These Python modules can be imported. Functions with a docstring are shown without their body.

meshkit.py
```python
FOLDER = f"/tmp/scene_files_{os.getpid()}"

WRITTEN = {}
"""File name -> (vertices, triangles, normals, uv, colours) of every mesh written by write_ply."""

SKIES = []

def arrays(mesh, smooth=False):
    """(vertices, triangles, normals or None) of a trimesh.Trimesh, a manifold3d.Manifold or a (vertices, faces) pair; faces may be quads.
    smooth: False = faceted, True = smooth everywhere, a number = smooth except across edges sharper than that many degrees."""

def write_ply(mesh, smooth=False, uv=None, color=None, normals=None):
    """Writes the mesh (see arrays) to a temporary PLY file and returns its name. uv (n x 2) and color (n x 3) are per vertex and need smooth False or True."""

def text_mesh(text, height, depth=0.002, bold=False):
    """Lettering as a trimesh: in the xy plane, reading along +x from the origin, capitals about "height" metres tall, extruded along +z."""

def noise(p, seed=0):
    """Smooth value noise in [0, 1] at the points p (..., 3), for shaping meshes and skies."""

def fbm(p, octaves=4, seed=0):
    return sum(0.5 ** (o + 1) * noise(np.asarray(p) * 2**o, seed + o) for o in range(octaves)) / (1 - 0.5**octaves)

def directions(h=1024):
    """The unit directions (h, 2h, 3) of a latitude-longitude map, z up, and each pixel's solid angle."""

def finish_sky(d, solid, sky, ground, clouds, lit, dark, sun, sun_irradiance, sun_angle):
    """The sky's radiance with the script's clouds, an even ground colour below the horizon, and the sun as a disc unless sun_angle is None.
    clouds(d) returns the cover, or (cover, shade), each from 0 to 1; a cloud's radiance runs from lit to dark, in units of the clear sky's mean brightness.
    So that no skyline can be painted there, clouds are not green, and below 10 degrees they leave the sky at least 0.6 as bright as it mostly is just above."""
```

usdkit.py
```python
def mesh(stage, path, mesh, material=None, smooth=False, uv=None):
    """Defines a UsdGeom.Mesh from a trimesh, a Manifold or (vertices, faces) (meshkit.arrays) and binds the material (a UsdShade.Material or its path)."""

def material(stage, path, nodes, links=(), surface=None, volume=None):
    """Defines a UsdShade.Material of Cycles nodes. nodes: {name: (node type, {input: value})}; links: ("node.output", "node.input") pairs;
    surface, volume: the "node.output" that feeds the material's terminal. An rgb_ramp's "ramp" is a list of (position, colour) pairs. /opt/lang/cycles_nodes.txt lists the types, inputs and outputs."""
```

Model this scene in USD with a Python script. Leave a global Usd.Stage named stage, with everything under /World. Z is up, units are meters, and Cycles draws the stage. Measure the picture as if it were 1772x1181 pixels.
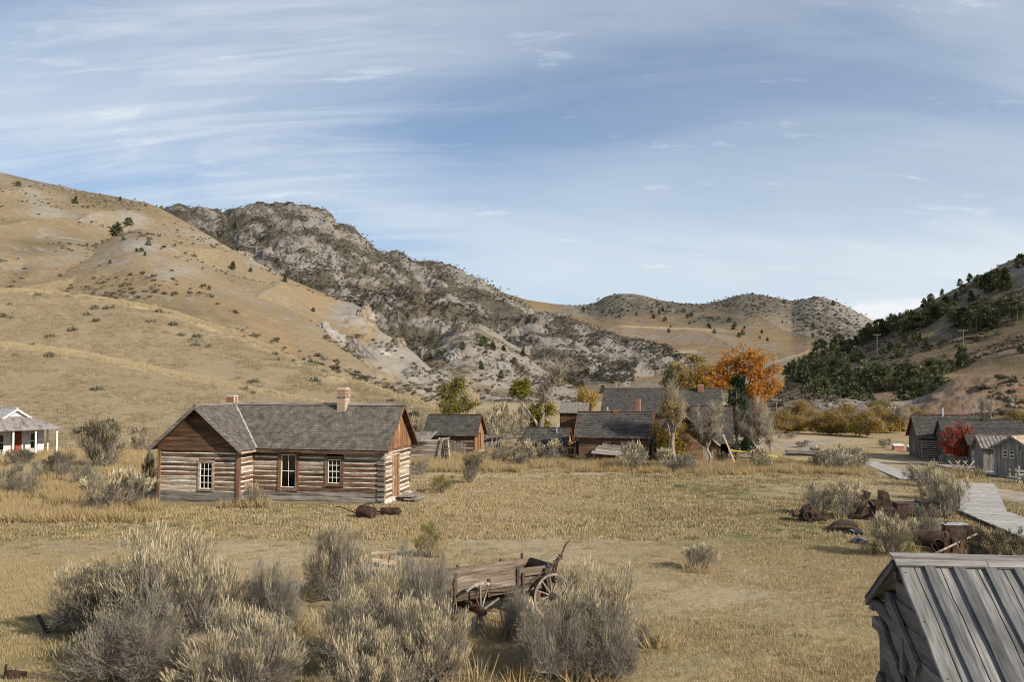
import math, random
import numpy as np
import trimesh
import usdkit, meshkit
from pxr import Usd, UsdGeom, UsdLux, UsdShade, Gf, Sdf, Vt

stage = Usd.Stage.CreateInMemory()
UsdGeom.SetStageUpAxis(stage, UsdGeom.Tokens.z)
UsdGeom.SetStageMetersPerUnit(stage, 1.0)
world = UsdGeom.Xform.Define(stage, '/World')
stage.SetDefaultPrim(world.GetPrim())
UsdGeom.Scope.Define(stage, '/World/Looks')

# ------------------------------------------------------------------ camera, sky, sun, exposure
FOC = 1475.0                     # focal length in photograph pixels (1772 wide)
CAM_H = 5.54
PITCH = math.atan((660 - 590.5) / FOC)
cam = UsdGeom.Camera.Define(stage, '/World/camera')
cam.CreateHorizontalApertureAttr(36.0)
cam.CreateVerticalApertureAttr(36.0 * 683 / 1024)
cam.CreateFocalLengthAttr(36.0 * FOC / 1772)
cam.CreateClippingRangeAttr(Gf.Vec2f(0.5, 12000))
cam.CreateExposureAttr(0.44)
cam.AddTranslateOp().Set(Gf.Vec3d(0, 0, CAM_H))
cam.AddRotateXOp().Set(90 + math.degrees(PITCH))

SUN_AZ = math.radians(36)        # from the right (+x) turned towards the viewer
SUN_EL = math.radians(30)
SUN = np.array([math.cos(SUN_AZ) * math.cos(SUN_EL), -math.sin(SUN_AZ) * math.cos(SUN_EL), math.sin(SUN_EL)])
SKY_STRENGTH = 0.07
SUN_INTENSITY = 1.2
sun = UsdLux.DistantLight.Define(stage, '/World/sun')
sun.CreateNormalizeAttr(True)
sun.CreateIntensityAttr(SUN_INTENSITY)
sun.CreateAngleAttr(0.6)
sun.CreateColorAttr(Gf.Vec3f(1.0, 0.90, 0.76))
sun.AddRotateZOp().Set(math.degrees(math.atan2(SUN[0], -SUN[1])))
sun.AddRotateXOp().Set(90 - math.degrees(SUN_EL))

def sky_material():
    n = {
        'tc': ('texture_coordinate', {}),
        'sky': ('sky_texture', {'sky_type': 'single_scattering', 'sun_disc': False, 'sun_elevation': SUN_EL,
                                'sun_rotation': math.atan2(SUN[0], SUN[1]), 'altitude': 1700.0,
                                'air_density': 1.0, 'aerosol_density': 1.0, 'ozone_density': 3.0}),
        'sep': ('separate_xyz', {}),
        'zz': ('math', {'math_type': 'add', 'value2': 0.30}),
        'px': ('math', {'math_type': 'divide'}), 'py': ('math', {'math_type': 'divide'}),
        'pl': ('combine_xyz', {'z': 0.0}),
        # thin veil in long bands, high cirrus streaks, little wisps, the cumulus bank behind the far hills
        'm1': ('mapping', {'rotation': (0, 0, 0.16), 'scale': (0.50, 0.95, 1), 'location': (1.3, 0.4, 0)}),
        'n1': ('noise_texture', {'scale': 1.9, 'detail': 6.0, 'roughness': 0.47, 'distortion': 0.6}),
        'r1': ('map_range', {'from_min': 0.30, 'from_max': 0.76, 'to_min': 0.0, 'to_max': 0.62, 'clamp': True}),
        'm2': ('mapping', {'rotation': (0, 0, -0.75), 'scale': (0.75, 6.0, 1), 'location': (0.2, 3.1, 0)}),
        'n2': ('noise_texture', {'scale': 2.4, 'detail': 9.0, 'roughness': 0.62, 'distortion': 0.9}),
        'r2': ('map_range', {'from_min': 0.45, 'from_max': 0.85, 'to_min': 0.0, 'to_max': 0.36, 'clamp': True}), 'wl': ('map_range', {'range_type': 'smoothstep', 'from_min': -0.22, 'from_max': 0.02, 'to_min': 1.0, 'to_max': 0.15, 'clamp': True}), 'wm': ('math', {'math_type': 'multiply'}),
        'm3': ('mapping', {'rotation': (0, 0, 0.0), 'scale': (1.5, 4.2, 1), 'location': (4.7, 1.9, 0)}),
        'n3': ('noise_texture', {'scale': 3.2, 'detail': 9.0, 'roughness': 0.6, 'distortion': 0.3}),
        'r3': ('map_range', {'from_min': 0.60, 'from_max': 0.80, 'to_min': 0.0, 'to_max': 0.4, 'clamp': True}),
        # haze of ice towards the horizon
        'rh': ('map_range', {'from_min': 0.06, 'from_max': 0.42, 'to_min': 0.30, 'to_max': 0.0, 'clamp': True}), 'rx': ('map_range', {'from_min': -0.45, 'from_max': 0.5, 'to_min': 0.05, 'to_max': 0.28, 'clamp': True}), 'ah': ('math', {'math_type': 'add'}),
        'mult': ('math', {'math_type': 'multiply_add', 'value2': 0.90}),
        'a1': ('math', {'math_type': 'add'}), 'a2': ('math', {'math_type': 'add'}),
        'a3': ('math', {'math_type': 'multiply'}), 'cl': ('clamp', {'min': 0.0, 'max': 0.93}),
        'sat': ('hsv', {'saturation': 1.25, 'value': 1.18}), 'mix': ('mix_color', {'b': (8.1, 8.8, 9.4), 'use_clamp': False}),
        'bg': ('background_shader', {'strength': SKY_STRENGTH}),
    }
    # cumulus bank: elevation below a noisy top, only over a stretch of the northern horizon
    n |= {
        'az': ('math', {'math_type': 'arctan2'}),
        'cm': ('mapping', {'scale': (9, 9, 16)}),
        'cn': ('noise_texture', {'scale': 3.0, 'detail': 8.0, 'roughness': 0.58}),
        'bx': ('map_range', {'range_type': 'smoothstep', 'from_min': 0.29, 'from_max': 0.40, 'to_min': 0.0, 'to_max': 0.092, 'clamp': True}),
        'bh': ('math', {'math_type': 'multiply_add', 'value2': 0.05, 'value3': 0.0}),
        'bt': ('math', {'math_type': 'add'}),
        'bd': ('math', {'math_type': 'subtract'}),
        'br': ('map_range', {'from_min': 0.024, 'from_max': 0.038, 'to_min': 0.0, 'to_max': 0.95, 'clamp': True}),
        'bs': ('map_range', {'from_min': 0.03, 'from_max': 0.085, 'to_min': 0.0, 'to_max': 1.0, 'clamp': True}),
        'bc': ('mix_color', {'a': (10.0, 10.2, 10.4), 'b': (6.4, 7.1, 8.3), 'use_clamp': False}),
        'mix2': ('mix_color', {'use_clamp': False}),
    }
    L = [('tc.generated', 'sep.vector'), ('sep.z', 'zz.value1'), ('sep.x', 'px.value1'), ('zz.value', 'px.value2'),
         ('sep.y', 'py.value1'), ('zz.value', 'py.value2'), ('px.value', 'pl.x'), ('py.value', 'pl.y'),
         ('pl.vector', 'm1.vector'), ('m1.vector', 'n1.vector'), ('n1.fac', 'r1.value'),
         ('pl.vector', 'm2.vector'), ('m2.vector', 'n2.vector'), ('n2.fac', 'r2.value'),
         ('pl.vector', 'm3.vector'), ('m3.vector', 'n3.vector'), ('n3.fac', 'r3.value'),
         ('sep.z', 'rh.value'), ('r1.result', 'mult.value1'), ('rh.result', 'ah.value1'), ('sep.x', 'rx.value'), ('rx.result', 'ah.value2'), ('ah.value', 'mult.value3'),
         ('mult.value', 'a1.value1'), ('r2.result', 'wm.value1'), ('sep.x', 'wl.value'), ('wl.result', 'wm.value2'), ('wm.value', 'a1.value2'), ('a1.value', 'a2.value1'), ('r3.result', 'a2.value2'),
         ('a2.value', 'cl.value'), ('cl.result', 'mix.fac'), ('sky.color', 'sat.color'), ('sat.color', 'mix.a'),
         ('sep.x', 'az.value1'), ('sep.y', 'az.value2'), ('az.value', 'bx.value'),
         ('tc.generated', 'cm.vector'), ('cm.vector', 'cn.vector'), ('cn.fac', 'bh.value1'),
         ('bx.result', 'bt.value1'), ('bh.value', 'bt.value2'), ('bt.value', 'bd.value1'), ('sep.z', 'bd.value2'),
         ('bd.value', 'br.value'), ('bd.value', 'bs.value'), ('bs.result', 'bc.fac'),
         ('br.result', 'mix2.fac'), ('mix.result', 'mix2.a'), ('bc.result', 'mix2.b'), ('mix2.result', 'bg.color')]
    return usdkit.material(stage, '/World/Looks/sky', n, L, surface='bg.background')
dome = UsdLux.DomeLight.Define(stage, '/World/sky')
dome.CreateIntensityAttr(1.0)
UsdShade.MaterialBindingAPI.Apply(dome.GetPrim()).Bind(sky_material())
dome.GetPrim().SetCustomDataByKey('kind', 'structure')

# ------------------------------------------------------------------ helpers
RNG = np.random.default_rng(7)
def S(x, a=0.0, b=1.0):
    t = np.clip((np.asarray(x, float) - a) / (b - a), 0, 1)
    return t * t * (3 - 2 * t)
def fbm(p, octaves=4, seed=0): return meshkit.fbm(np.asarray(p, float), octaves, seed)
def fbm2(x, y, sc, octaves=4, seed=0):
    x = np.asarray(x, float); y = np.asarray(y, float)
    return meshkit.fbm(np.stack([x / sc, y / sc, np.zeros_like(x) + seed * 3.7], -1), octaves, seed)
_c, _s = math.cos(PITCH), math.sin(PITCH)
def ray(px, py):
    """world direction (with forward y = 1) of a photograph position: used once to survey where a thing stands"""
    u, v = (np.asarray(px, float) - 886) / FOC, (590.5 - np.asarray(py, float)) / FOC
    y = _c - v * _s; z = _s + v * _c
    return u / y, z / y
def P(px, py, d):
    u, w = ray(px, py)
    return np.array([u * d, d, CAM_H + w * d])
def px_of(p):
    p = np.asarray(p, float)
    x, y, z = p[..., 0], p[..., 1], p[..., 2] - CAM_H
    f = y * _c + z * _s; v = -y * _s + z * _c
    return 886 + FOC * x / f, 590.5 - FOC * v / f
def gz(x, y):
    """height of the valley floor"""
    x = np.asarray(x, float); y = np.asarray(y, float)
    z = 0.42 * (1 - S(y, 17, 31))
    z = z - 0.85 * S(x, -4, 38) * S(y, 40, 75) - 0.35 * S(x, 5, 30) * S(y, 25, 60)
    z = z + 0.10 * (fbm2(x, y, 9.0, 3, 1) - 0.5) + 0.6 * (fbm2(x, y, 60.0, 2, 2) - 0.5) * S(np.hypot(x, y), 70, 160)
    return z
def G(px, py):
    u, w = ray(px, py)
    d = 30.0
    for _ in range(60):
        d = 0.5 * d + 0.5 * (float(gz(u * d, d)) - CAM_H) / w
    return np.array([u * d, d, float(gz(u * d, d))])
def atd(px, d):
    """ground point at forward distance d below column px"""
    x = (px - 886) / FOC * d
    return np.array([x, d, float(gz(x, d))])

_names = {}
def numbered(parent, name):
    k = (parent, name); n = _names.get(k, 0); _names[k] = n + 1
    return name if n == 0 else f'{name}_{n:03d}'
def cd(prim, **kw):
    for k, v in kw.items():
        if v is not None: prim.SetCustomDataByKey(k, v)
def pathof(parent): return '/World' if parent is None else str(parent.GetPath())
def obj(name, mesh, mat, parent=None, smooth=False, label=None, cat=None, group=None, kind=None):
    pp = pathof(parent)
    m = usdkit.mesh(stage, f'{pp}/{numbered(pp, name)}', mesh, mat, smooth=smooth)
    cd(m.GetPrim(), label=label, category=cat, group=group, kind=kind)
    return m.GetPrim()
def thing(name, loc, rz=0.0, label=None, cat=None, group=None, kind=None, scale=None, tilt=None):
    x = UsdGeom.Xform.Define(stage, f'/World/{numbered("/World", name)}')
    x.AddTranslateOp().Set(Gf.Vec3d(*map(float, loc)))
    if rz or tilt: x.AddRotateZOp().Set(float(rz))
    if tilt: x.AddRotateXYZOp().Set(Gf.Vec3f(*tilt))
    if scale is not None: x.AddScaleOp().Set(Gf.Vec3f(*np.broadcast_to(np.asarray(scale, float), 3).tolist()))
    cd(x.GetPrim(), label=label, category=cat, group=group, kind=kind)
    return x.GetPrim()
stage.CreateClassPrim('/Protos')
def proto(name):
    return UsdGeom.Xform.Define(stage, f'/Protos/{name}').GetPrim()
def place(pr, name, loc, rz, scale, label, cat, group=None, tilt=None):
    t = thing(name, loc, rz, label, cat, group, scale=scale, tilt=tilt)
    t.GetReferences().AddInternalReference(pr.GetPath()); t.SetInstanceable(True)
    return t

# ---- mesh pieces: everything is (vertices, triangles)
BOXF = np.array([[0,2,1],[0,3,2],[4,5,6],[4,6,7],[0,1,5],[0,5,4],[1,2,6],[1,6,5],[2,3,7],[2,7,6],[3,0,4],[3,4,7]])
def box(x0, x1, y0, y1, z0, z1):
    return np.array([[x0,y0,z0],[x1,y0,z0],[x1,y1,z0],[x0,y1,z0],[x0,y0,z1],[x1,y0,z1],[x1,y1,z1],[x0,y1,z1]], float), BOXF
def cbox(c, s): return box(c[0]-s[0]/2, c[0]+s[0]/2, c[1]-s[1]/2, c[1]+s[1]/2, c[2]-s[2]/2, c[2]+s[2]/2)
def hexa(pts): return np.asarray(pts, float), BOXF
def join(ms):
    V, F, n = [], [], 0
    for v, f in ms:
        V.append(v); F.append(f + n); n += len(v)
    return np.vstack(V), np.vstack(F)
def moved(m, R=None, t=None):
    v, f = m
    v = np.asarray(v, float)
    if R is not None: v = v @ np.asarray(R).T
    if t is not None: v = v + np.asarray(t, float)
    return v, f
def rotz(a): c, s = math.cos(a), math.sin(a); return np.array([[c,-s,0],[s,c,0],[0,0,1.0]])
def rotx(a): c, s = math.cos(a), math.sin(a); return np.array([[1.0,0,0],[0,c,-s],[0,s,c]])
def roty(a): c, s = math.cos(a), math.sin(a); return np.array([[c,0,s],[0,1.0,0],[-s,0,c]])
def frame(d, up=(0, 0, 1)):
    d = np.asarray(d, float); d = d / np.linalg.norm(d)
    up = np.asarray(up, float)
    if abs(d @ up) > 0.97: up = np.array([1.0, 0, 0]) if abs(d[0]) < 0.9 else np.array([0, 1.0, 0])
    s = np.cross(up, d); s /= np.linalg.norm(s)
    return d, s, np.cross(d, s)
def bar(a, b, w, h, up=(0, 0, 1), taper=1.0):
    """rectangular bar from a to b: w sideways, h along up"""
    a, b = np.asarray(a, float), np.asarray(b, float)
    d, s, u = frame(b - a, up)
    q = [(-1,-1),(1,-1),(1,1),(-1,1)]
    v = [a + s*w/2*i + u*h/2*j for i, j in q] + [b + s*w/2*i*taper + u*h/2*j*taper for i, j in q]
    return np.array(v), np.array([[0,1,2],[0,2,3],[4,6,5],[4,7,6],[0,5,1],[0,4,5],[1,6,2],[1,5,6],[2,7,3],[2,6,7],[3,4,0],[3,7,4]])
def tube(pts, r, sides=6, caps=True):
    p = np.asarray(pts, float); n = len(p)
    r = np.broadcast_to(np.asarray(r, float), (n,))
    t = np.gradient(p, axis=0); t /= np.linalg.norm(t, axis=1, keepdims=True) + 1e-12
    ref = np.array([0, 0, 1.0]) if abs(t[:, 2]).mean() < 0.9 else np.array([1.0, 0, 0])
    a = np.cross(t, ref); a /= np.linalg.norm(a, axis=1, keepdims=True) + 1e-12
    b = np.cross(t, a); ang = np.arange(sides) * 2 * np.pi / sides
    v = (p[:, None] + r[:, None, None] * (np.cos(ang)[None, :, None] * a[:, None] + np.sin(ang)[None, :, None] * b[:, None])).reshape(-1, 3)
    i, j = np.meshgrid(np.arange(n - 1), np.arange(sides), indexing='ij')
    k = (j + 1) % sides
    q = np.stack([i*sides+j, i*sides+k, (i+1)*sides+k, (i+1)*sides+j], -1).reshape(-1, 4)
    f = np.vstack([q[:, [0,1,2]], q[:, [0,2,3]]])
    if caps:
        f = np.vstack([f, [[0, x + 1, x] for x in range(1, sides - 1)], [[(n-1)*sides, (n-1)*sides + x, (n-1)*sides + x + 1] for x in range(1, sides - 1)]])
    return v, f
def ring(c, R, r, n=24, sides=6, axis='y', a0=0.0, a1=2*math.pi, sq=None):
    """torus section; sq=(w,h) gives a rectangular section"""
    full = abs(a1 - a0 - 2*math.pi) < 1e-6
    A = np.linspace(a0, a1, n, endpoint=not full)
    if sq: prof = np.array([(-sq[1]/2, -sq[0]/2), (sq[1]/2, -sq[0]/2), (sq[1]/2, sq[0]/2), (-sq[1]/2, sq[0]/2)]); sides = 4
    else: th = np.arange(sides)*2*np.pi/sides; prof = np.stack([np.cos(th)*r, np.sin(th)*r], -1)
    V = []
    for a in A:
        for q, w in prof:
            x, z, y = (R+q)*math.cos(a), (R+q)*math.sin(a), w
            V.append((x, y, z) if axis == 'y' else ((y, x, z) if axis == 'x' else (x, z, y)))
    V = np.array(V) + np.asarray(c, float)
    F = []
    for i in range(n if full else n-1):
        for j in range(sides):
            a, b, c2, d = i*sides+j, i*sides+(j+1) % sides, ((i+1) % n)*sides+(j+1) % sides, ((i+1) % n)*sides+j
            F += [[a,b,c2],[a,c2,d]]
    return V, np.array(F)
def plate(poly, y0, y1, plane='xz'):
    """extruded polygon (convex or fan-able from its centroid)"""
    poly = np.asarray(poly, float); n = len(poly); c = poly.mean(0)
    def lift(p, t):
        return {'xz': (p[0], t, p[1]), 'yz': (t, p[0], p[1]), 'xy': (p[0], p[1], t)}[plane]
    V = [lift(p, y0) for p in poly] + [lift(p, y1) for p in poly] + [lift(c, y0), lift(c, y1)]
    F = []
    for i in range(n):
        j = (i+1) % n
        F += [[i, j, n+j], [i, n+j, n+i], [2*n, j, i], [2*n+1, n+i, n+j]]
    return np.array(V), np.array(F)
def gridmesh(Pn):
    """(n, m, 3) points to triangles"""
    n, m = Pn.shape[:2]
    i, j = np.meshgrid(np.arange(n-1), np.arange(m-1), indexing='ij')
    a = i*m+j; b = a+1; c = a+m+1; d = a+m
    return Pn.reshape(-1, 3), np.vstack([np.stack([a,b,c], -1).reshape(-1, 3), np.stack([a,c,d], -1).reshape(-1, 3)])
def primvar(prim, name, arr):
    a = np.asarray(arr, np.float32)
    UsdGeom.PrimvarsAPI(prim).CreatePrimvar(name, Sdf.ValueTypeNames.Color3fArray, 'vertex').Set(Vt.Vec3fArray.FromNumpy(a))

# ------------------------------------------------------------------ materials
def mat(name, nodes, links, surface='p.BSDF'):
    return usdkit.material(stage, f'/World/Looks/{name}', nodes, links, surface=surface)
def flat(name, col, rough=0.7, spec=0.3, metal=0.0):
    return mat(name, {'p': ('principled_bsdf', {'base_color': col, 'roughness': rough, 'specular_ior_level': spec, 'metallic': metal})}, [])
def mottled(name, cols, scale=4.0, stretch=(1, 1, 1), rough=0.85, bump=0.3, fine=30.0, dist=0.02, detail=5.0, vary=0.25, lo=0.3, hi=0.7, spec=0.2):
    """colour ramp over stretched noise in the piece's own coordinates, a fine second grain, per-piece variation, bump"""
    k = len(cols)
    ramp = [(lo + (hi-lo)*i/(k-1), c) for i, c in enumerate(cols)]
    n = {'tc': ('texture_coordinate', {}), 'oi': ('object_info', {}),
         'off': ('vector_math', {'math_type': 'scale', 'scale': 13.0}), 'cmb': ('combine_xyz', {}),
         'ad': ('vector_math', {'math_type': 'add'}),
         'mp': ('mapping', {'scale': stretch}), 'n': ('noise_texture', {'scale': scale, 'detail': detail, 'roughness': 0.6}),
         'r': ('rgb_ramp', {'ramp': ramp}),
         'n2': ('noise_texture', {'scale': fine, 'detail': 3.0, 'roughness': 0.6}),
         'r2': ('map_range', {'from_min': 0.3, 'from_max': 0.7, 'to_min': 0.72, 'to_max': 1.18, 'clamp': True}),
         'rv': ('map_range', {'from_min': 0.0, 'from_max': 1.0, 'to_min': 1-vary, 'to_max': 1+vary}),
         'mu': ('math', {'math_type': 'multiply'}),
         'hs': ('vector_math', {'math_type': 'scale'}),
         'b': ('bump', {'strength': bump, 'distance': dist}),
         'p': ('principled_bsdf', {'roughness': rough, 'specular_ior_level': spec})}
    L = [('oi.random', 'cmb.x'), ('oi.random', 'cmb.y'), ('oi.random', 'cmb.z'), ('cmb.vector', 'off.vector1'),
         ('tc.object', 'ad.vector1'), ('off.vector', 'ad.vector2'), ('ad.vector', 'mp.vector'), ('mp.vector', 'n.vector'), ('mp.vector', 'n2.vector'),
         ('n.fac', 'r.fac'), ('n2.fac', 'r2.value'), ('oi.random', 'rv.value'), ('r2.result', 'mu.value1'), ('rv.result', 'mu.value2'),
         ('r.color', 'hs.vector1'), ('mu.value', 'hs.scale'), ('hs.vector', 'p.base_color'),
         ('n2.fac', 'b.height'), ('b.normal', 'p.normal')]
    return mat(name, n, L)
def wood(name, cols, axis, **kw):
    st = {'x': (0.10, 1, 1), 'y': (1, 0.10, 1), 'z': (1, 1, 0.10)}[axis]
    kw = {'scale': 9.0, 'fine': 45.0, 'bump': 0.5, 'dist': 0.01, **kw}
    return mottled(name, cols, stretch=st, **kw)
def leafmat(name, cols, trans=0.3, vary=0.2, rough=0.7):
    """leaf: diffuse plus translucent, tone varies by island and object"""
    k = len(cols)
    n = {'g': ('geometry', {}), 'oi': ('object_info', {}), 'r': ('rgb_ramp', {'ramp': [(i/(k-1), c) for i, c in enumerate(cols)]}),
         'rv': ('map_range', {'from_min': 0.0, 'from_max': 1.0, 'to_min': 1-vary, 'to_max': 1+vary}),
         'hs': ('vector_math', {'math_type': 'scale'}),
         'p': ('principled_bsdf', {'roughness': rough, 'specular_ior_level': 0.15}),
         't': ('translucent_bsdf', {}), 'm': ('mix_closure', {'fac': trans})}
    L = [('g.random_per_island', 'r.fac'), ('oi.random', 'rv.value'), ('r.color', 'hs.vector1'), ('rv.result', 'hs.scale'),
         ('hs.vector', 'p.base_color'), ('hs.vector', 't.color'), ('p.BSDF', 'm.closure1'), ('t.BSDF', 'm.closure2')]
    return mat(name, n, L, 'm.closure')
# ------------------------------------------------------------------ ground and hills
def earth_material(name, tan, dark, rock, soil, green, sc=1.0, speck=0.0, bump=0.6, fine=1.2, grass=0.5, dist=0.25):
    """zone primvar: r = rock, g = bare soil, b = green / shrub tint. Colours are the surfaces' own, but on the swells they also carry painted shade."""
    n = {'g': ('geometry', {}), 'z': ('attribute', {'attribute': 'zone'}), 'zs': ('separate_color', {}),
         'n1': ('noise_texture', {'scale': 0.045*sc, 'detail': 6.0, 'roughness': 0.6}),
         'n2': ('noise_texture', {'scale': fine, 'detail': 5.0, 'roughness': 0.65}),
         'n3': ('noise_texture', {'scale': 0.35*sc, 'detail': 8.0, 'roughness': 0.65}),
         'v': ('voronoi_texture', {'scale': 0.28*sc, 'randomness': 1.0}),
         'c1': ('mix_color', {'a': tan, 'b': dark}), 'r1': ('map_range', {'from_min': 0.35, 'from_max': 0.65, 'clamp': True}),
         'c2': ('mix_color', {'blend_type': 'multiply', 'fac': 1.0}),
         'gr': ('rgb_ramp', {'ramp': [(0.28, (1-grass,)*3), (0.5, (0.95, 0.95, 0.95)), (0.72, (1.18, 1.16, 1.10))]}),
         'cs': ('mix_color', {'b': soil}), 'cg': ('mix_color', {'b': green}),
         'rk': ('mix_color', {'a': rock, 'b': tuple(0.55*x for x in rock)}), 'cr': ('mix_color', {}),
         'sm': ('math', {'math_type': 'multiply_add', 'value2': 0.9}), 'sa': ('map_range', {'from_min': 0.64, 'from_max': 0.82, 'clamp': True}),
         'gm': ('math', {'math_type': 'multiply_add', 'value2': 0.9}), 'ga': ('map_range', {'from_min': 0.62, 'from_max': 0.95, 'clamp': True}),
         'rm': ('math', {'math_type': 'multiply_add', 'value2': 0.8}), 'ra': ('map_range', {'from_min': 0.66, 'from_max': 0.80, 'clamp': True}),
         'b': ('bump', {'strength': bump, 'distance': dist}),
         'p': ('principled_bsdf', {'roughness': 0.95, 'specular_ior_level': 0.05})}
    L = [('g.position', 'n1.vector'), ('g.position', 'n2.vector'), ('g.position', 'n3.vector'), ('g.position', 'v.vector'),
         ('z.color', 'zs.color'), ('n1.fac', 'r1.value'), ('r1.result', 'c1.fac'),
         ('n2.fac', 'gr.fac'), ('c1.result', 'c2.a'), ('gr.color', 'c2.b'),
         ('n3.fac', 'sm.value1'), ('zs.g', 'sm.value3'), ('sm.value', 'sa.value'), ('sa.result', 'cs.fac'), ('c2.result', 'cs.a'),
         ('n3.fac', 'gm.value1'), ('zs.b', 'gm.value3'), ('gm.value', 'ga.value'), ('ga.result', 'cg.fac'), ('cs.result', 'cg.a'),
         ('n3.fac', 'rm.value1'), ('zs.r', 'rm.value3'), ('rm.value', 'ra.value'), ('ra.result', 'cr.fac'), ('cg.result', 'cr.a'),
         ('n2.fac', 'rk.fac'), ('rk.result', 'cr.b'), ('cr.result', 'p.base_color'),
         ('n2.fac', 'b.height'), ('b.normal', 'p.normal')]
    return mat(name, n, L)

TAN = (0.37, 0.27, 0.135)
M_ground = earth_material('meadow', (0.355, 0.275, 0.155), (0.265, 0.205, 0.11), (0.40, 0.37, 0.32), (0.36, 0.29, 0.195), (0.135, 0.128, 0.052), sc=2.2, fine=5.0, bump=0.9, grass=0.42, dist=0.08)

def ground():
    r = np.concatenate([np.linspace(1.5, 14, 12), np.geomspace(14.6, 110, 210), np.geomspace(113, 6000, 60)])
    a = np.concatenate([np.linspace(-180, -42, 36), np.linspace(-40, 40, 300), np.linspace(42, 180, 36)])
    A, R = np.meshgrid(np.radians(a), r, indexing='ij')
    x, y = R*np.sin(A), R*np.cos(A)
    z = gz(x, y)
    z = z + (0.05*(fbm2(x, y, 0.9, 3, 5)-0.5)) * (1-S(R, 60, 120))
    v, f = gridmesh(np.stack([x, y, z], -1))
    f = f[:, ::-1]
    p = obj('ground', (v, f), M_ground, smooth=True, kind='structure')
    X, Y = v[:, 0], v[:, 1]
    soil = 0.62*fbm2(X, Y, 7.0, 4, 11)
    px, py = px_of(v)
    # trodden pale band across the meadow, path past the cabin, bare patches by the cabin
    band = np.exp(-((Y-50.5-0.06*X-1.0*np.sin(X/5))/0.9)**2)*S(X, -6, 0)*(1-S(X, 24, 32))
    path = np.exp(-((Y-34.0+0.35*(X+3)+1.5*np.sin(X/4))/3.2)**2)*S(X, -10, -4)*(1-S(X, 7, 16))
    path2 = np.exp(-((X+1.5+0.22*(Y-40))/1.6)**2)*S(Y, 34, 39)*(1-S(Y, 48, 58))
    left = np.exp(-((Y-29.0-0.02*X)/1.8)**2)*(1-S(X, -8, -2))
    left2 = np.exp(-((Y-35.0)/0.5)**2)*(1-S(X, -10, -8))*S(X, -22, -16) + np.exp(-(((X+13.6)/1.4)**2+((Y-37.2)/0.35)**2))
    soil = soil - 0.05 + 0.42*band + 0.08*path + 0.36*path2 + 0.07*left + 0.5*left2
    # cut grass is shorter and paler inside the meadow; greener in hollows, behind bushes, along the cabin
    green = 0.50*fbm2(X, Y, 11.0, 4, 23)
    green = green + 0.30*np.exp(-(((X+10)/4.5)**2+((Y-37.9)/0.9)**2)) + 0.22*np.exp(-(((X-10)/6)**2+((Y-29)/5)**2)) + 0.25*np.exp(-(((X+1)/3.5)**2+((Y-16.5)/2.0)**2)) \
        + 0.28*np.exp(-(((X+9)/4)**2+((Y-19)/3.5)**2)) + 0.08*S(X, 12, 26) - 0.35*S(Y, 52, 75)
    green = green - 0.6*np.clip(soil-0.36, 0, 1)
    primvar(p, 'zone', np.clip(np.stack([0*soil, soil-0.02, green], -1), 0, 1))
ground()

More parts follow.
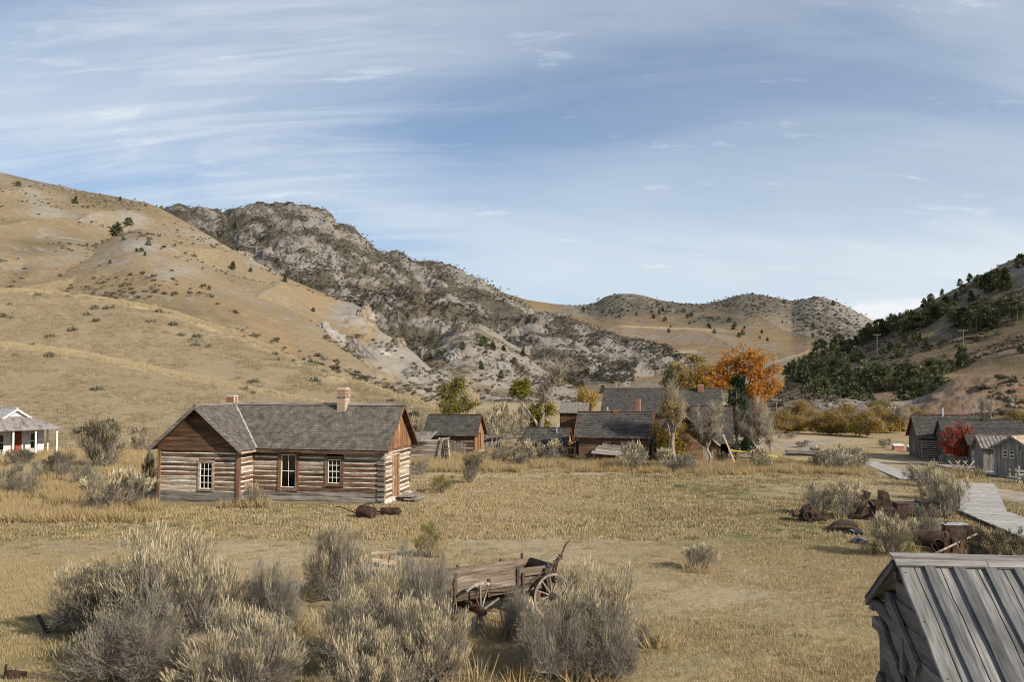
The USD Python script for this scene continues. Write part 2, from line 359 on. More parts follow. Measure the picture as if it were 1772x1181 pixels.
HILL, HILL_S = {}, {}
def hill(name, ridge, foot, mat_, label=None, amp=2.0, ns=30.0, gam=1.25, nu=420, nv=90, x0=None, x1=None, back=1.0, seed=1, zone=None, rough=None, nback=14, round_=0.0, ridge_amp=0.15):
    ridge, foot = np.array(ridge, float), np.array(foot, float)
    x0 = ridge[0, 0] if x0 is None else x0; x1 = ridge[-1, 0] if x1 is None else x1
    U = np.linspace(x0, x1, nu)
    from scipy.interpolate import PchipInterpolator as PI
    ry, rd = PI(ridge[:, 0], ridge[:, 1])(U), np.interp(U, ridge[:, 0], ridge[:, 2])
    fz, fd = np.interp(U, foot[:, 0], foot[:, 1]), np.interp(U, foot[:, 0], foot[:, 2])
    u, w = ray(U, ry)
    Rp = np.stack([u*rd, rd, CAM_H + w*rd], -1)
    uf, wf = ray(U, fz)
    Fp = np.stack([uf*fd, fd, CAM_H + wf*fd], -1)
    s = np.concatenate([np.linspace(0, 1, nv), 1 + np.linspace(0, 1, nback+1)[1:]**1.5*back])
    ss = np.minimum(s, 1)
    g = (1-round_)*ss**gam + round_*np.sin(ss*np.pi/2)
    over = np.clip(s-1, 0, None)
    Q = Fp[:, None] + (Rp-Fp)[:, None]*s[None, :, None]
    Q[..., 2] = Fp[:, None, 2] + (Rp-Fp)[:, None, 2]*(g - 1.5*over - 0.9*over**2)[None]
    from scipy.ndimage import gaussian_filter1d
    soft = gaussian_filter1d(Rp[:, 2], nu/26.0, mode='nearest')      # kinks of the skyline fade out down the slope
    k_ = np.clip(s, 0, 1)**4
    Q[..., 2] += ((soft-Rp[:, 2])[:, None]*((1-k_)*g)[None])*(s <= 1)[None]
    wdw = np.clip(np.minimum(1, 5*s) * (ridge_amp + (1-ridge_amp)*np.clip(4*(1-s), 0, 1)), 0, 1)
    X, Y = Q[..., 0], Q[..., 1]
    size = np.clip((Rp-Fp)[:, None, 2]/25.0, 0.12, 1.6)
    dz = amp*(fbm2(X, Y, ns, 4, seed)-0.5)*2*wdw*np.minimum(size, 1.3)
    Q[..., 2] += dz
    if rough is not None: Q = rough(Q, s, U, wdw)
    # the foot runs on under the valley floor
    out = Fp - Rp; out[:, 2] = 0; out /= np.linalg.norm(out, axis=1, keepdims=True)
    k1 = Q[:, 0] + out*np.maximum(2.0, 0.01*fd)[:, None]; k1[:, 2] -= 0.02*fd + 3
    k2 = k1 + out*2; k2[:, 2] -= 14
    Q = np.concatenate([k2[:, None], k1[:, None], Q], 1)
    s = np.concatenate([[0, 0], s])
    v, f = gridmesh(Q)
    f = f[:, ::-1]
    p = obj(name, (v, f), mat_, smooth=True, kind='structure', label=label)
    pxv, pyv = px_of(v)
    HILL_S[name] = np.tile(s, nu)
    HILL[name] = (Q.reshape(-1, 3), pxv, pyv, np.tile(s, nu) <= 1.0)
    if zone is not None:
        primvar(p, 'zone', np.clip(zone(Q.reshape(-1, 3), pxv, pyv, np.tile(s, nu)), 0, 1))
    else:
        primvar(p, 'zone', np.zeros((len(v), 3)))
    return p
def on_hill(name, px, py):
    Q, hx, hy, front = HILL[name]
    k = np.argmin(np.where(front, (hx-px)**2 + 2*(hy-py)**2, 1e12))
    return Q[k].copy()
def blob(px, py, cx, cy, sx, sy, tilt=0.0):
    c, s = math.cos(tilt), math.sin(tilt)
    a, b = (px-cx)*c + (py-cy)*s, -(px-cx)*s + (py-cy)*c
    return np.exp(-(a/sx)**2 - (b/sy)**2)
def ridged(Q, sc, seed, oct=5):
    x = fbm(Q/np.array(sc), oct, seed)
    return 1-np.abs(2*x-1)

# the far hills at the valley's head
far_mat = earth_material('far_hill_grass', (0.234, 0.168, 0.094), (0.187, 0.133, 0.078), (0.25, 0.232, 0.205), (0.312, 0.242, 0.156), (0.105, 0.094, 0.072), sc=0.16, fine=0.11, bump=0.8, grass=0.35, dist=4.0)
def far_zone(Q, px, py, s):
    n = fbm(Q/np.array([60, 120, 30]), 5, 3)
    cap = np.maximum.reduce([blob(px, py, 1060, 528, 62, 20), 1.1*blob(px, py, 1165, 530, 60, 14), 1.15*blob(px, py, 1300, 520, 70, 22), 1.3*blob(px, py, 1430, 545, 58, 42, 0.5), 0.6*blob(px, py, 1230, 555, 60, 9)])
    rock = 0.46*n + 0.40*blob(px, py, 1475, 545, 40, 9, 0.62) + 0.02*cap
    green = 0.34*n + 0.80*np.clip(cap, 0, 1)
    soil = 0.25*n + 0.5*np.exp(-((py-(632-0.45*(px-1100)+0.0022*(px-1100)**2))/3.0)**2)*S(px, 1080, 1110)*(1-S(px, 1180, 1230)) + 0.35*np.exp(-((py-(566+0.04*(px-1100)))/2.0)**2)*S(px, 1050, 1090)*(1-S(px, 1220, 1300)) \
        + 0.35*np.exp(-((py-(630-0.30*(px-1330)))/2.0)**2)*S(px, 1310, 1335)*(1-S(px, 1400, 1440))
    return np.stack([rock, soil, green], -1)
def far_rough(Q, s, U, w):
    X, Y = Q[..., 0], Q[..., 1]
    # dry gullies running down the slopes
    gx = X/140.0 + 0.6*fbm2(X, Y, 260, 3, 41)
    Q[..., 2] -= 9.0*w*(np.abs(np.sin(gx*3.1))**0.6-0.5)*np.clip(s, 0, 1)[None]
    capn = fbm2(X, Y, 26, 4, 42)-0.5
    Q[..., 2] += 9*capn*S(np.clip(s, 0, 1), 0.75, 1)[None]*S(U, 1310, 1480)[:, None]
    return Q
hill('far_hills', [(600,520,1600),(780,500,1600),(860,505,1600),(920,520,1600),(1000,529,1650),(1030,524,1650),(1050,513,1650),(1075,509,1650),(1100,510,1680),(1150,520,1700),(1210,526,1700),(1250,519,1700),(1275,511,1700),(1300,508,1700),(1330,513,1700),(1370,520,1700),(1395,517,1650),(1412,513,1650),(1440,519,1650),(1470,533,1650),(1510,555,1650),(1560,585,1700),(1640,620,1700),(1800,640,1700),(2300,640,1700)],
     [(600,705,230),(1100,702,230),(1400,702,240),(2300,690,300)], far_mat, amp=10, ns=170, gam=1.75, nu=520, nv=130, seed=3, zone=far_zone, rough=far_rough)

# the rocky mountain
rock_mat = earth_material('mountain_scrub', (0.174, 0.140, 0.098), (0.123, 0.102, 0.076), (0.268, 0.243, 0.214), (0.281, 0.204, 0.119), (0.088, 0.079, 0.060), sc=0.42, fine=0.42, bump=1.0, grass=0.6, dist=1.6)
def rocky(ampl, sc, seed, thr=0.5):
    def f(Q, s, U, w):
        # tilted limestone beds: ledges that step out of the slope
        t = Q[..., 2]*0.62 + Q[..., 0]*0.42 + 9*fbm(Q/40.0, 4, seed+1)
        led = ridged(Q, sc, seed)
        m = S(led, 0.62, 0.86)
        j = fbm(Q/np.array([9, 9, 6.0]), 5, seed+2)-0.5
        saw = (t/13.0) % 1.0
        Q[..., 2] += ampl*w*(0.9*m*saw + 1.1*m*j + 0.35*j)
        Q[..., 1] -= ampl*0.9*w*m*(saw-0.3) + ampl*0.8*w*j*m
        return Q
    return f
def rock_zone(seed, sc, extra=None, base=0.0, dark=0.55):
    def z(Q, px, py, s):
        led = ridged(Q, sc, seed)
        t = Q[..., 2]*0.62 + Q[..., 0]*0.42 + 9*fbm(Q/40.0, 4, seed+1)
        saw = (t/13.0) % 1.0
        n = fbm(Q/np.array([14, 14, 9.0]), 5, seed+5)
        rock = base + 0.62*S(led, 0.70, 0.93)*(0.5+0.6*saw) + 0.42*(n-0.45)
        green = dark + 0.5*(fbm(Q/25.0, 4, seed+7)-0.5)
        soil = 0.2 + 0.3*(fbm(Q/60.0, 3, seed+8)-0.5)
        if extra is not None: rock, soil, green = extra(px, py, rock, soil, green)
        return np.stack([rock, soil, green], -1)
    return z
def mtn_extra(px, py, rock, soil, green):
    b = np.maximum.reduce([blob(px, py, 480, 380, 70, 9, 0.35), blob(px, py, 545, 375, 40, 14, 0.5), blob(px, py, 600, 405, 30, 10, 0.4), 0.9*blob(px, py, 370, 395, 70, 8, 0.2), blob(px, py, 530, 415, 45, 14, 0.55), blob(px, py, 575, 460, 40, 16, 0.8),
                          blob(px, py, 740, 495, 14, 16, -0.6), blob(px, py, 820, 530, 50, 12, 0.6), blob(px, py, 880, 520, 60, 9, 0.45), blob(px, py, 830, 485, 30, 8, 0.5), 0.7*blob(px, py, 690, 530, 60, 8, 0.3), 0.8*blob(px, py, 470, 435, 60, 7, 0.35)])
    rock = rock*0.70 + 0.42*b
    green = green + 0.15*blob(px, py, 440, 385, 90, 14, 0.25) + 0.12*blob(px, py, 640, 460, 60, 30, 0.6) - 0.25*blob(px, py, 650, 480, 25, 60, -0.9) - 0.2*blob(px, py, 720, 530, 30, 40, 0.3)
    return rock, soil, green
hill('rocky_mountain', [(100,400,1000),(220,375,980),(285,361,950),(310,358,940),(345,358,940),(385,363,930),(415,357,920),(440,353,920),(470,352,910),(500,357,900),(525,355,900),(550,366,900),(575,377,890),(582,390,890),(605,393,880),(625,408,880),(640,425,870),(660,437,860),(700,444,850),(708,452,850),(740,456,850),(770,463,840),(800,474,830),(835,487,820),(853,500,820),(885,515,800),(915,538,790),(945,550,780),(980,570,770),(1030,600,760),(1090,640,750)],
     [(100,640,420),(500,670,420),(700,690,400),(850,690,400),(960,672,420),(1090,660,460)], rock_mat, amp=16, ns=120, gam=1.15, nu=620, nv=230, seed=5, zone=rock_zone(21, [70, 70, 34], mtn_extra, base=0.0), rough=rocky(9, [70, 70, 34], 21), ridge_amp=0.45)
hill('rocky_spur', [(840,585,640),(880,560,640),(905,548,640),(925,544,635),(955,543,630),(982,546,620),(1010,556,610),(1039,569,600),(1065,578,595),(1096,590,590),(1125,598,585),(1152,606,580),(1183,621,575),(1200,634,570)],
     [(840,640,460),(900,648,460),(945,628,500),(1020,636,520),(1096,641,540),(1200,638,560)], rock_mat, amp=7, ns=50, gam=1.0, nu=300, nv=110, seed=9, zone=rock_zone(31, [36, 36, 20], lambda px, py, r, so, g: (r + 0.17*blob(px, py, 1040, 595, 60, 30, 0.4) + 0.12*blob(px, py, 1130, 615, 50, 14, 0.3), so, g + 0.2*blob(px, py, 940, 580, 30, 20)), base=0.0), rough=rocky(5, [36, 36, 20], 31), ridge_amp=0.4)
hill('stony_knoll', [(690,640,330),(740,600,340),(780,575,350),(800,561,350),(825,562,350),(850,575,345),(880,592,340),(910,610,335),(935,632,330),(965,652,325),(1000,676,320)],
     [(690,705,200),(800,712,200),(900,706,215),(1000,700,240)], earth_material('knoll_scree', (0.240, 0.204, 0.156), (0.192, 0.160, 0.120), (0.29, 0.262, 0.228), (0.288, 0.216, 0.136), (0.10, 0.09, 0.07), sc=1.0, fine=0.9, bump=1.0, grass=0.6, dist=0.7), amp=5, ns=26, gam=1.0, nu=300, nv=130, seed=12,
     zone=rock_zone(41, [16, 16, 10], lambda px, py, r, so, g: (r + 0.10*blob(px, py, 820, 585, 60, 22), so+0.1, g), base=0.05, dark=0.36), rough=rocky(3.0, [16, 16, 10], 41), ridge_amp=0.4)

# the grassy hill on the left: the back slope, then its front spur, then the two near swells
hill_mat = earth_material('hill_grass', (0.265, 0.208, 0.131), (0.215, 0.168, 0.108), (0.31, 0.285, 0.245), (0.25, 0.178, 0.102), (0.145, 0.115, 0.072), sc=0.8, fine=0.8, bump=0.8, grass=0.40, dist=0.5)
def brown_zone(Q, px, py, s):
    n = fbm(Q/np.array([26, 26, 14]), 5, 52); n2 = fbm(Q/np.array([60, 60, 30]), 4, 53)
    rock = 0.46*n + 0.20*np.maximum.reduce([blob(px, py, 60, 345, 45, 14, 0.5), blob(px, py, 230, 375, 35, 14, 0.3), blob(px, py, 230, 420, 40, 10, 0.3), blob(px, py, 290, 470, 50, 10), 1.4*blob(px, py, 420, 430, 60, 9, 0.55), 1.5*blob(px, py, 610, 530, 28, 40, -0.4), 1.4*blob(px, py, 680, 600, 40, 40, 0.8), 1.6*blob(px, py, 740, 640, 60, 40, 0.7)])
    green = 0.42*n2 + 0.30*np.maximum.reduce([blob(px, py, 130, 330, 130, 14, 0.25), blob(px, py, 60, 430, 70, 20, -0.2), blob(px, py, 40, 470, 40, 14, -0.6), 0.8*blob(px, py, 330, 545, 90, 22, 0.25)])
    soil = 0.40*n2 + 0.45*np.maximum.reduce([blob(px, py, 465, 578, 30, 14, 0.3), blob(px, py, 480, 595, 36, 8, 0.4), 0.5*blob(px, py, 560, 520, 70, 20, 0.6), 0.8*blob(px, py, 625, 545, 20, 40, -0.3), 0.4*blob(px, py, 330, 500, 110, 30, 0.4), 0.5*blob(px, py, 690, 615, 26, 26)])
    return np.stack([rock, soil, green], -1)
def brown_rough(Q, s, U, w):
    X, Y = Q[..., 0], Q[..., 1]
    m = (S(U, 560, 640)*(1-S(U, 800, 900)))[:, None]*np.ones_like(X)
    j = ridged(Q, [11, 11, 8], 55)-0.6
    Q[..., 2] += 5.0*w*m*j
    Q[..., 1] -= 4.0*w*m*j
    gx = X/34.0 + 1.2*fbm2(X, Y, 70, 3, 56)
    Q[..., 2] -= 3.8*w*(np.abs(np.sin(gx*2.2))**0.7-0.5)
    return Q
hill('brown_hill', [(-900,150,480),(-500,215,460),(-200,265,440),(0,297,420),(60,312,415),(120,326,410),(180,336,405),(230,346,400),(270,358,395),(300,372,390),(350,400,380),(400,430,370),(450,455,360),(500,480,350),(550,503,335),(590,521,320),(625,532,305),(643,548,300),(655,570,290),(690,592,275),(720,615,260),(745,640,250),(775,668,240),(830,700,230)],
     [(-900,560,150),(0,600,150),(400,680,150),(600,705,160),(760,715,170),(830,712,180)], hill_mat, amp=7.5, ns=55, gam=1.05, nu=560, nv=190, seed=14, zone=brown_zone, rough=brown_rough)
hill('front_spur', [(-260,600,290),(-120,560,300),(0,497,300),(35,479,300),(100,450,300),(150,428,300),(185,414,300),(215,402,300),(245,395,300),(275,404,298),(310,430,292),(347,458,285),(400,487,275),(451,514,265),(490,530,255),(521,545,245),(560,572,230),(600,605,215),(650,650,200),(700,690,190)],
     [(-260,640,150),(0,600,150),(400,660,150),(700,715,160)], hill_mat, amp=3.5, ns=34, gam=0.92, nu=460, nv=140, seed=16, zone=brown_zone, round_=0.45)

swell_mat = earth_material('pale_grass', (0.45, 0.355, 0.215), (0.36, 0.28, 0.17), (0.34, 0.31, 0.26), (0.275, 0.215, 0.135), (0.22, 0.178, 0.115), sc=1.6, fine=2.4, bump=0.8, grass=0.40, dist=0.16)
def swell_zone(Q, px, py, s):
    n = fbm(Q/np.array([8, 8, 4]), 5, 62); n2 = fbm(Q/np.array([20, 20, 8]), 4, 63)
    crest = S(s, 0.80, 0.99)  # bright crest edge and darker foot: light and shade painted into the grass
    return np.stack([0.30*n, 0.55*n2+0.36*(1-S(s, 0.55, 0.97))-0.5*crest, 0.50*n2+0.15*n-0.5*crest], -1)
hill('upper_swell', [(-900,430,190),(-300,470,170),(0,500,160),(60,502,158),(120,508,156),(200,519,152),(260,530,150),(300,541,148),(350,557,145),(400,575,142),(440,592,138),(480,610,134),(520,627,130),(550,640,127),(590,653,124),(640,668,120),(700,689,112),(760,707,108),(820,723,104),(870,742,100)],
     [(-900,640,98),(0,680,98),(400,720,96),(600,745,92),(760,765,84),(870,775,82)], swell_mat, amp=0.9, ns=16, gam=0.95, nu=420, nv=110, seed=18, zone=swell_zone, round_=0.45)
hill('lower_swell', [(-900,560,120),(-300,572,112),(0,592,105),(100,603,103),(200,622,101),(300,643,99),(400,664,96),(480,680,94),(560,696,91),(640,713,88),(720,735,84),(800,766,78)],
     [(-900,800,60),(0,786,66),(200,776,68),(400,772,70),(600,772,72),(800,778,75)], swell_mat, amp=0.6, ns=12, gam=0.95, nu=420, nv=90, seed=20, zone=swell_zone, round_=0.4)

# the wooded hill on the right and the cut bank and tailings at its foot
right_mat = earth_material('right_hill', (0.220, 0.160, 0.092), (0.172, 0.124, 0.076), (0.297, 0.261, 0.221), (0.184, 0.124, 0.080), (0.10, 0.088, 0.055), sc=0.9, fine=0.9, bump=1.0, grass=0.5, dist=0.5)
def right_zone(Q, px, py, s):
    n = fbm(Q/np.array([18, 18, 9]), 5, 72); n2 = fbm(Q/np.array([50, 50, 20]), 4, 73)
    rock = 0.47*n + 0.18*blob(px, py, 1750, 480, 80, 30, -0.4)
    green = 0.5*n2 + 0.25*blob(px, py, 1700, 540, 120, 40, -0.5)
    return np.stack([rock, 0.45*n2, green], -1)
hill('wooded_hill', [(1290,695,520),(1340,674,500),(1380,648,470),(1420,620,450),(1480,588,420),(1530,560,400),(1580,537,370),(1640,507,350),(1700,476,330),(1740,455,320),(1772,441,312),(1840,410,300),(1950,370,285),(2300,300,260)],
     [(1290,712,200),(1400,712,175),(1500,712,165),(1772,700,160),(2300,690,150)], right_mat, amp=6, ns=45, gam=1.2, nu=360, nv=160, seed=22, zone=right_zone)
def bank_rough(Q, s, U, w):
    j = ridged(Q, [5, 5, 4], 85)-0.55
    Q[..., 2] += 2.0*w*j; Q[..., 1] -= 1.6*w*j
    return Q
bank_mat = earth_material('bank_earth', (0.208, 0.156, 0.104), (0.160, 0.112, 0.076), (0.279, 0.252, 0.225), (0.165, 0.115, 0.080), (0.10, 0.085, 0.055), sc=2.0, fine=1.6, bump=1.0, grass=0.5, dist=0.3)
hill('creek_bank', [(1330,722,160),(1365,703,158),(1400,694,155),(1440,690,152),(1480,694,150),(1520,702,148),(1560,700,146),(1600,688,144),(1640,662,142),(1665,652,142),(1710,650,142),(1772,654,142),(1850,645,140),(2200,640,130)],
     [(1330,726,140),(1600,722,128),(1772,722,126),(2200,722,118)], bank_mat, amp=1.2, ns=9, gam=0.85, nu=260, nv=60, seed=24, rough=bank_rough, back=0.7,
     zone=lambda Q, px, py, s: np.stack([0.52*fbm(Q/5.0, 5, 86)+0.10*S(1620-px, 0, 60), 0.40+0.35*S(px, 1630, 1680)+0.3*(fbm(Q/9.0, 4, 87)-0.5), 0.2*fbm(Q/9.0, 3, 88)], -1))
# ------------------------------------------------------------------ plants
ORD = 'first second third fourth fifth sixth seventh eighth ninth tenth eleventh twelfth thirteenth fourteenth fifteenth sixteenth seventeenth eighteenth nineteenth twentieth'.split()
def nth(xs, i):
    return ORD[sorted(range(len(xs)), key=lambda k: xs[k]).index(i)]
def unit(v): return v/(np.linalg.norm(v, axis=-1, keepdims=True)+1e-12)
def kites(b, d, l, w, rng, mid=0.45, side=None):
    """n thin leaves: base b, direction d, length l, width w"""
    b, d = np.asarray(b, float), unit(np.asarray(d, float)); n = len(b)
    l = np.broadcast_to(l, (n,))[:, None]; w = np.broadcast_to(w, (n,))[:, None]
    s = unit(np.cross(d, rng.normal(size=(n, 3)))) if side is None else side
    V = np.stack([b, b+d*l*mid+s*w/2, b+d*l, b+d*l*mid-s*w/2], 1).reshape(-1, 3)
    k = np.arange(n)[:, None]*4
    return V, np.vstack([k+np.array([[0,1,3]]), k+np.array([[1,2,3]])])
def ribbons(a, b, w, rng):
    """n straight thin twigs as three-sided needles"""
    a, b = np.asarray(a, float), np.asarray(b, float); n = len(a)
    d = unit(b-a); s = unit(np.cross(d, rng.normal(size=(n, 3)))); u = np.cross(d, s); w = np.broadcast_to(w, (n,))[:, None]
    V = np.stack([a+s*w/2, a-s*w/4+u*w*0.43, a-s*w/4-u*w*0.43, b], 1).reshape(-1, 3)
    k = np.arange(n)[:, None]*4
    return V, np.vstack([k+np.array([[0,1,3]]), k+np.array([[1,2,3]]), k+np.array([[2,0,3]])])

M_sage = leafmat('sage_leaf', [(0.25, 0.225, 0.155), (0.33, 0.292, 0.205), (0.41, 0.358, 0.255), (0.38, 0.313, 0.215)], 0.25, 0.10)
M_sage_grey = leafmat('sage_leaf_grey', [(0.24, 0.22, 0.165), (0.31, 0.283, 0.215), (0.37, 0.335, 0.255)], 0.2, 0.10)
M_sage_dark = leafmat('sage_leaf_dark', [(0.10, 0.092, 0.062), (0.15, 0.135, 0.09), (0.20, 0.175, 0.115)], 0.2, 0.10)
M_spike = leafmat('seed_spike', [(0.52, 0.435, 0.29), (0.60, 0.51, 0.35), (0.47, 0.40, 0.265)], 0.25, 0.08)
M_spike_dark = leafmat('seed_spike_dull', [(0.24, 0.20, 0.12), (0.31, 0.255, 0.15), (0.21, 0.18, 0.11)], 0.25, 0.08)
M_rabbit = leafmat('rabbitbrush_leaf', [(0.22, 0.20, 0.06), (0.34, 0.275, 0.085), (0.42, 0.33, 0.12), (0.26, 0.25, 0.10)], 0.3, 0.10)
M_twig = mottled('grey_twig', [(0.10, 0.085, 0.07), (0.19, 0.165, 0.135), (0.27, 0.235, 0.195)], scale=6, fine=30, bump=0.3)
M_bark = mottled('grey_bark', [(0.11, 0.09, 0.07), (0.22, 0.185, 0.145), (0.34, 0.30, 0.24)], scale=3, stretch=(1, 1, 0.3), fine=14, bump=0.6)
M_pale_bark = mottled('pale_bark', [(0.17, 0.14, 0.105), (0.26, 0.22, 0.165), (0.34, 0.295, 0.23)], scale=3, stretch=(1, 1, 0.4), fine=12, bump=0.5)

def sage_parts(seed, R, H, lobes=7, plumes=330, blades=17, bl=(0.09, 0.20), bw=0.010, spike=0.5, sl=(0.14, 0.27), twigs=700, core=0.5, sides=4, low=0.10, upr=0.8):
    rng = np.random.default_rng(seed)
    az = np.arange(lobes)*2*np.pi/lobes + rng.normal(0, 0.3, lobes)
    rad = R*rng.uniform(0.34, 0.70, lobes); rad[0] = 0.08*R
    C = np.stack([np.cos(az)*rad, np.sin(az)*rad, np.zeros(lobes)], -1)
    rl = R*rng.uniform(0.30, 0.50, lobes)
    top = H*rng.uniform(0.52, 0.98, lobes); top[0] = H*rng.uniform(0.9, 1.0); top[1] = H*rng.uniform(0.85, 1.0)
    C[:, 2] = top*0.52; rz = top*0.48
    E = np.stack([rl, rl, rz], -1)
    stem_m, pts, nor, lob, clp = [], [], [], [], []
    def good(p, k, lim):
        if p[2] < low*H: return False
        d = np.linalg.norm((p-C)/E, axis=1); d[k] = 9
        return d.min() >= lim
    c_ = 0
    while len(pts) < plumes:                     # shoots grow in tufts with gaps between
        k = rng.integers(0, lobes); u = unit(rng.normal(size=3))
        if u[2] < -0.55: continue
        inner = rng.random() < 0.20
        p = C[k] + u*E[k]*(rng.uniform(0.45, 0.8) if inner else rng.uniform(0.84, 1.08))
        if not good(p, k, 0.45 if inner else 0.80): continue
        if c_ and np.min(np.linalg.norm(np.array(seeds)-p, axis=1)) < 0.13*R: 
            if rng.random() < 0.93: continue
        seeds = [p] if c_ == 0 else seeds+[p]
        for q_ in range(rng.integers(4, 9)):
            pp = p + rng.normal(0, 0.055*R, 3)
            pts.append(pp); nor.append(u); lob.append(k); clp.append(c_)
        c_ += 1
    pts, nor, lob, clp = pts[:plumes], nor[:plumes], lob[:plumes], np.array(clp[:plumes])
    pts, nor, lob = np.array(pts), np.array(nor), np.array(lob)
    t = np.linspace(0, 1, 6)
    for k in range(lobes):                       # main stems, gnarled, one to each lobe, forking
        for q_ in range(2):
            e = C[k] + rng.normal(0, 0.16, 3)*E[k] + [0, 0, 0.15*E[k, 2]]
            a0 = np.array([np.cos(az[k]), np.sin(az[k]), 0])*R*0.05
            path = a0 + (e-a0)*np.stack([t**0.8, t**0.8, t**1.2], -1)
            path[1:-1] += rng.normal(0, 0.03*H, (4, 3))
            stem_m.append(tube(path, np.linspace(0.020*H, 0.008*H, 6), sides, caps=False))
    mid = C[lob] + rng.normal(0, 0.2, (plumes, 3))*E[lob] - [0, 0, 0.1*H]
    for i in range(plumes):
        q = np.linspace(0, 1, 4)[:, None]
        br = mid[i]+(pts[i]-mid[i])*q + np.array([0, 0, -0.06*H])*np.sin(q*np.pi) + rng.normal(0, 0.012*H, (4, 3))*np.sin(q*np.pi)
        stem_m.append(tube(br, [0.0045*H, 0.0038*H, 0.003*H, 0.002*H], 3, caps=False))
    up = unit(np.array([0, 0, upr]) + nor*0.55 + rng.normal(0, 0.22, (c_, 3))[clp] + rng.normal(0, 0.07, (plumes, 3)))
    hrel = np.clip(pts[:, 2]/H, 0, 1)
    nb_ = np.where(nor[:, 2] > 0.12, blades, np.where(rng.random(plumes) < 0.55, blades//4, blades//2))
    nb_ = np.maximum(1, (nb_*rng.uniform(0.5, 1.25, plumes)).astype(int))
    i = np.repeat(np.arange(plumes), nb_); n = len(i)
    # plumes: blades up a shoot, spread at its foot, close at its tip
    f = rng.uniform(0, 1, n)
    L = rng.uniform(*bl, n)
    shoot = rng.uniform(0.5, 1.3, plumes)[i]*0.5*(bl[0]+bl[1])*1.6
    side = rng.normal(0, 1, (n, 3))
    b = pts[i] + up[i]*(f*shoot)[:, None] + side*(0.32*bl[1]*(1-0.5*f))[:, None] - up[i]*0.3*bl[1]
    fol = kites(b, up[i]*1.0 + side*0.30, L*(1-0.35*f), bw*rng.uniform(0.8, 1.6, n), rng)
    sel = np.flatnonzero(rng.random(c_)[clp] < spike*(0.25+0.9*hrel)*(nor[:, 2] > -0.1))
    spk = None
    if len(sel):
        j = np.repeat(sel, 8); m = len(j)
        sd = rng.normal(0, 1, (m, 3))
        spk = kites(pts[j] + sd*0.30*bl[1] + up[j]*rng.uniform(0, 0.12, m)[:, None], up[j]*0.8 + [0, 0, 0.3] + sd*0.10, rng.uniform(*sl, m), bw*1.5*rng.uniform(0.7, 1.3, m), rng, mid=0.6)
    if twigs:
        k = rng.integers(0, lobes, twigs); u = unit(rng.normal(size=(twigs, 3))); u[:, 2] *= 0.8
        b0 = C[k] + u*E[k]*rng.uniform(0.3, 1.0, (twigs, 1)); b0[:, 2] = np.maximum(b0[:, 2], 0.05*H)
        stem_m.append(ribbons(b0, b0 + unit(u*0.8+np.array([0, 0, 0.55])+rng.normal(0, 0.35, (twigs, 3)))*H*rng.uniform(0.07, 0.19, (twigs, 1)), 0.0045*H, rng))
    return join(stem_m), fol, spk
SIZE = {}
def sage_proto(name, leaf, spikem, **kw):
    pr = proto(name)
    st, fo, sp = sage_parts(**kw)
    obj('stems', st, M_twig, pr); obj('foliage', fo, leaf, pr, kind='stuff')
    av = fo[0] if sp is None else np.vstack([fo[0], sp[0]])
    SIZE[str(pr.GetPath())] = (float(np.percentile(np.hypot(av[:, 0], av[:, 1]), 96)), float(np.percentile(av[:, 2], 98.5)))
    if sp is not None: obj('seed_spikes', sp, spikem, pr, kind='stuff')
    return pr
# big basin sagebrush seen close by (about 2 m high), medium, and small far ones; each kind in several individuals
big = dict(R=1.25, H=2.0, lobes=8, plumes=700, blades=18, bl=(0.07, 0.16), bw=0.0095, sl=(0.12, 0.23), twigs=1500)
SAGE_BIG = [sage_proto(f'sage_big_{i}', M_sage, M_spike, seed=100+i, spike=0.62, **big) for i in range(3)]
SAGE_BIG_GREY = [sage_proto(f'sage_grey_{i}', M_sage_grey, M_sage_grey, seed=120+i, spike=0.25, **{**big, 'blades': 8, 'twigs': 4200}) for i in range(2)]
med = dict(R=0.85, H=1.3, lobes=7, plumes=260, blades=15, bl=(0.07, 0.16), bw=0.015, sl=(0.10, 0.22), twigs=500)
SAGE_MED = [sage_proto(f'sage_mid_{i}', M_sage, M_spike, seed=140+i, spike=0.45, **med) for i in range(3)]
SAGE_MED_GREY = [sage_proto(f'sage_mid_grey_{i}', M_sage_grey, M_sage_grey, seed=150+i, spike=0.2, **med) for i in range(2)]
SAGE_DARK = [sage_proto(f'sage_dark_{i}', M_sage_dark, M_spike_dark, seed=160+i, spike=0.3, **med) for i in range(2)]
RABBIT = [sage_proto(f'rabbitbrush_{i}', M_rabbit, M_rabbit, seed=170+i, R=0.6, H=0.9, lobes=6, plumes=200, blades=14, bl=(0.08, 0.17), bw=0.014, sl=(0.08, 0.14), spike=0.3, twigs=200, upr=1.0) for i in range(1)]
far = dict(R=1.0, H=1.4, lobes=7, plumes=170, blades=10, bl=(0.12, 0.26), bw=0.035, sl=(0.15, 0.28), twigs=250, sides=3)
SAGE_FAR = [sage_proto(f'sage_far_{i}', M_sage, M_spike, seed=180+i, spike=0.3, **far) for i in range(2)]
SAGE_FAR_GREY = [sage_proto(f'sage_far_grey_{i}', M_sage_grey, M_sage_grey, seed=185+i, spike=0.15, **far) for i in range(2)]
_brng = np.random.default_rng(33)
BUSHES = []
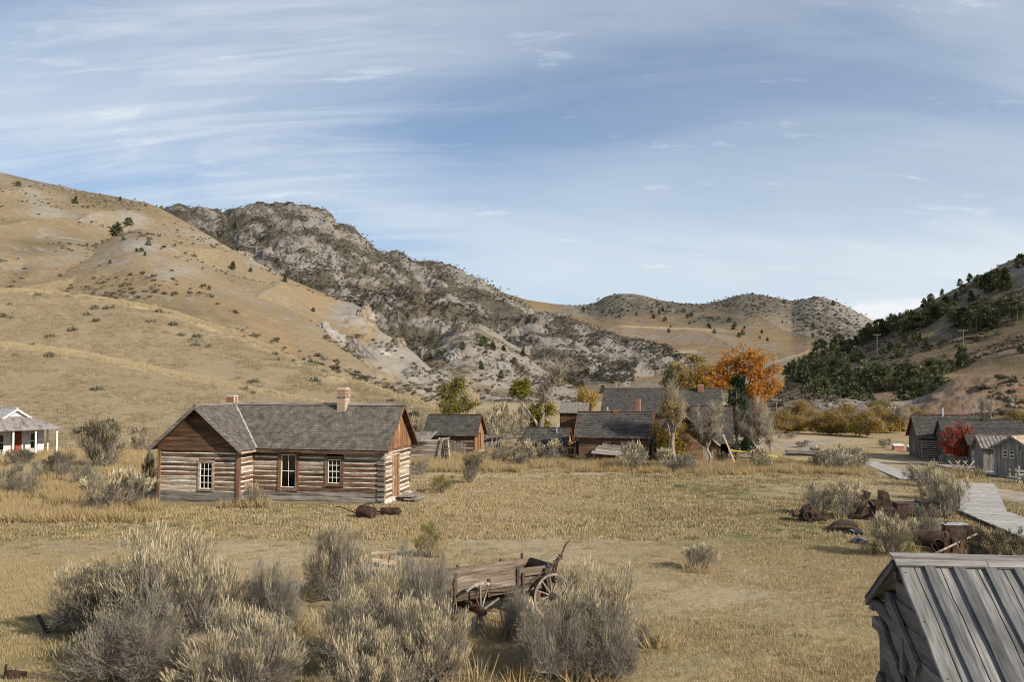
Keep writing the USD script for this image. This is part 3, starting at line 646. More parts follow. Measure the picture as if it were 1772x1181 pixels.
def bush(arr, k, px, base, w, top, label, group='sagebrush', name='sagebrush', d=None, cat='shrub', on=None):
    """w, top: the width and the top that the survey of the photograph gives for it"""
    g = G(px, base) if d is None else atd(px, d)
    if on is not None: g = on_hill(on, px, base)
    dist = g[1]
    h = (px_of(g)[1]-top)/FOC*dist
    ww = w/FOC*dist
    R_, H_ = SIZE[str(arr[k % len(arr)].GetPath())]
    sx, sz = ww/(2*R_), h/H_
    if on is None: BUSHES.append((g[0], g[1], ww/2))
    g[2] -= 0.03
    place(arr[k % len(arr)], name, g, float(_brng.uniform(0, 360)), (sx, sx, sz), label, cat, group)

# foreground thicket
F_ = 'sagebrush in the foreground'
bush(SAGE_BIG, 0, 300, 1120, 250, 925, 'tallest silvery tan sagebrush left of centre in the foreground', F_)
bush(SAGE_BIG, 1, 175, 1105, 190, 975, 'broad silvery sagebrush at the left end of the foreground thicket, above broken timbers', F_)
bush(SAGE_BIG, 2, 355, 1085, 170, 970, 'sagebrush filling the right shoulder behind the tallest foreground bush', F_)
bush(SAGE_BIG_GREY, 0, 240, 1180, 210, 1035, 'grey twiggy half-dead sagebrush low in front of the tallest bush', F_)
bush(SAGE_BIG_GREY, 1, 468, 1110, 125, 975, 'dark grey twiggy sagebrush in the gap between the two foreground thickets', F_)
bush(SAGE_BIG, 1, 430, 1225, 240, 1062, 'pale sagebrush cut by the bottom edge, left of centre', F_)
bush(SAGE_BIG, 0, 578, 1040, 115, 908, 'silvery sagebrush at the back of the middle thicket, in front of the broken wagon end', F_)
bush(SAGE_BIG_GREY, 0, 730, 1085, 118, 945, 'grey sagebrush leaning over the left end of the wooden wagon', F_)
bush(SAGE_BIG, 2, 632, 1165, 190, 990, 'tan tipped sagebrush in the middle of the central thicket', F_)
bush(SAGE_BIG, 1, 740, 1190, 150, 1040, 'silvery sagebrush at the right edge of the central thicket beside the dark grass gap', F_)
bush(SAGE_BIG, 0, 650, 1240, 170, 1090, 'sagebrush at the bottom edge below the central thicket', F_)
bush(SAGE_BIG_GREY, 1, 897, 1105, 70, 1020, 'small dark grey sagebrush in front of the wagon axle', F_)
bush(SAGE_BIG, 2, 1015, 1150, 190, 988, 'wide tan tipped sagebrush to the right of the wagon', F_)
bush(SAGE_BIG_GREY, 0, 960, 1175, 140, 1050, 'grey lower sagebrush at the left foot of the wide bush by the wagon', F_)
bush(SAGE_BIG_GREY, 1, 1055, 1175, 120, 1060, 'grey twiggy sagebrush at the right foot of the wide bush by the wagon', F_)
bush(SAGE_MED, 0, 1108, 1122, 60, 1070, 'low pale sagebrush with bare white stems right of the foreground thicket', F_)
bush(RABBIT, 0, 740, 965, 44, 905, 'golden rabbitbrush sticking up behind the central thicket', F_, 'rabbitbrush')
bush(SAGE_MED, 1, 1213, 986, 66, 944, 'lone small sagebrush in the open meadow', F_)
# beside the scrap iron and the boardwalk
Q_ = 'bushes among the scrap iron'
bush(SAGE_MED, 2, 1418, 893, 66, 838, 'left half of the sagebrush pair behind the small rusty boiler', Q_)
bush(SAGE_MED, 0, 1465, 897, 76, 832, 'right half of the sagebrush pair left of the rusty hopper', Q_)
bush(SAGE_MED, 1, 1540, 962, 86, 888, 'tallest sagebrush at the centre of the scrap yard', Q_)
bush(RABBIT, 0, 1565, 962, 44, 925, 'yellow green rabbitbrush at the foot of the central scrap yard bush', Q_, 'rabbitbrush')
bush(RABBIT, 0, 1513, 962, 24, 938, 'small yellow rabbitbrush left of the central scrap yard bush', Q_, 'rabbitbrush')
bush(SAGE_MED_GREY, 0, 1597, 938, 72, 873, 'silver grey sagebrush in front of the long rusty tank', Q_)
bush(SAGE_MED, 2, 1600, 842, 72, 800, 'dark based sagebrush above the scrap yard beside the far boardwalk', Q_)
bush(SAGE_MED, 1, 1638, 897, 72, 818, 'tall olive sagebrush leaning beside the grey boardwalk', Q_)
bush(SAGE_MED, 0, 1622, 866, 56, 816, 'olive sagebrush behind the tall one beside the boardwalk', Q_)
bush(SAGE_DARK, 0, 1722, 975, 74, 915, 'dark rabbitbrush at the end of the boardwalk above the plank roof', Q_)
bush(SAGE_DARK, 1, 1765, 978, 60, 918, 'dark bush at the right edge above the plank roof', Q_)
bush(SAGE_DARK, 1, 1696, 975, 44, 935, 'small dark bush beside the iron pole above the plank roof', Q_)
# round the log cabin and on the left
L_ = 'sagebrush on the left by the porch house'
bush(SAGE_MED, 0, 437, 878, 42, 836, 'small sagebrush in the corner of the log cabin wing', L_)
bush(SAGE_MED, 1, 192, 890, 124, 815, 'wide sagebrush in the golden grass left of the log cabin', L_)
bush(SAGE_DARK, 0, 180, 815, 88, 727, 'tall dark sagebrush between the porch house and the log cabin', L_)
bush(SAGE_FAR, 0, 242, 785, 40, 736, 'smaller sagebrush just behind the tall dark one', L_)
bush(SAGE_MED_GREY, 0, 32, 860, 84, 800, 'rounded grey sagebrush at the left edge below the porch house', L_)
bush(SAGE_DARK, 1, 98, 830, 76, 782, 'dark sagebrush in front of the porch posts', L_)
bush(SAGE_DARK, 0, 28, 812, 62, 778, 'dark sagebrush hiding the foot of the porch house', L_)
bush(SAGE_MED_GREY, 1, 150, 845, 50, 800, 'grey sagebrush between the wide one and the tall dark one', L_)
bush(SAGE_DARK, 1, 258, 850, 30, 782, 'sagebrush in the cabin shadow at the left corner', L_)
# across the village
V_ = 'sagebrush before the village sheds'
bush(RABBIT, 0, 765, 853, 62, 822, 'low olive rabbitbrush pair right of the cabin step', V_, 'rabbitbrush')
bush(SAGE_DARK, 0, 812, 838, 40, 786, 'upright dark sagebrush at the meadow edge before the leaning log shed', V_)
bush(SAGE_MED_GREY, 1, 728, 822, 40, 795, 'low grey sagebrush behind the cabin corner', V_)
bush(SAGE_FAR, 1, 838, 800, 50, 778, 'small sagebrush before the board shed', V_)
bush(SAGE_FAR_GREY, 0, 868, 800, 40, 776, 'grey sagebrush in front of the collapsed shack', V_)
bush(SAGE_FAR, 0, 915, 802, 58, 762, 'left of two big sagebrush at the foot of the broken tree', V_)
bush(SAGE_FAR, 1, 952, 802, 62, 762, 'right of two big sagebrush at the foot of the broken tree', V_)
bush(SAGE_FAR_GREY, 1, 905, 806, 34, 785, 'grey low sagebrush left below the broken tree', V_)
bush(SAGE_FAR, 0, 1094, 815, 66, 766, 'round sagebrush in front of the brown house windows', V_)
bush(SAGE_FAR, 1, 1160, 816, 66, 776, 'sagebrush in front of the gabled wall', V_)
bush(SAGE_FAR_GREY, 0, 1190, 818, 44, 785, 'grey sagebrush right of the gabled wall bush', V_)
bush(SAGE_DARK, 1, 1243, 806, 34, 780, 'dark little bush below the leaning pale plank', V_)
bush(SAGE_FAR, 0, 1319, 816, 44, 776, 'sagebrush right of the pale bare trees', V_)
bush(SAGE_FAR, 1, 1425, 812, 60, 774, 'left mass of the long sagebrush clump beside the dirt road', V_)
bush(SAGE_FAR, 0, 1458, 816, 66, 772, 'middle of the long sagebrush clump beside the dirt road', V_)
bush(SAGE_FAR_GREY, 1, 1488, 812, 40, 776, 'right end of the long sagebrush clump beside the dirt road', V_)
bush(SAGE_FAR, 1, 1530, 776, 26, 758, 'small sagebrush below the transformer pole', V_)
bush(SAGE_FAR, 0, 1705, 806, 58, 782, 'sagebrush in front of the grey shed windows', V_)
bush(SAGE_FAR_GREY, 0, 1368, 760, 24, 748, 'low sagebrush by the golden willows', V_)
bush(SAGE_DARK, 0, 1005, 806, 26, 788, 'dark bush at the corner of the brown house lean-to', V_)
bush(SAGE_FAR_GREY, 1, 1392, 776, 26, 762, 'grey dead brush at the fallen log pile', V_)

# ---------------- trees
def tree_parts(seed, H, trunk_h, crown, trunk_r=0.2, limbs=7, leaves=3000, leaf=(0.14, 0.1), clump=0.5, lean=(0, 0), spread=0.8, twig=True, sub=5, up=0.6, nclump=None, bare=0.0, hole=0.25):
    """crown: list of (cx, cy, cz, rx, ry, rz) lobes; limbs reach into the lobes, leaf clumps sit on the limb ends"""
    rng = np.random.default_rng(seed)
    W = []
    base = np.zeros(3)
    t = np.linspace(0, 1, 7)[:, None]
    topc = np.array([lean[0], lean[1], trunk_h])
    tr = base + (topc-base)*t + np.concatenate([np.zeros((1, 3)), rng.normal(0, 0.03*trunk_h, (6, 3))*[1, 1, 0.2]])
    W.append(tube(tr, trunk_r*np.linspace(1.25, 0.62, 7), 8, caps=False))
    ends = []
    for lob in crown:
        c, r = np.array(lob[:3]), np.array(lob[3:])
        nl = max(2, int(round(limbs*np.prod(r)**(1/3))))
        for _ in range(nl):
            tt = rng.uniform(0.45, 1.0); p0 = np.array([np.interp(tt, t[:, 0], tr[:, k]) for k in range(3)])
            e = c + unit(rng.normal(size=3))*r*rng.uniform(0.3, 0.9)
            q = np.linspace(0, 1, 6)[:, None]
            arc = (e-p0)*q + np.array([0, 0, 1])*np.linalg.norm(e-p0)*0.12*np.sin(q*np.pi)*up + rng.normal(0, 0.03, (6, 3))*np.linalg.norm(e-p0)*q*(1-q)*3
            br = p0+arc
            W.append(tube(br, np.linspace(trunk_r*0.42, trunk_r*0.07, 6), 5, caps=False))
            for _ in range(sub):
                x = rng.uniform(0.35, 1.0); b0 = np.array([np.interp(x, q[:, 0], br[:, k]) for k in range(3)])
                e2 = b0 + (unit(rng.normal(size=3)) + np.array([0, 0, up*0.7]) + 0.4*unit(e-p0))*r*rng.uniform(0.25, 0.5)
                e2 = c + (e2-c)*min(1.0, 1.0/(np.linalg.norm((e2-c)/r)+1e-9))
                q2 = np.linspace(0, 1, 4)[:, None]
                b2 = b0 + (e2-b0)*q2 + rng.normal(0, 0.05, (4, 3))*np.linalg.norm(e2-b0)*q2
                W.append(tube(b2, np.linspace(trunk_r*0.11, trunk_r*0.03, 4), 3, caps=False))
                ends += [b2[2], b2[3], b0 + (e2-b0)*0.6]
    ends = np.array(ends)
    if twig:
        n = len(ends)*5
        b = ends[rng.integers(0, len(ends), n)]
        W.append(ribbons(b, b + (unit(rng.normal(size=(n, 3)))+[0, 0, up])*clump*rng.uniform(0.5, 1.5, (n, 1)), 0.018+0.02*trunk_r, rng))
    fol = None
    if leaves:
        keep = ends[rng.random(len(ends)) > bare]
        wt = rng.gamma(1.2, 1.0, len(keep)); wt /= wt.sum()
        c = keep[rng.choice(len(keep), leaves, p=wt)]
        b = c + rng.normal(0, 1, (leaves, 3))*clump*[1, 1, 0.7]*rng.uniform(0.3, 1, (leaves, 1))
        fol = kites(b, rng.normal(size=(leaves, 3))+[0, 0, -0.2], leaf[0]*rng.uniform(0.7, 1.4, leaves), leaf[1]*rng.uniform(0.7, 1.4, leaves), rng)
    return join(W), fol
def tree(name, loc, label, leafm, barkm, cat='tree', group=None, rz=0, **kw):
    t = thing(name, loc, rz, label, cat, group)
    w, f = tree_parts(**kw)
    obj('trunk', w, barkm, t, smooth=True)
    if f is not None: obj('crown', f, leafm, t)
    return t
M_orange = leafmat('orange_leaf', [(0.46, 0.20, 0.030), (0.58, 0.28, 0.040), (0.66, 0.36, 0.065), (0.50, 0.22, 0.032)], 0.35, 0.0)
M_yellow = leafmat('yellow_green_leaf', [(0.20, 0.18, 0.028), (0.33, 0.26, 0.04), (0.46, 0.32, 0.045), (0.27, 0.22, 0.038)], 0.35, 0.0)
M_gold = leafmat('gold_willow_leaf', [(0.36, 0.24, 0.045), (0.50, 0.32, 0.055), (0.42, 0.285, 0.065), (0.31, 0.235, 0.055)], 0.35, 0.12)
M_straw = leafmat('straw_leaf', [(0.36, 0.26, 0.10), (0.42, 0.33, 0.17), (0.30, 0.21, 0.08)], 0.35, 0.05)
M_pale = leafmat('pale_twig_leaf', [(0.27, 0.225, 0.165), (0.35, 0.30, 0.22), (0.34, 0.26, 0.14)], 0.3, 0.05)
M_red = leafmat('red_leaf', [(0.40, 0.06, 0.025), (0.55, 0.10, 0.035), (0.52, 0.18, 0.04), (0.34, 0.07, 0.025)], 0.3, 0.0)
M_spruce = leafmat('spruce_needle', [(0.035, 0.055, 0.024), (0.06, 0.085, 0.036), (0.095, 0.12, 0.05)], 0.1, 0.1)
M_juniper = leafmat('juniper_needle', [(0.105, 0.112, 0.054), (0.175, 0.178, 0.088), (0.25, 0.24, 0.125)], 0.1, 0.18)

def sc(px0, px1, d): return (px1-px0)/FOC*d
# orange cottonwood behind the houses
d = 88; g = atd(1290, d)
k = d/FOC
tree('cottonwood_tree', g, 'big bright orange cottonwood with forked dark limbs behind the village', M_orange, M_bark, seed=301, H=11, trunk_h=5.0, trunk_r=0.34, limbs=4.5, sub=6, leaves=13000, leaf=(0.20, 0.15), clump=0.42, up=0.7, bare=0.12,
     crown=[(0.4, 0, 9.3, 2.6, 2.2, 1.5), (-1.6, 0.3, 8.0, 1.9, 2.0, 1.2), (2.6, 0.2, 7.8, 1.7, 1.8, 1.1), (-3.4, 0.2, 6.9, 1.5, 1.6, 1.0), (1.6, -0.5, 5.6, 1.6, 1.5, 1.5), (3.4, 0.5, 5.9, 1.2, 1.3, 0.8), (1.2, -0.4, 3.6, 1.3, 1.3, 1.4)])
g = atd(1195, 95)
tree('golden_tree', g, 'dull gold tree standing behind the big dark roof', M_gold, M_bark, seed=302, H=8, trunk_h=4.5, trunk_r=0.22, limbs=5, leaves=7000, leaf=(0.20, 0.15), clump=0.5, bare=0.1,
     crown=[(0, 0, 7.4, 2.3, 2.0, 1.9), (1.8, 0, 6.2, 1.5, 1.5, 1.5), (-1.6, 0.2, 6.6, 1.3, 1.4, 1.5)])
g = atd(1163, 93)
tree('green_bush_tree', g, 'dark green bushy treetop left of the gold one behind the roof', M_juniper, M_bark, seed=303, H=7, trunk_h=4, trunk_r=0.15, limbs=4, leaves=3500, leaf=(0.22, 0.14), clump=0.4, crown=[(0, 0, 6.5, 1.2, 1.2, 1.3)])
# dark spruce
def conifer_parts(seed, H, R, n, leaf, round_=0.0, gaps=0.25):
    rng = np.random.default_rng(seed)
    tr = tube(np.stack([np.zeros(6), np.zeros(6), np.linspace(0, H*0.9, 6)], -1), np.linspace(0.03*H, 0.006*H, 6), 5, caps=False)
    nb = 46
    zb = H*np.sort(rng.uniform(0.06, 0.98, nb)); ab = rng.uniform(0, 2*np.pi, nb)
    k = rng.integers(0, nb, n)
    prof = np.clip((1-zb[k]/H), 0.02, 1)
    prof = (1-round_)*prof**0.85 + round_*np.sqrt(np.clip(1-(2*(zb[k]/H)-0.9)**2*0.85, 0.05, 1))*0.95
    lump = 1 + 0.30*np.sin(3*ab[k]+zb[k]*3/H*4) + rng.normal(0, 0.1, n)
    r = R*prof*lump*rng.uniform(0.12, 1.0, n)**0.6
    a = ab[k] + rng.normal(0, 0.33, n)
    b = np.stack([np.cos(a)*r, np.sin(a)*r, zb[k] - 0.10*r + rng.normal(0, 0.035*H, n)], -1)
    d = np.stack([np.cos(a), np.sin(a), 0.25+0.9*round_+rng.normal(0, 0.35, n)], -1) + rng.normal(0, 0.35, (n, 3))
    br = ribbons(np.stack([np.zeros(nb), np.zeros(nb), zb*0.95], -1), np.stack([np.cos(ab)*R*(1-zb/H)*0.85, np.sin(ab)*R*(1-zb/H)*0.85, zb], -1), 0.012*H, rng)
    return join([tr, br]), kites(b, d, leaf[0]*rng.uniform(0.6, 1.4, n), leaf[1]*rng.uniform(0.7, 1.4, n), rng)
g = atd(1274, 74)
t = thing('spruce_tree', g, 0, 'dark green upright evergreen in front of the orange cottonwood', 'tree')
w, f = conifer_parts(310, 6.4, 1.55, 7000, (0.28, 0.11), 0.6)
obj('trunk', w, M_bark, t); obj('crown', f, M_spruce, t)
# pale leafless and thinly leaved trees in front of the houses
g = atd(1163, 56.5)
tree('aspen_tree', g, 'pale thin-leaved tree with a straight grey trunk before the gabled house', M_straw, M_pale_bark, seed=320, H=5.4, trunk_h=3.2, trunk_r=0.15, limbs=8, sub=8, leaves=3200, leaf=(0.10, 0.06), clump=0.34, up=1.3, crown=[(0.1, 0, 4.3, 1.0, 0.9, 1.4), (0.5, 0, 3.2, 0.8, 0.8, 1.0), (-0.5, 0, 3.7, 0.8, 0.8, 0.9)])
g = atd(1160, 57.4)
tree('golden_sapling', g, 'low yellow leafy growth round the foot of the pale tree by the gable', M_gold, M_bark, seed=321, H=3, trunk_h=1.2, trunk_r=0.05, limbs=6, leaves=3600, leaf=(0.12, 0.08), clump=0.3, crown=[(-0.3, 0, 1.5, 1.0, 0.7, 0.9), (0.8, 0, 1.5, 0.7, 0.5, 0.8), (-0.8, 0, 2.3, 0.6, 0.5, 0.6), (0.3, 0, 2.4, 0.6, 0.5, 0.5)])
g = atd(1226, 57)
tree('bare_tree', g, 'leafless pale tree right of the gabled house doors', M_pale, M_pale_bark, seed=322, H=4.6, trunk_h=2.6, trunk_r=0.09, limbs=11, sub=10, leaves=1800, leaf=(0.10, 0.05), clump=0.3, up=1.1, crown=[(0, 0, 3.1, 1.1, 1.0, 1.25), (0, 0, 2.3, 1.2, 0.9, 0.8)])
g = atd(1305, 63)
tree('bare_tree', g, 'broad leafless pale tree thicket under the spruce', M_pale, M_pale_bark, seed=323, H=4.8, trunk_h=2.2, trunk_r=0.09, limbs=8, sub=9, leaves=1300, leaf=(0.10, 0.05), clump=0.34, up=1.2, crown=[(0, 0, 3.3, 1.0, 1.0, 1.4), (0.8, 0, 2.2, 0.9, 0.8, 0.9), (-0.6, 0, 2.2, 0.8, 0.8, 0.9)])
g = atd(1275, 64)
tree('bare_tree', g, 'slim leafless tree with a dark foot left of the broad pale thicket', M_pale, M_bark, seed=324, H=4.0, trunk_h=2.6, trunk_r=0.07, limbs=7, sub=7, leaves=500, leaf=(0.10, 0.05), clump=0.3, up=1.2, crown=[(0, 0, 3.0, 0.7, 0.7, 1.1)])
g = atd(1330, 68)
tree('bare_tree', g, 'low grey leafless shrub tree right of the pale thicket by the flat board ramp', M_pale, M_bark, seed=325, H=3.0, trunk_h=1.2, trunk_r=0.05, limbs=8, sub=8, leaves=500, leaf=(0.10, 0.05), clump=0.3, up=1.0, crown=[(0, 0, 1.9, 1.0, 0.8, 0.9)])
# broken cottonwood with a snapped stub, pom-pom of leaves left, bare leaning limb right
d = 66; g = atd(934, d); s = d/FOC
t = thing('broken_cottonwood', g, 0, 'half-dead cottonwood with a snapped pale trunk and a leaning bare limb', 'tree')
def pt(px, py, dy=0.0): return np.array([(px-934)*s, dy, (770-py)*s])
W = [tube([pt(931, 775), pt(933, 745), pt(937, 715), pt(941, 700)], [0.34, 0.27, 0.21, 0.09], 8), tube([pt(934, 740), pt(929, 728), pt(931, 722)], [0.22, 0.15, 0.05], 6)]
limb = [pt(934, 730, 0.2), pt(938, 712, 0.3), pt(937, 690, 0.2), pt(943, 672, 0), pt(953, 652, -0.1), pt(964, 640, 0), pt(976, 628, 0.1)]
W2 = []; W, W2 = W2, W
W.append(tube(limb, np.linspace(0.26, 0.05, 7), 7, caps=False))
limb2 = [pt(934, 728, 0.1), pt(922, 708, 0), pt(908, 690, -0.1), pt(899, 680, 0)]
W.append(tube(limb2, np.linspace(0.15, 0.05, 4), 6, caps=False))
rng = np.random.default_rng(330)
ends = []
for lb, n, sp in ((limb, 150, 1.25), (limb2, 14, 0.5)):
    lb = np.array(lb)
    for _ in range(n):
        x = rng.uniform(2 if lb is not None and n > 20 else 1, len(lb)-1); i = min(int(x), len(lb)-2); b0 = lb[i]+(lb[i+1]-lb[i])*(x-i)
        e = b0 + (unit(rng.normal(size=3))+[0, 0, 0.9])*rng.uniform(0.3, 1.0)*sp
        W.append(tube([b0, (b0+e)/2+rng.normal(0, 0.06, 3), e], [0.035, 0.022, 0.008], 3, caps=False)); ends.append(e)
ends = np.array(ends); n = 1500
b = ends[rng.integers(0, len(ends), n)]
W.append(ribbons(b, b+(unit(rng.normal(size=(n, 3)))+[0, 0, 0.5])*rng.uniform(0.2, 0.6, (n, 1)), 0.02, rng))
obj('limbs', join(W), M_bark, t, smooth=True); obj('trunk', join(W2), M_pale_bark, t, smooth=True)
def puff(c, r, n, clumps=26):
    cc = np.array(c) + unit(rng.normal(size=(clumps, 3)))*np.array(r)*rng.uniform(0.35, 0.95, (clumps, 1))
    b = cc[rng.integers(0, clumps, n)] + rng.normal(0, 0.17, (n, 3))
    return kites(b, rng.normal(size=(n, 3)), 0.15*rng.uniform(0.7, 1.3, n), 0.11, rng)
obj('crown', join([puff(pt(901, 662), (0.85, 0.8, 0.95), 3000), puff(pt(926, 700, 0.5), (0.75, 0.7, 0.75), 1500), puff(pt(953, 695, 0.5), (0.45, 0.5, 0.55), 600), puff(pt(938, 720, 0.6), (0.9, 0.6, 0.5), 1100), puff(pt(958, 642), (0.30, 0.3, 0.32), 350), puff(pt(940, 668, 0.2), (0.3, 0.3, 0.5), 120)]), M_yellow, t)
# yellow-green tree behind the board shed
g = atd(788, 86)
tree('yellow_cottonwood', g, 'loose yellow green cottonwood with pale dead branches behind the board shed', M_yellow, M_pale_bark, seed=335, H=7.5, trunk_h=4, trunk_r=0.16, limbs=6, sub=6, leaves=6500, leaf=(0.16, 0.12), clump=0.36, up=0.9, bare=0.3,
     crown=[(-1.0, 0, 3.6, 1.1, 1.1, 1.9), (0.3, 0, 5.6, 0.9, 0.9, 1.2), (1.1, 0, 3.4, 1.2, 1.1, 1.6), (-0.2, -0.2, 2.6, 1.8, 1.2, 1.0)])
g = atd(1010, 92)
tree('golden_sapling', g, 'yellow bushy tree behind the tall narrow shed', M_gold, M_bark, seed=336, H=5, trunk_h=2, trunk_r=0.1, limbs=5, leaves=3000, leaf=(0.17, 0.12), clump=0.35, crown=[(0, 0, 4.2, 1.1, 1.0, 1.5), (0.9, 0, 3.2, 1.0, 1.0, 1.2)])
# red ornamental tree by the right-hand houses
g = atd(1654, 66)
t = tree('red_tree', g, 'rounded scarlet autumn tree in front of the dark log houses', M_red, M_bark, seed=340, H=4, trunk_h=1.1, trunk_r=0.08, limbs=9, sub=8, leaves=9000, leaf=(0.12, 0.08), clump=0.26, up=1.3, crown=[(0, 0, 2.1, 1.25, 1.0, 1.0), (-0.8, 0, 1.4, 0.95, 0.8, 0.8), (0.85, 0, 1.4, 0.95, 0.8, 0.8), (0.2, 0, 2.8, 0.7, 0.5, 0.55), (-0.4, 0, 2.6, 0.5, 0.5, 0.5), (0, -0.1, 1.0, 1.4, 0.8, 0.5)])
# big grey-green brush mass behind the board shed: separate tall shrubs
for i, (px, d_, w_, h_) in enumerate([(840, 78, 44, 2.3), (868, 80, 50, 2.9), (895, 82, 44, 2.6), (858, 88, 60, 3.6), (910, 90, 40, 3.2), (722, 80, 30, 2.4)]):
    g = atd(px, d_); q = SAGE_FAR[i % 2]; ww = w_/FOC*d_
    place(q, 'tall_brush', g, i*70, (ww/2.1, ww/2.1, h_/1.45), f'{nth([840, 868, 895, 858, 910], i)} tall olive brush from the left between board shed and broken cottonwood' if px > 800 else 'bare dark bush left of the board shed roof', 'shrub', 'tall brush behind the sheds' if px > 800 else None)
# golden willows across the valley
rng = np.random.default_rng(345)
WIL = []
for i in range(3):
    pr = proto(f'willow_{i}')
    w, f = tree_parts(seed=350+i, H=4.5, trunk_h=0.5, trunk_r=0.08, limbs=8, sub=6, leaves=8500, leaf=(0.22, 0.11), clump=0.42, up=1.5, crown=[(0, 0, 2.0, 2.2, 1.6, 1.9), (-1.9, 0, 1.3, 1.5, 1.3, 1.3), (2.0, 0, 1.4, 1.6, 1.3, 1.35), (0.8, -0.8, 0.9, 1.8, 1.0, 0.9), (-1.0, -0.8, 0.8, 1.6, 1.0, 0.8)])
    obj('trunk', w, M_bark, pr); obj('crown', f, [M_gold, M_yellow, M_gold][i], pr); WIL.append(pr)
wl = [(1362, 112, 1.05, 0), (1400, 118, 1.0, 2), (1432, 108, 1.0, 0), (1470, 112, 0.95, 1), (1500, 104, 1.05, 2), (1525, 112, 1.15, 0), (1560, 116, 1.0, 2), (1385, 128, 1.3, 2), (1455, 130, 1.2, 0), (1520, 132, 1.25, 1), (1575, 130, 1.1, 0), (1752, 118, 1.15, 2), (1800, 112, 1.3, 0), (1725, 128, 0.9, 1), (1350, 126, 0.9, 1)]
def wlab(i):
    px, d_ = wl[i][:2]
    if px > 1600: return f'{nth([w[0] if w[0] > 1600 else 9e9 for w in wl], i)} golden willow from the left behind the dark houses'
    f = d_ < 120
    return f'{nth([w[0] if w[0] < 1600 and (w[1] < 120) == f else 9e9 for w in wl], i)} golden willow from the left in the {"front" if f else "back"} row along the creek'
for i, (px, d_, s_, v_) in enumerate(wl):
    place(WIL[v_], 'willow', atd(px, d_)-[0, 0, 0.1], i*67, (s_, s_, s_*rng.uniform(0.62, 0.80)), wlab(i), 'willow', 'golden willows along the creek' if px < 1600 else 'golden willows behind the dark houses')
for i, (px, d_, h_) in enumerate([(1565, 106, 3.2), (1555, 110, 3.4), (1700, 112, 4.6), (1712, 116, 4.2)]):
    g = atd(px, d_)
    tree('bare_sapling', g, ('right' if px > 1560 else 'left')+' of two pale leafless saplings beside the transformer pole' if px < 1600 else ('left' if px < 1706 else 'right')+' of two pale leafless saplings above the dark house roofs', M_pale, M_pale_bark, cat='tree', group='bare saplings by the pole' if px < 1600 else 'bare saplings above the roofs', seed=370+i, H=h_, trunk_h=h_*0.5, trunk_r=0.06, limbs=6, sub=6, leaves=400, leaf=(0.14, 0.06), clump=0.35, up=1.6, crown=[(0, 0, h_*0.68, 0.8, 0.8, h_*0.33)])
# junipers on the hills
JUN = []
for i in range(4):
    pr = proto(f'juniper_{i}')
    w, f = conifer_parts(380+i, 1.0, [0.34, 0.42, 0.30, 0.48][i], 1500, (0.11, 0.055), [0.45, 0.8, 0.2, 0.9][i])
    obj('trunk', w, M_bark, pr); obj('crown', f, M_juniper, pr); JUN.append(pr)
def juniper(hillname, px, py, hpx, label, group, v):
    g = on_hill(hillname, px, py) if hillname else G(px, py)
    h = hpx/FOC*g[1]
    place(JUN[v % 4], 'juniper', g-[0, 0, 0.05*h], float(rng.uniform(0, 360)), (h*rng.uniform(0.85, 1.25), h*rng.uniform(0.85, 1.25), h), label, 'juniper', group)
rng = np.random.default_rng(390)
one = [(195,403,20,'dark juniper pair member highest on the brown slope above the spur'),(205,408,24,'larger juniper beside the first one in the gully head'),(224,390,14,'small juniper by pale rocks below the skyline of the brown hill'),(213,416,9,'tiny juniper under the gully junipers'),(258,424,9,'tiny juniper on the bare spur crest'),(237,436,7,'leftmost of three tiny junipers by the white rocks'),(245,436,8,'middle of three tiny junipers by the white rocks'),(251,442,7,'rightmost of three tiny junipers by the white rocks'),(191,456,7,'tiny juniper low on the left of the spur'),(404,466,15,'round dark juniper alone in the middle of the brown slope'),(435,471,8,'small juniper right of the round lone one'),(492,488,13,'olive juniper on the right of the brown slope'),(361,501,7,'tiny juniper on the lower brown slope'),(46,492,14,'dark juniper at the mouth of the left gully'),(31,322,9,'small dark juniper near the skyline at the left edge'),(130,352,14,'dark bush juniper below the left skyline'),(541,540,7,'tiny juniper above the orange soil patch'),(207,348,8,'small juniper right at the brown hill skyline')]
for i, (px, py, h, lab) in enumerate(one): juniper('brown_hill' if px < 230 and py < 400 or py < 360 or px > 395 else 'front_spur', px, py, h, lab, None, i*3+1)
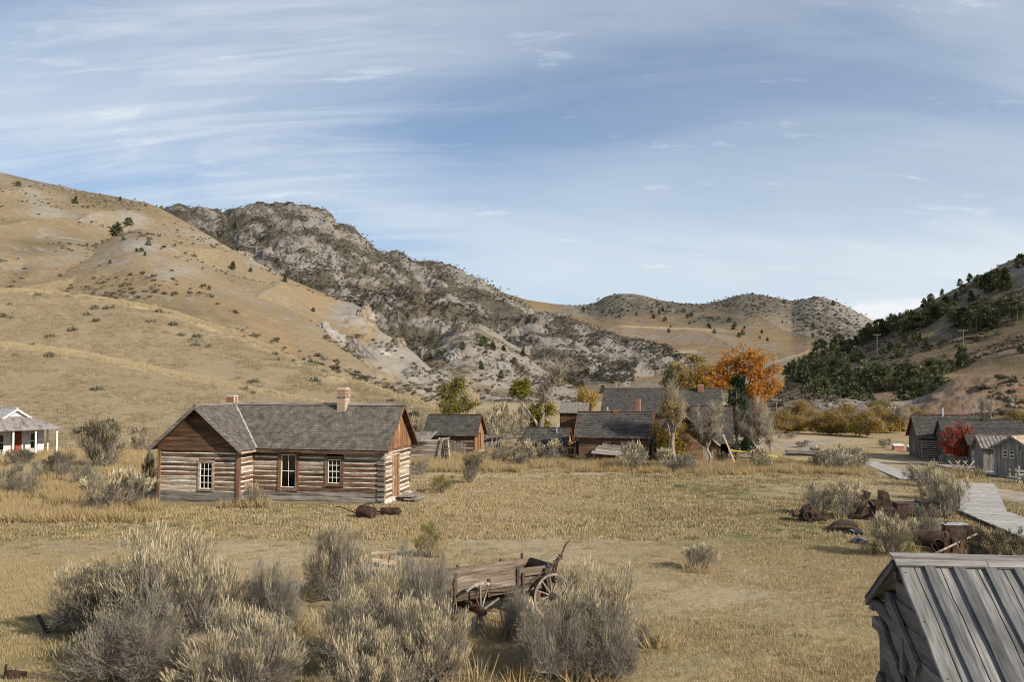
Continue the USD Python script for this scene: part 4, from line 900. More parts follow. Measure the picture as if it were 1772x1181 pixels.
# wooded hill: the ones the photograph shows, thick along the crest and in the lower band
# surveyed from the photograph: foot and height
JS = [(230,745,50),(330,740,110),(385,690,60),(440,680,90),(480,700,80),(520,690,70),(560,660,60),(610,640,90),(640,610,90),(700,600,100),(740,600,110),(800,560,100),(850,580,120),(900,570,130),(960,540,100),(1000,540,110),(990,420,60),(1040,420,60),(1060,500,90),(1100,470,90),(1130,400,60),(1180,480,100),(1190,380,60),(1240,540,120),(1290,560,120),(1240,330,60),(1300,380,70),(1330,500,110),(1330,560,110),(1390,540,120),(1440,540,120),(1480,450,90),(1400,320,120),(1450,300,120),(1520,300,130),(1540,470,100),(1590,500,130),(1610,160,80),(1500,250,90),(1350,290,80),(1280,250,50),(1220,280,45),(1100,330,40),(1030,370,45),(870,640,60),(840,735,90),(1010,695,80),(1100,665,45),(780,690,60),(930,620,50),(960,625,50),(720,720,40),(1610,710,50),(1150,830,80),(1240,800,140),(110,850,90),(150,880,120),(220,900,150),(250,960,130),(320,900,140),(340,1000,130),(300,860,110),(410,900,150),(440,940,120),(500,940,150),(560,760,90),(610,930,170),(660,950,170),(700,930,150),(760,950,140),(820,920,130),(870,900,120),(920,900,120),(980,960,150),(1040,930,180),(1080,880,130),(590,770,80),(350,1090,180),(430,1090,130),(540,1060,150),(650,1080,110),(900,1060,160),(960,1060,160),(1140,1050,160),(1090,1000,130),(1180,1040,130),(1520,1040,120),(1570,1050,150),(1610,1030,130),(480,800,90),(400,800,100),(290,800,90),(240,820,90),(180,800,70),(510,720,60),(460,740,70)]
pts = [(1330+a/3.69, 420+b/3.69) for a, b, c in JS]
def jlab(px, py):
    crest = np.interp(px, [1345,1420,1480,1580,1700,1800], [672,620,588,537,476,430])
    w = 'left part' if px < 1440 else ('middle' if px < 1600 else 'right part')
    h = 'on the skyline' if py-crest < 22 else ('under the skyline' if py-crest < 70 else ('on the mid slope' if py < 640 else 'at the foot'))
    return f'dark green juniper {h}, {w} of the wooded hill', f'junipers {h}, {w} of the wooded hill'
for i, (px, py) in enumerate(pts):
    lb, gr = jlab(px, py)
    same = [(a if jlab(a, b)[1] == gr else 9e9) for a, b in pts]
    juniper('wooded_hill', px, min(py, 712), JS[i][2]/3.69*1.08, lb.replace('dark green juniper', f'{nth(same, i)} juniper from the left') if sum(x < 9e9 for x in same) > 1 else lb, gr, i)
# knoll and valley junipers
for i, (px, py, h) in enumerate(sorted([(755,604,16),(800,607,14),(838,600,18),(852,607,16),(872,612,14),(833,640,16),(868,655,14),(745,622,10),(760,617,12),(770,612,10),(890,630,12),(905,618,14)])):
    juniper('stony_knoll', px, py, h, f'{ORD[i]} juniper from the left on the grey stony knoll below the mountain', 'junipers on the stony knoll', i+1)
for i, (px, py, h) in enumerate(sorted([(988,668,14),(997,671,18),(1006,670,16),(1042,676,14),(980,672,12),(1058,678,10)])):
    juniper('far_hills', px, py+4, h, f'{ORD[i]} juniper from the left in the pale field right of the broken cottonwood', 'junipers in the valley field', i+1)
n = 0
for _ in range(900):
    if n >= 46: break
    px, py = rng.uniform(960, 1500), rng.uniform(512, 650)
    a = blob(px, py, 1100, 548, 80, 10) + blob(px, py, 1300, 580, 120, 10, 0.1) + blob(px, py, 1180, 545, 40, 8) + 0.7*blob(px, py, 1180, 628, 60, 14, 0.4) + 0.6*blob(px, py, 1400, 560, 40, 20)
    if rng.random() > a: continue
    juniper('far_hills', px, py, rng.uniform(5, 9), 'tiny dark juniper dotting the far tan hills', 'junipers on the far hills', n); n += 1

# ---------------- stuff that nobody could count: scrub on the slopes, grass
def instancer(name, protos, pos, scale, yaw, idx, label=None, cat=None):
    pi = UsdGeom.PointInstancer.Define(stage, f'/World/{name}')
    for nm_, me_, ma_ in protos:
        pi.CreatePrototypesRel().AddTarget(obj(nm_, me_, ma_, pi.GetPrim()).GetPath())
    n = len(pos)
    pi.CreatePositionsAttr(Vt.Vec3fArray.FromNumpy(np.asarray(pos, np.float32)))
    sca = np.asarray(scale, np.float32)
    if sca.ndim == 1: sca = np.repeat(sca[:, None], 3, 1)
    pi.CreateScalesAttr(Vt.Vec3fArray.FromNumpy(np.ascontiguousarray(sca)))
    pi.CreateOrientationsAttr(Vt.QuathArray([Gf.Quath(float(math.cos(a/2)), 0, 0, float(math.sin(a/2))) for a in yaw]))
    pi.CreateProtoIndicesAttr(Vt.IntArray.FromNumpy(np.asarray(idx, np.int32)))
    cd(pi.GetPrim(), kind='stuff', label=label, category=cat)
    return pi
def tuft(name, seed, n, r, h, w, m, lean=0.45):
    rng = np.random.default_rng(seed)
    a = rng.uniform(0, 2*np.pi, n); rr = r*np.sqrt(rng.uniform(0, 1, n))
    b = np.stack([np.cos(a)*rr, np.sin(a)*rr, np.zeros(n)-0.02], -1)
    d = np.stack([np.cos(a)*lean*rng.uniform(0.2, 1, n), np.sin(a)*lean*rng.uniform(0.2, 1, n), np.ones(n)], -1)+rng.normal(0, 0.15, (n, 3))
    return 'tuft', kites(b, d, h*rng.uniform(0.5, 1.2, n), w, rng, mid=0.35), m
M_gtan = leafmat('dry_grass', [(0.40, 0.315, 0.18), (0.47, 0.38, 0.225), (0.33, 0.255, 0.14)], 0.3, 0.18)
M_ggold = leafmat('tall_gold_grass', [(0.42, 0.31, 0.155), (0.52, 0.395, 0.21), (0.35, 0.25, 0.12)], 0.3, 0.15)
M_ggreen = leafmat('olive_grass', [(0.17, 0.155, 0.07), (0.24, 0.21, 0.095), (0.31, 0.26, 0.125)], 0.3, 0.18)
M_gpale = leafmat('pale_hill_grass', [(0.45, 0.368, 0.232), (0.52, 0.432, 0.28), (0.39, 0.315, 0.195)], 0.3, 0.15)  # paler tufts for the swell crests, standing in for backlit grass
M_gdull = leafmat('dull_hill_grass', [(0.31, 0.25, 0.158), (0.37, 0.30, 0.192), (0.26, 0.208, 0.132)], 0.3, 0.15)  # duller tufts, painting the swell slopes darker below the bright crest
M_scrub = leafmat('hill_scrub', [(0.165, 0.14, 0.096), (0.215, 0.182, 0.126), (0.27, 0.225, 0.155)], 0.15, 0.2)
M_mscrub = leafmat('mountain_brush', [(0.10, 0.09, 0.068), (0.14, 0.123, 0.092), (0.18, 0.155, 0.115)], 0.1, 0.2)
T_tan = [tuft(f'short_grass_{i}', 400+i, 26, 0.13, 0.085, 0.010, [M_gtan, M_ggreen, M_gtan][i]) for i in range(3)]
T_far = [tuft(f'far_grass_{i}', 410+i, 16, 0.24, 0.12, 0.035, [M_gtan, M_ggreen, M_gtan][i]) for i in range(3)]
T_gold = [tuft(f'gold_grass_{i}', 420+i, 34, 0.20, 0.62, 0.022, [M_ggold, M_gtan][i], 0.3) for i in range(2)]
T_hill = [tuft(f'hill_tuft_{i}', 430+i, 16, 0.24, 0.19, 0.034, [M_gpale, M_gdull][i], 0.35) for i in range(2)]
def scrub(name, seed, n, m):
    rng = np.random.default_rng(seed)
    u = unit(rng.normal(size=(n, 3))); u[:, 2] = np.abs(u[:, 2])
    return 'scrub', kites(u*[0.5, 0.5, 0.3]*rng.uniform(0.2, 0.9, (n, 1)), u+[0, 0, 0.5], 0.42, 0.26, rng), m
SCR = [scrub(f'slope_scrub_{i}', 440+i, 44, [M_scrub, M_mscrub, M_sage][i]) for i in range(3)]
rng = np.random.default_rng(450)
ROADS = [[(1370, 92), (1440, 78), (1500, 66), (1560, 56), (1640, 48.5), (1720, 43.5), (1800, 40), (1960, 36)], [(1240, 80), (1330, 86), (1400, 92), (1440, 98)]]
def near_road(x, y, w):
    hit = np.zeros(len(x), bool)
    for rd in ROADS:
        q = np.array([atd(px, d)[:2] for px, d in rd])
        for a, b in zip(q[:-1], q[1:]):
            t = np.clip(((x-a[0])*(b-a)[0]+(y-a[1])*(b-a)[1])/((b-a)@(b-a)), 0, 1)
            hit |= np.hypot(x-a[0]-t*(b-a)[0], y-a[1]-t*(b-a)[1]) < w
    return hit
def clear_of(x, y): return ~near_road(x, y, 1.45) & ~np.logical_or.reduce([((x > a) & (x < b) & (y > c) & (y < d_)) for a, b, c, d_ in KEEP])
KEEP = [(-16.5, -5.6, 38.3, 44), (-18, -12, 38, 44)]
n = 90000
dd = 14.5*(62/14.5)**rng.uniform(0, 1, n)
x = rng.uniform(-0.64, 0.64, n)*dd
pat = fbm2(x, dd, 1.6, 4, 91); big_ = fbm2(x, dd, 7.0, 4, 11)
ok = (pat + 0.35*(rng.random(n)-0.5) + 0.5*(fbm2(x, dd, 5.0, 3, 93)-0.5) > 0.45) & ((0.62*big_ < 0.44) | (rng.random(n) < 0.4)) & clear_of(x, dd)
x, y = x[ok], dd[ok]
gi = np.where(0.6*fbm2(x, y, 11.0, 4, 23)+0.4*rng.random(len(x)) > 0.66, 1, np.where(rng.random(len(x)) < 0.5, 0, 2))
near = y < 30
for nm, m_, T in (('meadow_grass', near, T_tan), ('meadow_grass_far', ~near, T_far)):
    instancer(nm, T, np.stack([x[m_], y[m_], gz(x[m_], y[m_])+0.0], -1), rng.uniform(0.45, 1.3, m_.sum())*(0.45+1.1*fbm2(x[m_], y[m_], 3.5, 3, 92)), rng.uniform(0, 6.28, m_.sum()), gi[m_], 'short dry meadow grass in worn patches', 'grass')
# tall golden grass: left field, along the village, round the bushes
px_, py_ = [], []
X, Y = [], []
def gold(px0, px1, d0, d1, n, thr=0.42):
    dd = rng.uniform(d0, d1, n); xx = (rng.uniform(px0, px1, n)-886)/FOC*dd
    ok = (fbm2(xx, dd, 2.2, 3, 95) > thr) & clear_of(xx, dd)
    X.append(xx[ok]); Y.append(dd[ok])
gold(-80, 270, 33.5, 46, 2600, 0.40); gold(-80, 150, 46, 66, 1500); gold(150, 262, 46, 66, 900); gold(700, 1300, 52, 58, 2200, 0.45); gold(700, 1010, 58, 72, 1200); gold(1000, 1420, 54, 62, 1500)
gold(1290, 1540, 54, 66, 800, 0.48); gold(1560, 1700, 54, 60, 160); gold(385, 465, 37.3, 38.2, 30, 0.3); gold(560, 700, 78, 90, 900)
for bx, by, br in BUSHES:
    if by < 45:
        k = 3; a = rng.uniform(0, 6.28, k); r = br*rng.uniform(0.6, 1.25, k)
        X.append(bx+np.cos(a)*r); Y.append(by+np.sin(a)*r)
X, Y = np.concatenate(X), np.concatenate(Y)
instancer('tall_grass', T_gold, np.stack([X, Y, gz(X, Y)], -1), np.stack([rng.uniform(0.7, 1.3, len(X))]*2+[rng.uniform(0.4, 0.95, len(X))], -1), rng.uniform(0, 6.28, len(X)), rng.integers(0, 2, len(X)), 'tall golden bunch grass around the field edges', 'grass')
def on_slope(name, n, keep, seed):
    r = np.random.default_rng(seed)
    Q, hx, hy, fr = HILL[name]
    k = np.flatnonzero(fr & (hx > -60) & (hx < 1840) & (Q[:, 2] > -1.5))
    wt = Q[k, 1]**0.0*np.ones(len(k)); k = k[r.choice(len(k), min(n*4, 4*len(k)), replace=True)]
    q = Q[k] + r.normal(0, 1, (len(k), 3))*[0.004, 0.004, 0]*Q[k, 1:2]
    q[:, 2] = Q[k, 2] - 0.05
    global _ss
    _ss = HILL_S[name][k]
    a = keep(q, hx[k], hy[k]); ok = r.random(len(k)) < a
    return q[ok][:n], _ss[ok][:n], hy[k][ok][:n], r
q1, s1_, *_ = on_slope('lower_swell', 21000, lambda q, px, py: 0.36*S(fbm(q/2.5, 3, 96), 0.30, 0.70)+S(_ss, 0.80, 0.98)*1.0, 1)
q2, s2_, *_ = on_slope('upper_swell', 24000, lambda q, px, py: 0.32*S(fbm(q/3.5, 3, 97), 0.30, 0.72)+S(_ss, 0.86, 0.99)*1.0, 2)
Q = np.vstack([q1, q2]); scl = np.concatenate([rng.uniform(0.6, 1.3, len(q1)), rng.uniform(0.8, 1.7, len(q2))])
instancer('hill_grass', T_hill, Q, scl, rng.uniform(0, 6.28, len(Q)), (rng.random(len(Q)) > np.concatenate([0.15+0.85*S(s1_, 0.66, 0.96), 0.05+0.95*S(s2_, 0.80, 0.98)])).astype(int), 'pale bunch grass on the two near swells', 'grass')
parts_ = []
for nm, n_, s0, s1, kp, ix in (
    ('lower_swell', 110, 0.6, 1.4, lambda q, px, py: 0.3*S(fbm(q/5.0, 3, 98), 0.5, 0.7), 2),
    ('upper_swell', 260, 0.6, 1.5, lambda q, px, py: 0.3*S(fbm(q/7.0, 3, 99), 0.48, 0.7), 2),
    ('front_spur', 900, 0.4, 1.3, lambda q, px, py: S(fbm(q/14.0, 4, 100), 0.50, 0.72), 0),
    ('brown_hill', 1900, 0.35, 1.15, lambda q, px, py: S(fbm(q/22.0, 4, 101), 0.50, 0.72)+0.9*blob(px, py, 130, 335, 130, 12, 0.25), 0),
    ('stony_knoll', 2600, 0.35, 1.0, lambda q, px, py: S(fbm(q/9.0, 4, 102), 0.40, 0.75), 0),
    ('rocky_spur', 5500, 0.5, 1.3, lambda q, px, py: S(fbm(q/16.0, 4, 103), 0.32, 0.68), 1),
    ('rocky_mountain', 26000, 0.8, 1.9, lambda q, px, py: S(fbm(q/22.0, 4, 104), 0.30, 0.66), 1),
    ('far_hills', 6500, 1.4, 4.4, lambda q, px, py: np.clip(far_zone(q, px, py, None)[:, 2]-0.35, 0, 1)*2, 1),
    ('wooded_hill', 2600, 0.5, 1.6, lambda q, px, py: S(fbm(q/10.0, 4, 105), 0.46, 0.68), 0),
    ('creek_bank', 260, 0.6, 1.4, lambda q, px, py: S(fbm(q/5.0, 4, 106), 0.5, 0.7), 0)):
    q, _, _, r = on_slope(nm, n_, kp, n_)
    parts_.append((q, r.uniform(s0, s1, len(q)), np.full(len(q), ix)))
Q = np.vstack([a[0] for a in parts_])
instancer('slope_scrub', SCR, Q, np.concatenate([a[1] for a in parts_]), rng.uniform(0, 6.28, len(Q)), np.concatenate([a[2] for a in parts_]), 'low dark scrub speckling the hillsides and the mountain', 'scrub')
# ------------------------------------------------------------------ timber buildings
BR = [(0.044, 0.026, 0.016), (0.098, 0.057, 0.034), (0.175, 0.105, 0.062), (0.27, 0.19, 0.125)]
M_log = [wood('log_brown_x', BR, 'x'), wood('log_brown_y', BR, 'y'), wood('log_brown_z', BR, 'z')]
LG = [(0.14, 0.10, 0.07), (0.26, 0.20, 0.14), (0.38, 0.31, 0.23), (0.50, 0.43, 0.34)]
M_logpale = [wood('log_weathered_x', LG, 'x'), wood('log_weathered_y', LG, 'y')]
GR = [(0.085, 0.075, 0.065), (0.17, 0.15, 0.13), (0.26, 0.235, 0.205), (0.35, 0.315, 0.28)]
M_grey = [wood('grey_wood_x', GR, 'x'), wood('grey_wood_y', GR, 'y'), wood('grey_wood_z', GR, 'z')]
OR = [(0.070, 0.036, 0.020), (0.165, 0.080, 0.040), (0.28, 0.145, 0.070), (0.38, 0.225, 0.115)]
M_orangewood = [wood('orange_wood_x', OR, 'x', vary=0.35), wood('orange_wood_y', OR, 'y', vary=0.35), wood('orange_wood_z', OR, 'z', vary=0.4)]
M_trim = wood('brown_trim', [(0.07, 0.038, 0.022), (0.155, 0.082, 0.045), (0.25, 0.14, 0.078), (0.33, 0.21, 0.13)], 'z')
DK = [(0.030, 0.020, 0.014), (0.065, 0.038, 0.024), (0.12, 0.062, 0.034), (0.19, 0.10, 0.05)]
M_darkwood = [wood('dark_wood_x', DK, 'x', vary=0.35), wood('dark_wood_y', DK, 'y'), wood('dark_wood_z', DK, 'z', vary=0.35)]
M_chink = mottled('white_chinking', [(0.30, 0.265, 0.22), (0.58, 0.54, 0.465), (0.74, 0.71, 0.64)], scale=5, fine=26, bump=0.6, dist=0.01, lo=0.25, hi=0.6, vary=0.08)
M_shingle = mottled('weathered_shingle', [(0.065, 0.056, 0.047), (0.11, 0.097, 0.082), (0.155, 0.138, 0.118), (0.215, 0.195, 0.168)], scale=3.5, stretch=(1, 1, 1), fine=38, bump=0.5, dist=0.01, vary=0.05, detail=8)
M_shingle_dark = mottled('dark_shingle', [(0.038, 0.035, 0.032), (0.062, 0.057, 0.052), (0.09, 0.082, 0.073), (0.125, 0.113, 0.10)], scale=3.0, fine=30, bump=0.5, dist=0.01, vary=0.08, detail=8)
M_white = mottled('flaking_white_paint', [(0.26, 0.235, 0.20), (0.50, 0.48, 0.445), (0.66, 0.645, 0.61)], scale=4, fine=30, bump=0.3, lo=0.2, hi=0.5, vary=0.04)
M_sash = flat('white_sash', (0.72, 0.71, 0.68), 0.6)
M_brick = mottled('red_brick', [(0.19, 0.065, 0.040), (0.30, 0.105, 0.062), (0.40, 0.17, 0.10)], scale=14, fine=50, vary=0.1)
M_brick_tan = mottled('tan_brick', [(0.30, 0.20, 0.13), (0.42, 0.30, 0.20), (0.50, 0.38, 0.27)], scale=14, fine=50, vary=0.1)
M_mortar = flat('mortar', (0.50, 0.46, 0.40), 0.9, 0.1)
M_stone = mottled('pale_stone', [(0.28, 0.25, 0.21), (0.45, 0.41, 0.35), (0.58, 0.54, 0.47)], scale=5, fine=20, bump=0.7)
M_metal = mottled('grey_tin', [(0.24, 0.25, 0.26), (0.34, 0.35, 0.36), (0.44, 0.44, 0.43)], scale=5, fine=30, bump=0.1, rough=0.5, spec=0.5)
M_rust = mottled('rusty_iron', [(0.022, 0.0145, 0.012), (0.044, 0.026, 0.020), (0.070, 0.040, 0.028), (0.11, 0.064, 0.043)], scale=4, fine=26, bump=0.5, dist=0.01, rough=0.8, vary=0.3)
M_iron = mottled('dark_iron', [(0.028, 0.022, 0.019), (0.055, 0.038, 0.030), (0.10, 0.06, 0.042)], scale=5, fine=30, bump=0.4, rough=0.65, vary=0.2, spec=0.4)
M_black = flat('dark_gap', (0.012, 0.011, 0.010), 0.9, 0.0)  # near-black for room interiors and flue, their darkness put into the colour
M_glass = mat('window_glass', {'f': ('fresnel', {'IOR': 1.5}), 't': ('transparent_bsdf', {'color': (0.75, 0.80, 0.80)}), 'g': ('glossy_bsdf', {'roughness': 0.03, 'color': (0.9, 0.9, 0.9)}), 'm': ('mix_closure', {})},
              [('f.fac', 'm.fac'), ('t.BSDF', 'm.closure1'), ('g.BSDF', 'm.closure2')], 'm.closure')

_lrng = np.random.default_rng(500)
def hewn(x0, x1, yf, depth, z0, z1, wav=0.012, seg=0.35, sag=0.0):
    """a hewn log lying along x: face at y = yf (front = -y), rounded edges, wavering outline"""
    n = max(3, int((x1-x0)/seg)+1)
    X = np.linspace(x0, x1, n)
    h, c = z1-z0, (z0+z1)/2
    e = 0.30*h
    prof = np.array([(0.045*depth, -h/2+0.006), (0.0, -h/2+e), (0.0, h/2-e), (0.06*depth, h/2-0.006), (0.35*depth, h/2), (depth, h/2), (depth, -h/2), (0.3*depth, -h/2)])
    V = np.zeros((n, 8, 3))
    ph = _lrng.uniform(0, 50)
    up = wav*2*(meshkit.fbm(np.stack([X*1.3+ph, X*0, X*0], -1), 3, 1)-0.5)*2
    wd = wav*2*(meshkit.fbm(np.stack([X*1.7+ph+9, X*0, X*0], -1), 3, 2)-0.5)*2
    fw = wav*(meshkit.fbm(np.stack([X*1.5+ph+19, X*0, X*0], -1), 3, 3)-0.5)*3
    for k, (py, pz) in enumerate(prof):
        V[:, k, 0] = X; V[:, k, 1] = yf + py + fw + (_lrng.normal(0, 0.0035, n) if k < 4 else 0)
        V[:, k, 2] = c + up + pz*(1 + np.sign(pz)*0*wd) + np.sign(pz)*wd*0.6 + (_lrng.normal(0, 0.0035, n))
    V[:, :, 2] += sag*np.sin((X-x0)/(x1-x0)*np.pi)[:, None]
    v = V.reshape(-1, 3); F = []
    for i in range(n-1):
        for k in range(8):
            a, b = i*8+k, i*8+(k+1) % 8
            F += [[a, a+8, b], [b, a+8, b+8]]
    for k in range(1, 7):
        F += [[0, k, k+1], [(n-1)*8, (n-1)*8+k+1, (n-1)*8+k]]
    return v, np.array(F)
def shingles(e0, e1, r0, r1, course=0.135, width=0.13, lift=0.012, seed=1, rag=0.012, thick=0.014, extra=0.03):
    """shingle courses on the roof plane from the eave e0-e1 up to the ridge r0-r1"""
    rng = np.random.default_rng(seed)
    e0, e1, r0, r1 = [np.asarray(a, float) for a in (e0, e1, r0, r1)]
    run = np.linalg.norm(np.cross(e1-e0, r0-e0))/np.linalg.norm(e1-e0)
    n = max(2, int(run/course)); nrm = np.cross(e1-e0, r0-e0); nrm /= np.linalg.norm(nrm)
    if nrm[2] < 0: nrm = -nrm
    V, F, k = [], [], 0
    along = (e1-e0)/np.linalg.norm(e1-e0)
    upv = np.cross(nrm, along)
    if upv[2] < 0: upv = -upv
    for i in range(n):
        a, b = e0+(r0-e0)*i/n, e1+(r1-e1)*i/n
        L = np.linalg.norm(b-a)
        m = max(1, int(L/width))
        cut = np.concatenate([[0], np.sort((np.arange(1, m)+rng.normal(0, 0.22, m-1)))/m, [1]])*L
        for j in range(m):
            w0, w1 = cut[j]+0.004, cut[j+1]-0.004
            if w1-w0 < 0.02: continue
            d0 = -rng.uniform(0, rag)-0.012; t = thick*rng.uniform(0.7, 1.5); lf = lift+rng.uniform(0, 0.012)*(rng.random() < 0.25)
            l = course*1.25
            p = [a+along*w0+upv*d0, a+along*w1+upv*d0, a+along*w1+upv*l, a+along*w0+upv*l]
            V += [p[0]+nrm*(lf), p[1]+nrm*lf, p[2]-nrm*0.0, p[3]-nrm*0.0, p[0]+nrm*(lf+t), p[1]+nrm*(lf+t), p[2]+nrm*(0.004), p[3]+nrm*0.004]
            F.append(np.array([[4,5,6],[4,6,7],[0,1,5],[0,5,4],[1,2,6],[1,6,5],[3,0,4],[3,4,7]])+k); k += 8
    return np.array(V), np.vstack(F)
def slab(e0, e1, r0, r1, t=0.05, drop=0.0):
    e0, e1, r0, r1 = [np.asarray(a, float) for a in (e0, e1, r0, r1)]
    n = np.cross(e1-e0, r0-e0); n /= np.linalg.norm(n)
    if n[2] < 0: n = -n
    q = np.array([e0, e1, r1, r0]) - n*drop
    return hexa(np.vstack([q-n*t, q]))
def bricks_stack(w, d, z0, z1, bw=0.21, bh=0.078, gap=0.022, seed=1, flare=None):
    """brick courses of a chimney: returns (bricks, mortar core)"""
    rng = np.random.default_rng(seed); out = []; n = int((z1-z0)/bh)
    for i in range(n):
        z = z0+i*bh
        g = 0.0 if flare is None else flare(i/n)
        W, D = w+2*g, d+2*g
        off = 0 if i % 2 == 0 else bw/2
        def run(L):
            x = -L/2; first = True; res = []
            while x < L/2-0.02:
                x1 = min(L/2, x+(bw-off if first and off else bw)); first = False
                res.append((x+gap/2, x1-gap/2)); x = x1
            return res
        for a, b in run(W):
            if b-a < 0.03: continue
            for s in (-1, 1):
                o = rng.uniform(0, 0.008)
                out.append(box(a, b, s*D/2-0.09*(s > 0)-o*(s < 0), s*D/2+0.09*(s < 0)+o*(s > 0), z+gap/2, z+bh-gap/2))
        for a, b in run(D-0.2):
            if b-a < 0.03: continue
            for s in (-1, 1):
                o = rng.uniform(0, 0.008)
                out.append(box(s*W/2-0.09*(s > 0)-o*(s < 0), s*W/2+0.09*(s < 0)+o*(s > 0), a, b, z+gap/2, z+bh-gap/2))
    return join(out), box(-w/2+0.012, w/2-0.012, -d/2+0.012, d/2-0.012, z0, z1-0.02)
def window(parent, face, u0, u1, z0, z1, nx, nz, casing=0.09, mats=None, mid=True, sash=None, out=0.03, wallth=0.16, name='window', bar=0.022):
    """face(u, depth, z) -> local point; depth 0 at the wall face, negative outwards"""
    mats = mats or M_log
    def bx(a, b, c, d_, e, f):
        p = [face(u, q, w) for w in (e, f) for u, q in ((a, c), (b, c), (b, d_), (a, d_))]
        v = np.array(p)
        m = (v, BOXF)
        # keep faces outward whatever the handedness of the wall
        vol = np.einsum('ij,ij->i', v[BOXF[:, 0]], np.cross(v[BOXF[:, 1]], v[BOXF[:, 2]])).sum()
        return m if vol > 0 else (v, BOXF[:, ::-1])
    fr = join([bx(u0-casing, u0, -out, wallth, z0-casing*0.6, z1+casing*0.2), bx(u1, u1+casing, -out, wallth, z0-casing*0.6, z1+casing*0.2), bx(u0-casing*1.15, u1+casing*1.15, -out-0.008, wallth, z1+casing*0.2, z1+casing*1.1), bx(u0-casing*1.1, u1+casing*1.1, -out-0.02, wallth, z0-casing*0.95, z0-casing*0.3)])
    w = obj(name, fr, mats, parent)
    s = []
    def ss(*a): s.append(bx(*a))
    ss(u0, u0+0.035, 0.005, 0.045, z0, z1); ss(u1-0.035, u1, 0.005, 0.045, z0, z1); ss(u0+0.035, u1-0.035, 0.005, 0.045, z0, z0+0.045); ss(u0+0.035, u1-0.035, 0.005, 0.045, z1-0.035, z1)
    for i in range(1, nx):
        c = u0+(u1-u0)*i/nx; ss(c-bar/2, c+bar/2, 0.008, 0.042, z0+0.045, z1-0.035)
    for i in range(1, nz):
        c = z0+(z1-z0)*i/nz; hb = bar*0.8 if mid and i == nz//2 else bar/2; ss(u0+0.035, u1-0.035, 0.003 if hb > bar/2 else 0.010, 0.040, c-hb, c+hb)
    obj('sash', join(s), sash or M_sash, w)
    obj('pane', bx(u0+0.01, u1-0.01, 0.022, 0.027, z0+0.01, z1-0.01), M_glass, w)
    return w

# the log cabin
RZ = math.radians(-12)
CO = P(664, 871, 38.7); CO[2] = 0.0
def solve_u(px, f):
    lo, hi = -14.0, 14.0
    for _ in range(50):
        m = (lo+hi)/2
        p = rotz(RZ) @ np.array(f(m)) + CO
        if px_of(p)[0] < px: lo = m
        else: hi = m
    return m
def z_at(py, lp):
    p = rotz(RZ) @ np.array(lp) + CO
    return p[2] + float((px_of(p)[1]-py)/FOC*p[1])
cabin = thing('log_cabin', CO, math.degrees(RZ), 'chinked log cabin with a shingled roof and two brick chimneys in the meadow', 'cabin')
XC, XA, XB, WY0, W_ = -6.43, -10.56, -6.43, -1.30, 3.7
XRIDGE, YRIDGE, ZE, ZR = -8.50, 1.85, 2.42, 4.42
ZTOP = 2.46
PITCH_ = 0.2165
faces = {
    'front': lambda u, q, z: (u, q, z),
    'wing_front': lambda u, q, z: (u, WY0+q, z),
    'wing_right': lambda u, q, z: (XB-q, u, z),
    'right': lambda u, q, z: (0-q, u, z),
    'wing_left': lambda u, q, z: (XA+q, u, z),
    'back': lambda u, q, z: (u, W_-q, z),
}
def log_wall(which, u0, u1, openings, base, lower=2, chink=True, first=0, wallth=0.17):
    f = faces[which]; alongx = which in ('front', 'wing_front', 'back')
    n = int(round((ZTOP-base)/PITCH_))
    for i in range(n):
        z0 = base+(ZTOP-base)*i/n; z1 = base+(ZTOP-base)*(i+1)/n
        solid = i < lower
        gap = 0.006 if solid else _lrng.uniform(0.042, 0.082)
        a, b = z0+gap*0.5, z1-gap*0.5
        cuts = [(o[0], o[1]) for o in openings if o[2] < z1-0.02 and o[3] > z0+0.02]
        segs, x = [], u0
        for c0, c1 in sorted(cuts):
            if c0-x > 0.05: segs.append((x, c0))
            x = max(x, c1)
        if u1-x > 0.05: segs.append((x, u1))
        for s0, s1 in segs:
            v, fc = hewn(s0, s1, 0.0, wallth, a, b)
            p = np.array([f(x_, y_, z_) for x_, y_, z_ in v])
            if which in ('wing_right', 'right', 'back'):
                pass
            vol = np.einsum('ij,ij->i', p[fc[:, 0]], np.cross(p[fc[:, 1]], p[fc[:, 2]])).sum()
            if vol < 0: fc = fc[:, ::-1]
            ax = 0 if alongx else 1
            pale = (which == 'right' and _lrng.random() < 0.35) or _lrng.random() < 0.10
            m = M_grey[ax] if solid and i < 2 else (M_logpale[ax] if pale else M_log[ax])
            obj('log', (p, fc), m, cabin, smooth=50)
            if chink and not solid or i == lower:
                # mortar daubed between this log and the one below: a wavering strip
                m_ = max(3, int((s1-s0)/0.3)+1); U = np.linspace(s0, s1, m_)
                wv = _lrng.normal(0, 0.006, (m_, 3))
                rows = np.stack([np.stack([U, 0.050+wv[:, 0], np.full(m_, a+0.03)], -1), np.stack([U, 0.020+wv[:, 1], np.full(m_, a+0.004)+wv[:, 2]], -1), np.stack([U, 0.012+wv[:, 2], np.full(m_, a-gap*0.6)], -1), np.stack([U, 0.026+wv[:, 1], np.full(m_, a-gap-0.006)], -1), np.stack([U, 0.07+0*wv[:, 1], np.full(m_, a-gap-0.03)], -1)], 1)
                if alongx: rows = rows
                q, qf = gridmesh(rows)
                q = np.array([f(*t_) for t_ in q])
                nn = np.cross(q[qf[0, 1]]-q[qf[0, 0]], q[qf[0, 2]]-q[qf[0, 0]])
                outw = np.array(f(0, -1, 0))-np.array(f(0, 0, 0))
                if nn @ outw < 0: qf = qf[:, ::-1]
                obj('chinking', (q, qf), M_chink, cabin, smooth=True)
    return
ux = lambda px, w='front', z=1.2: solve_u(px, lambda m: faces[w](m, 0, z))
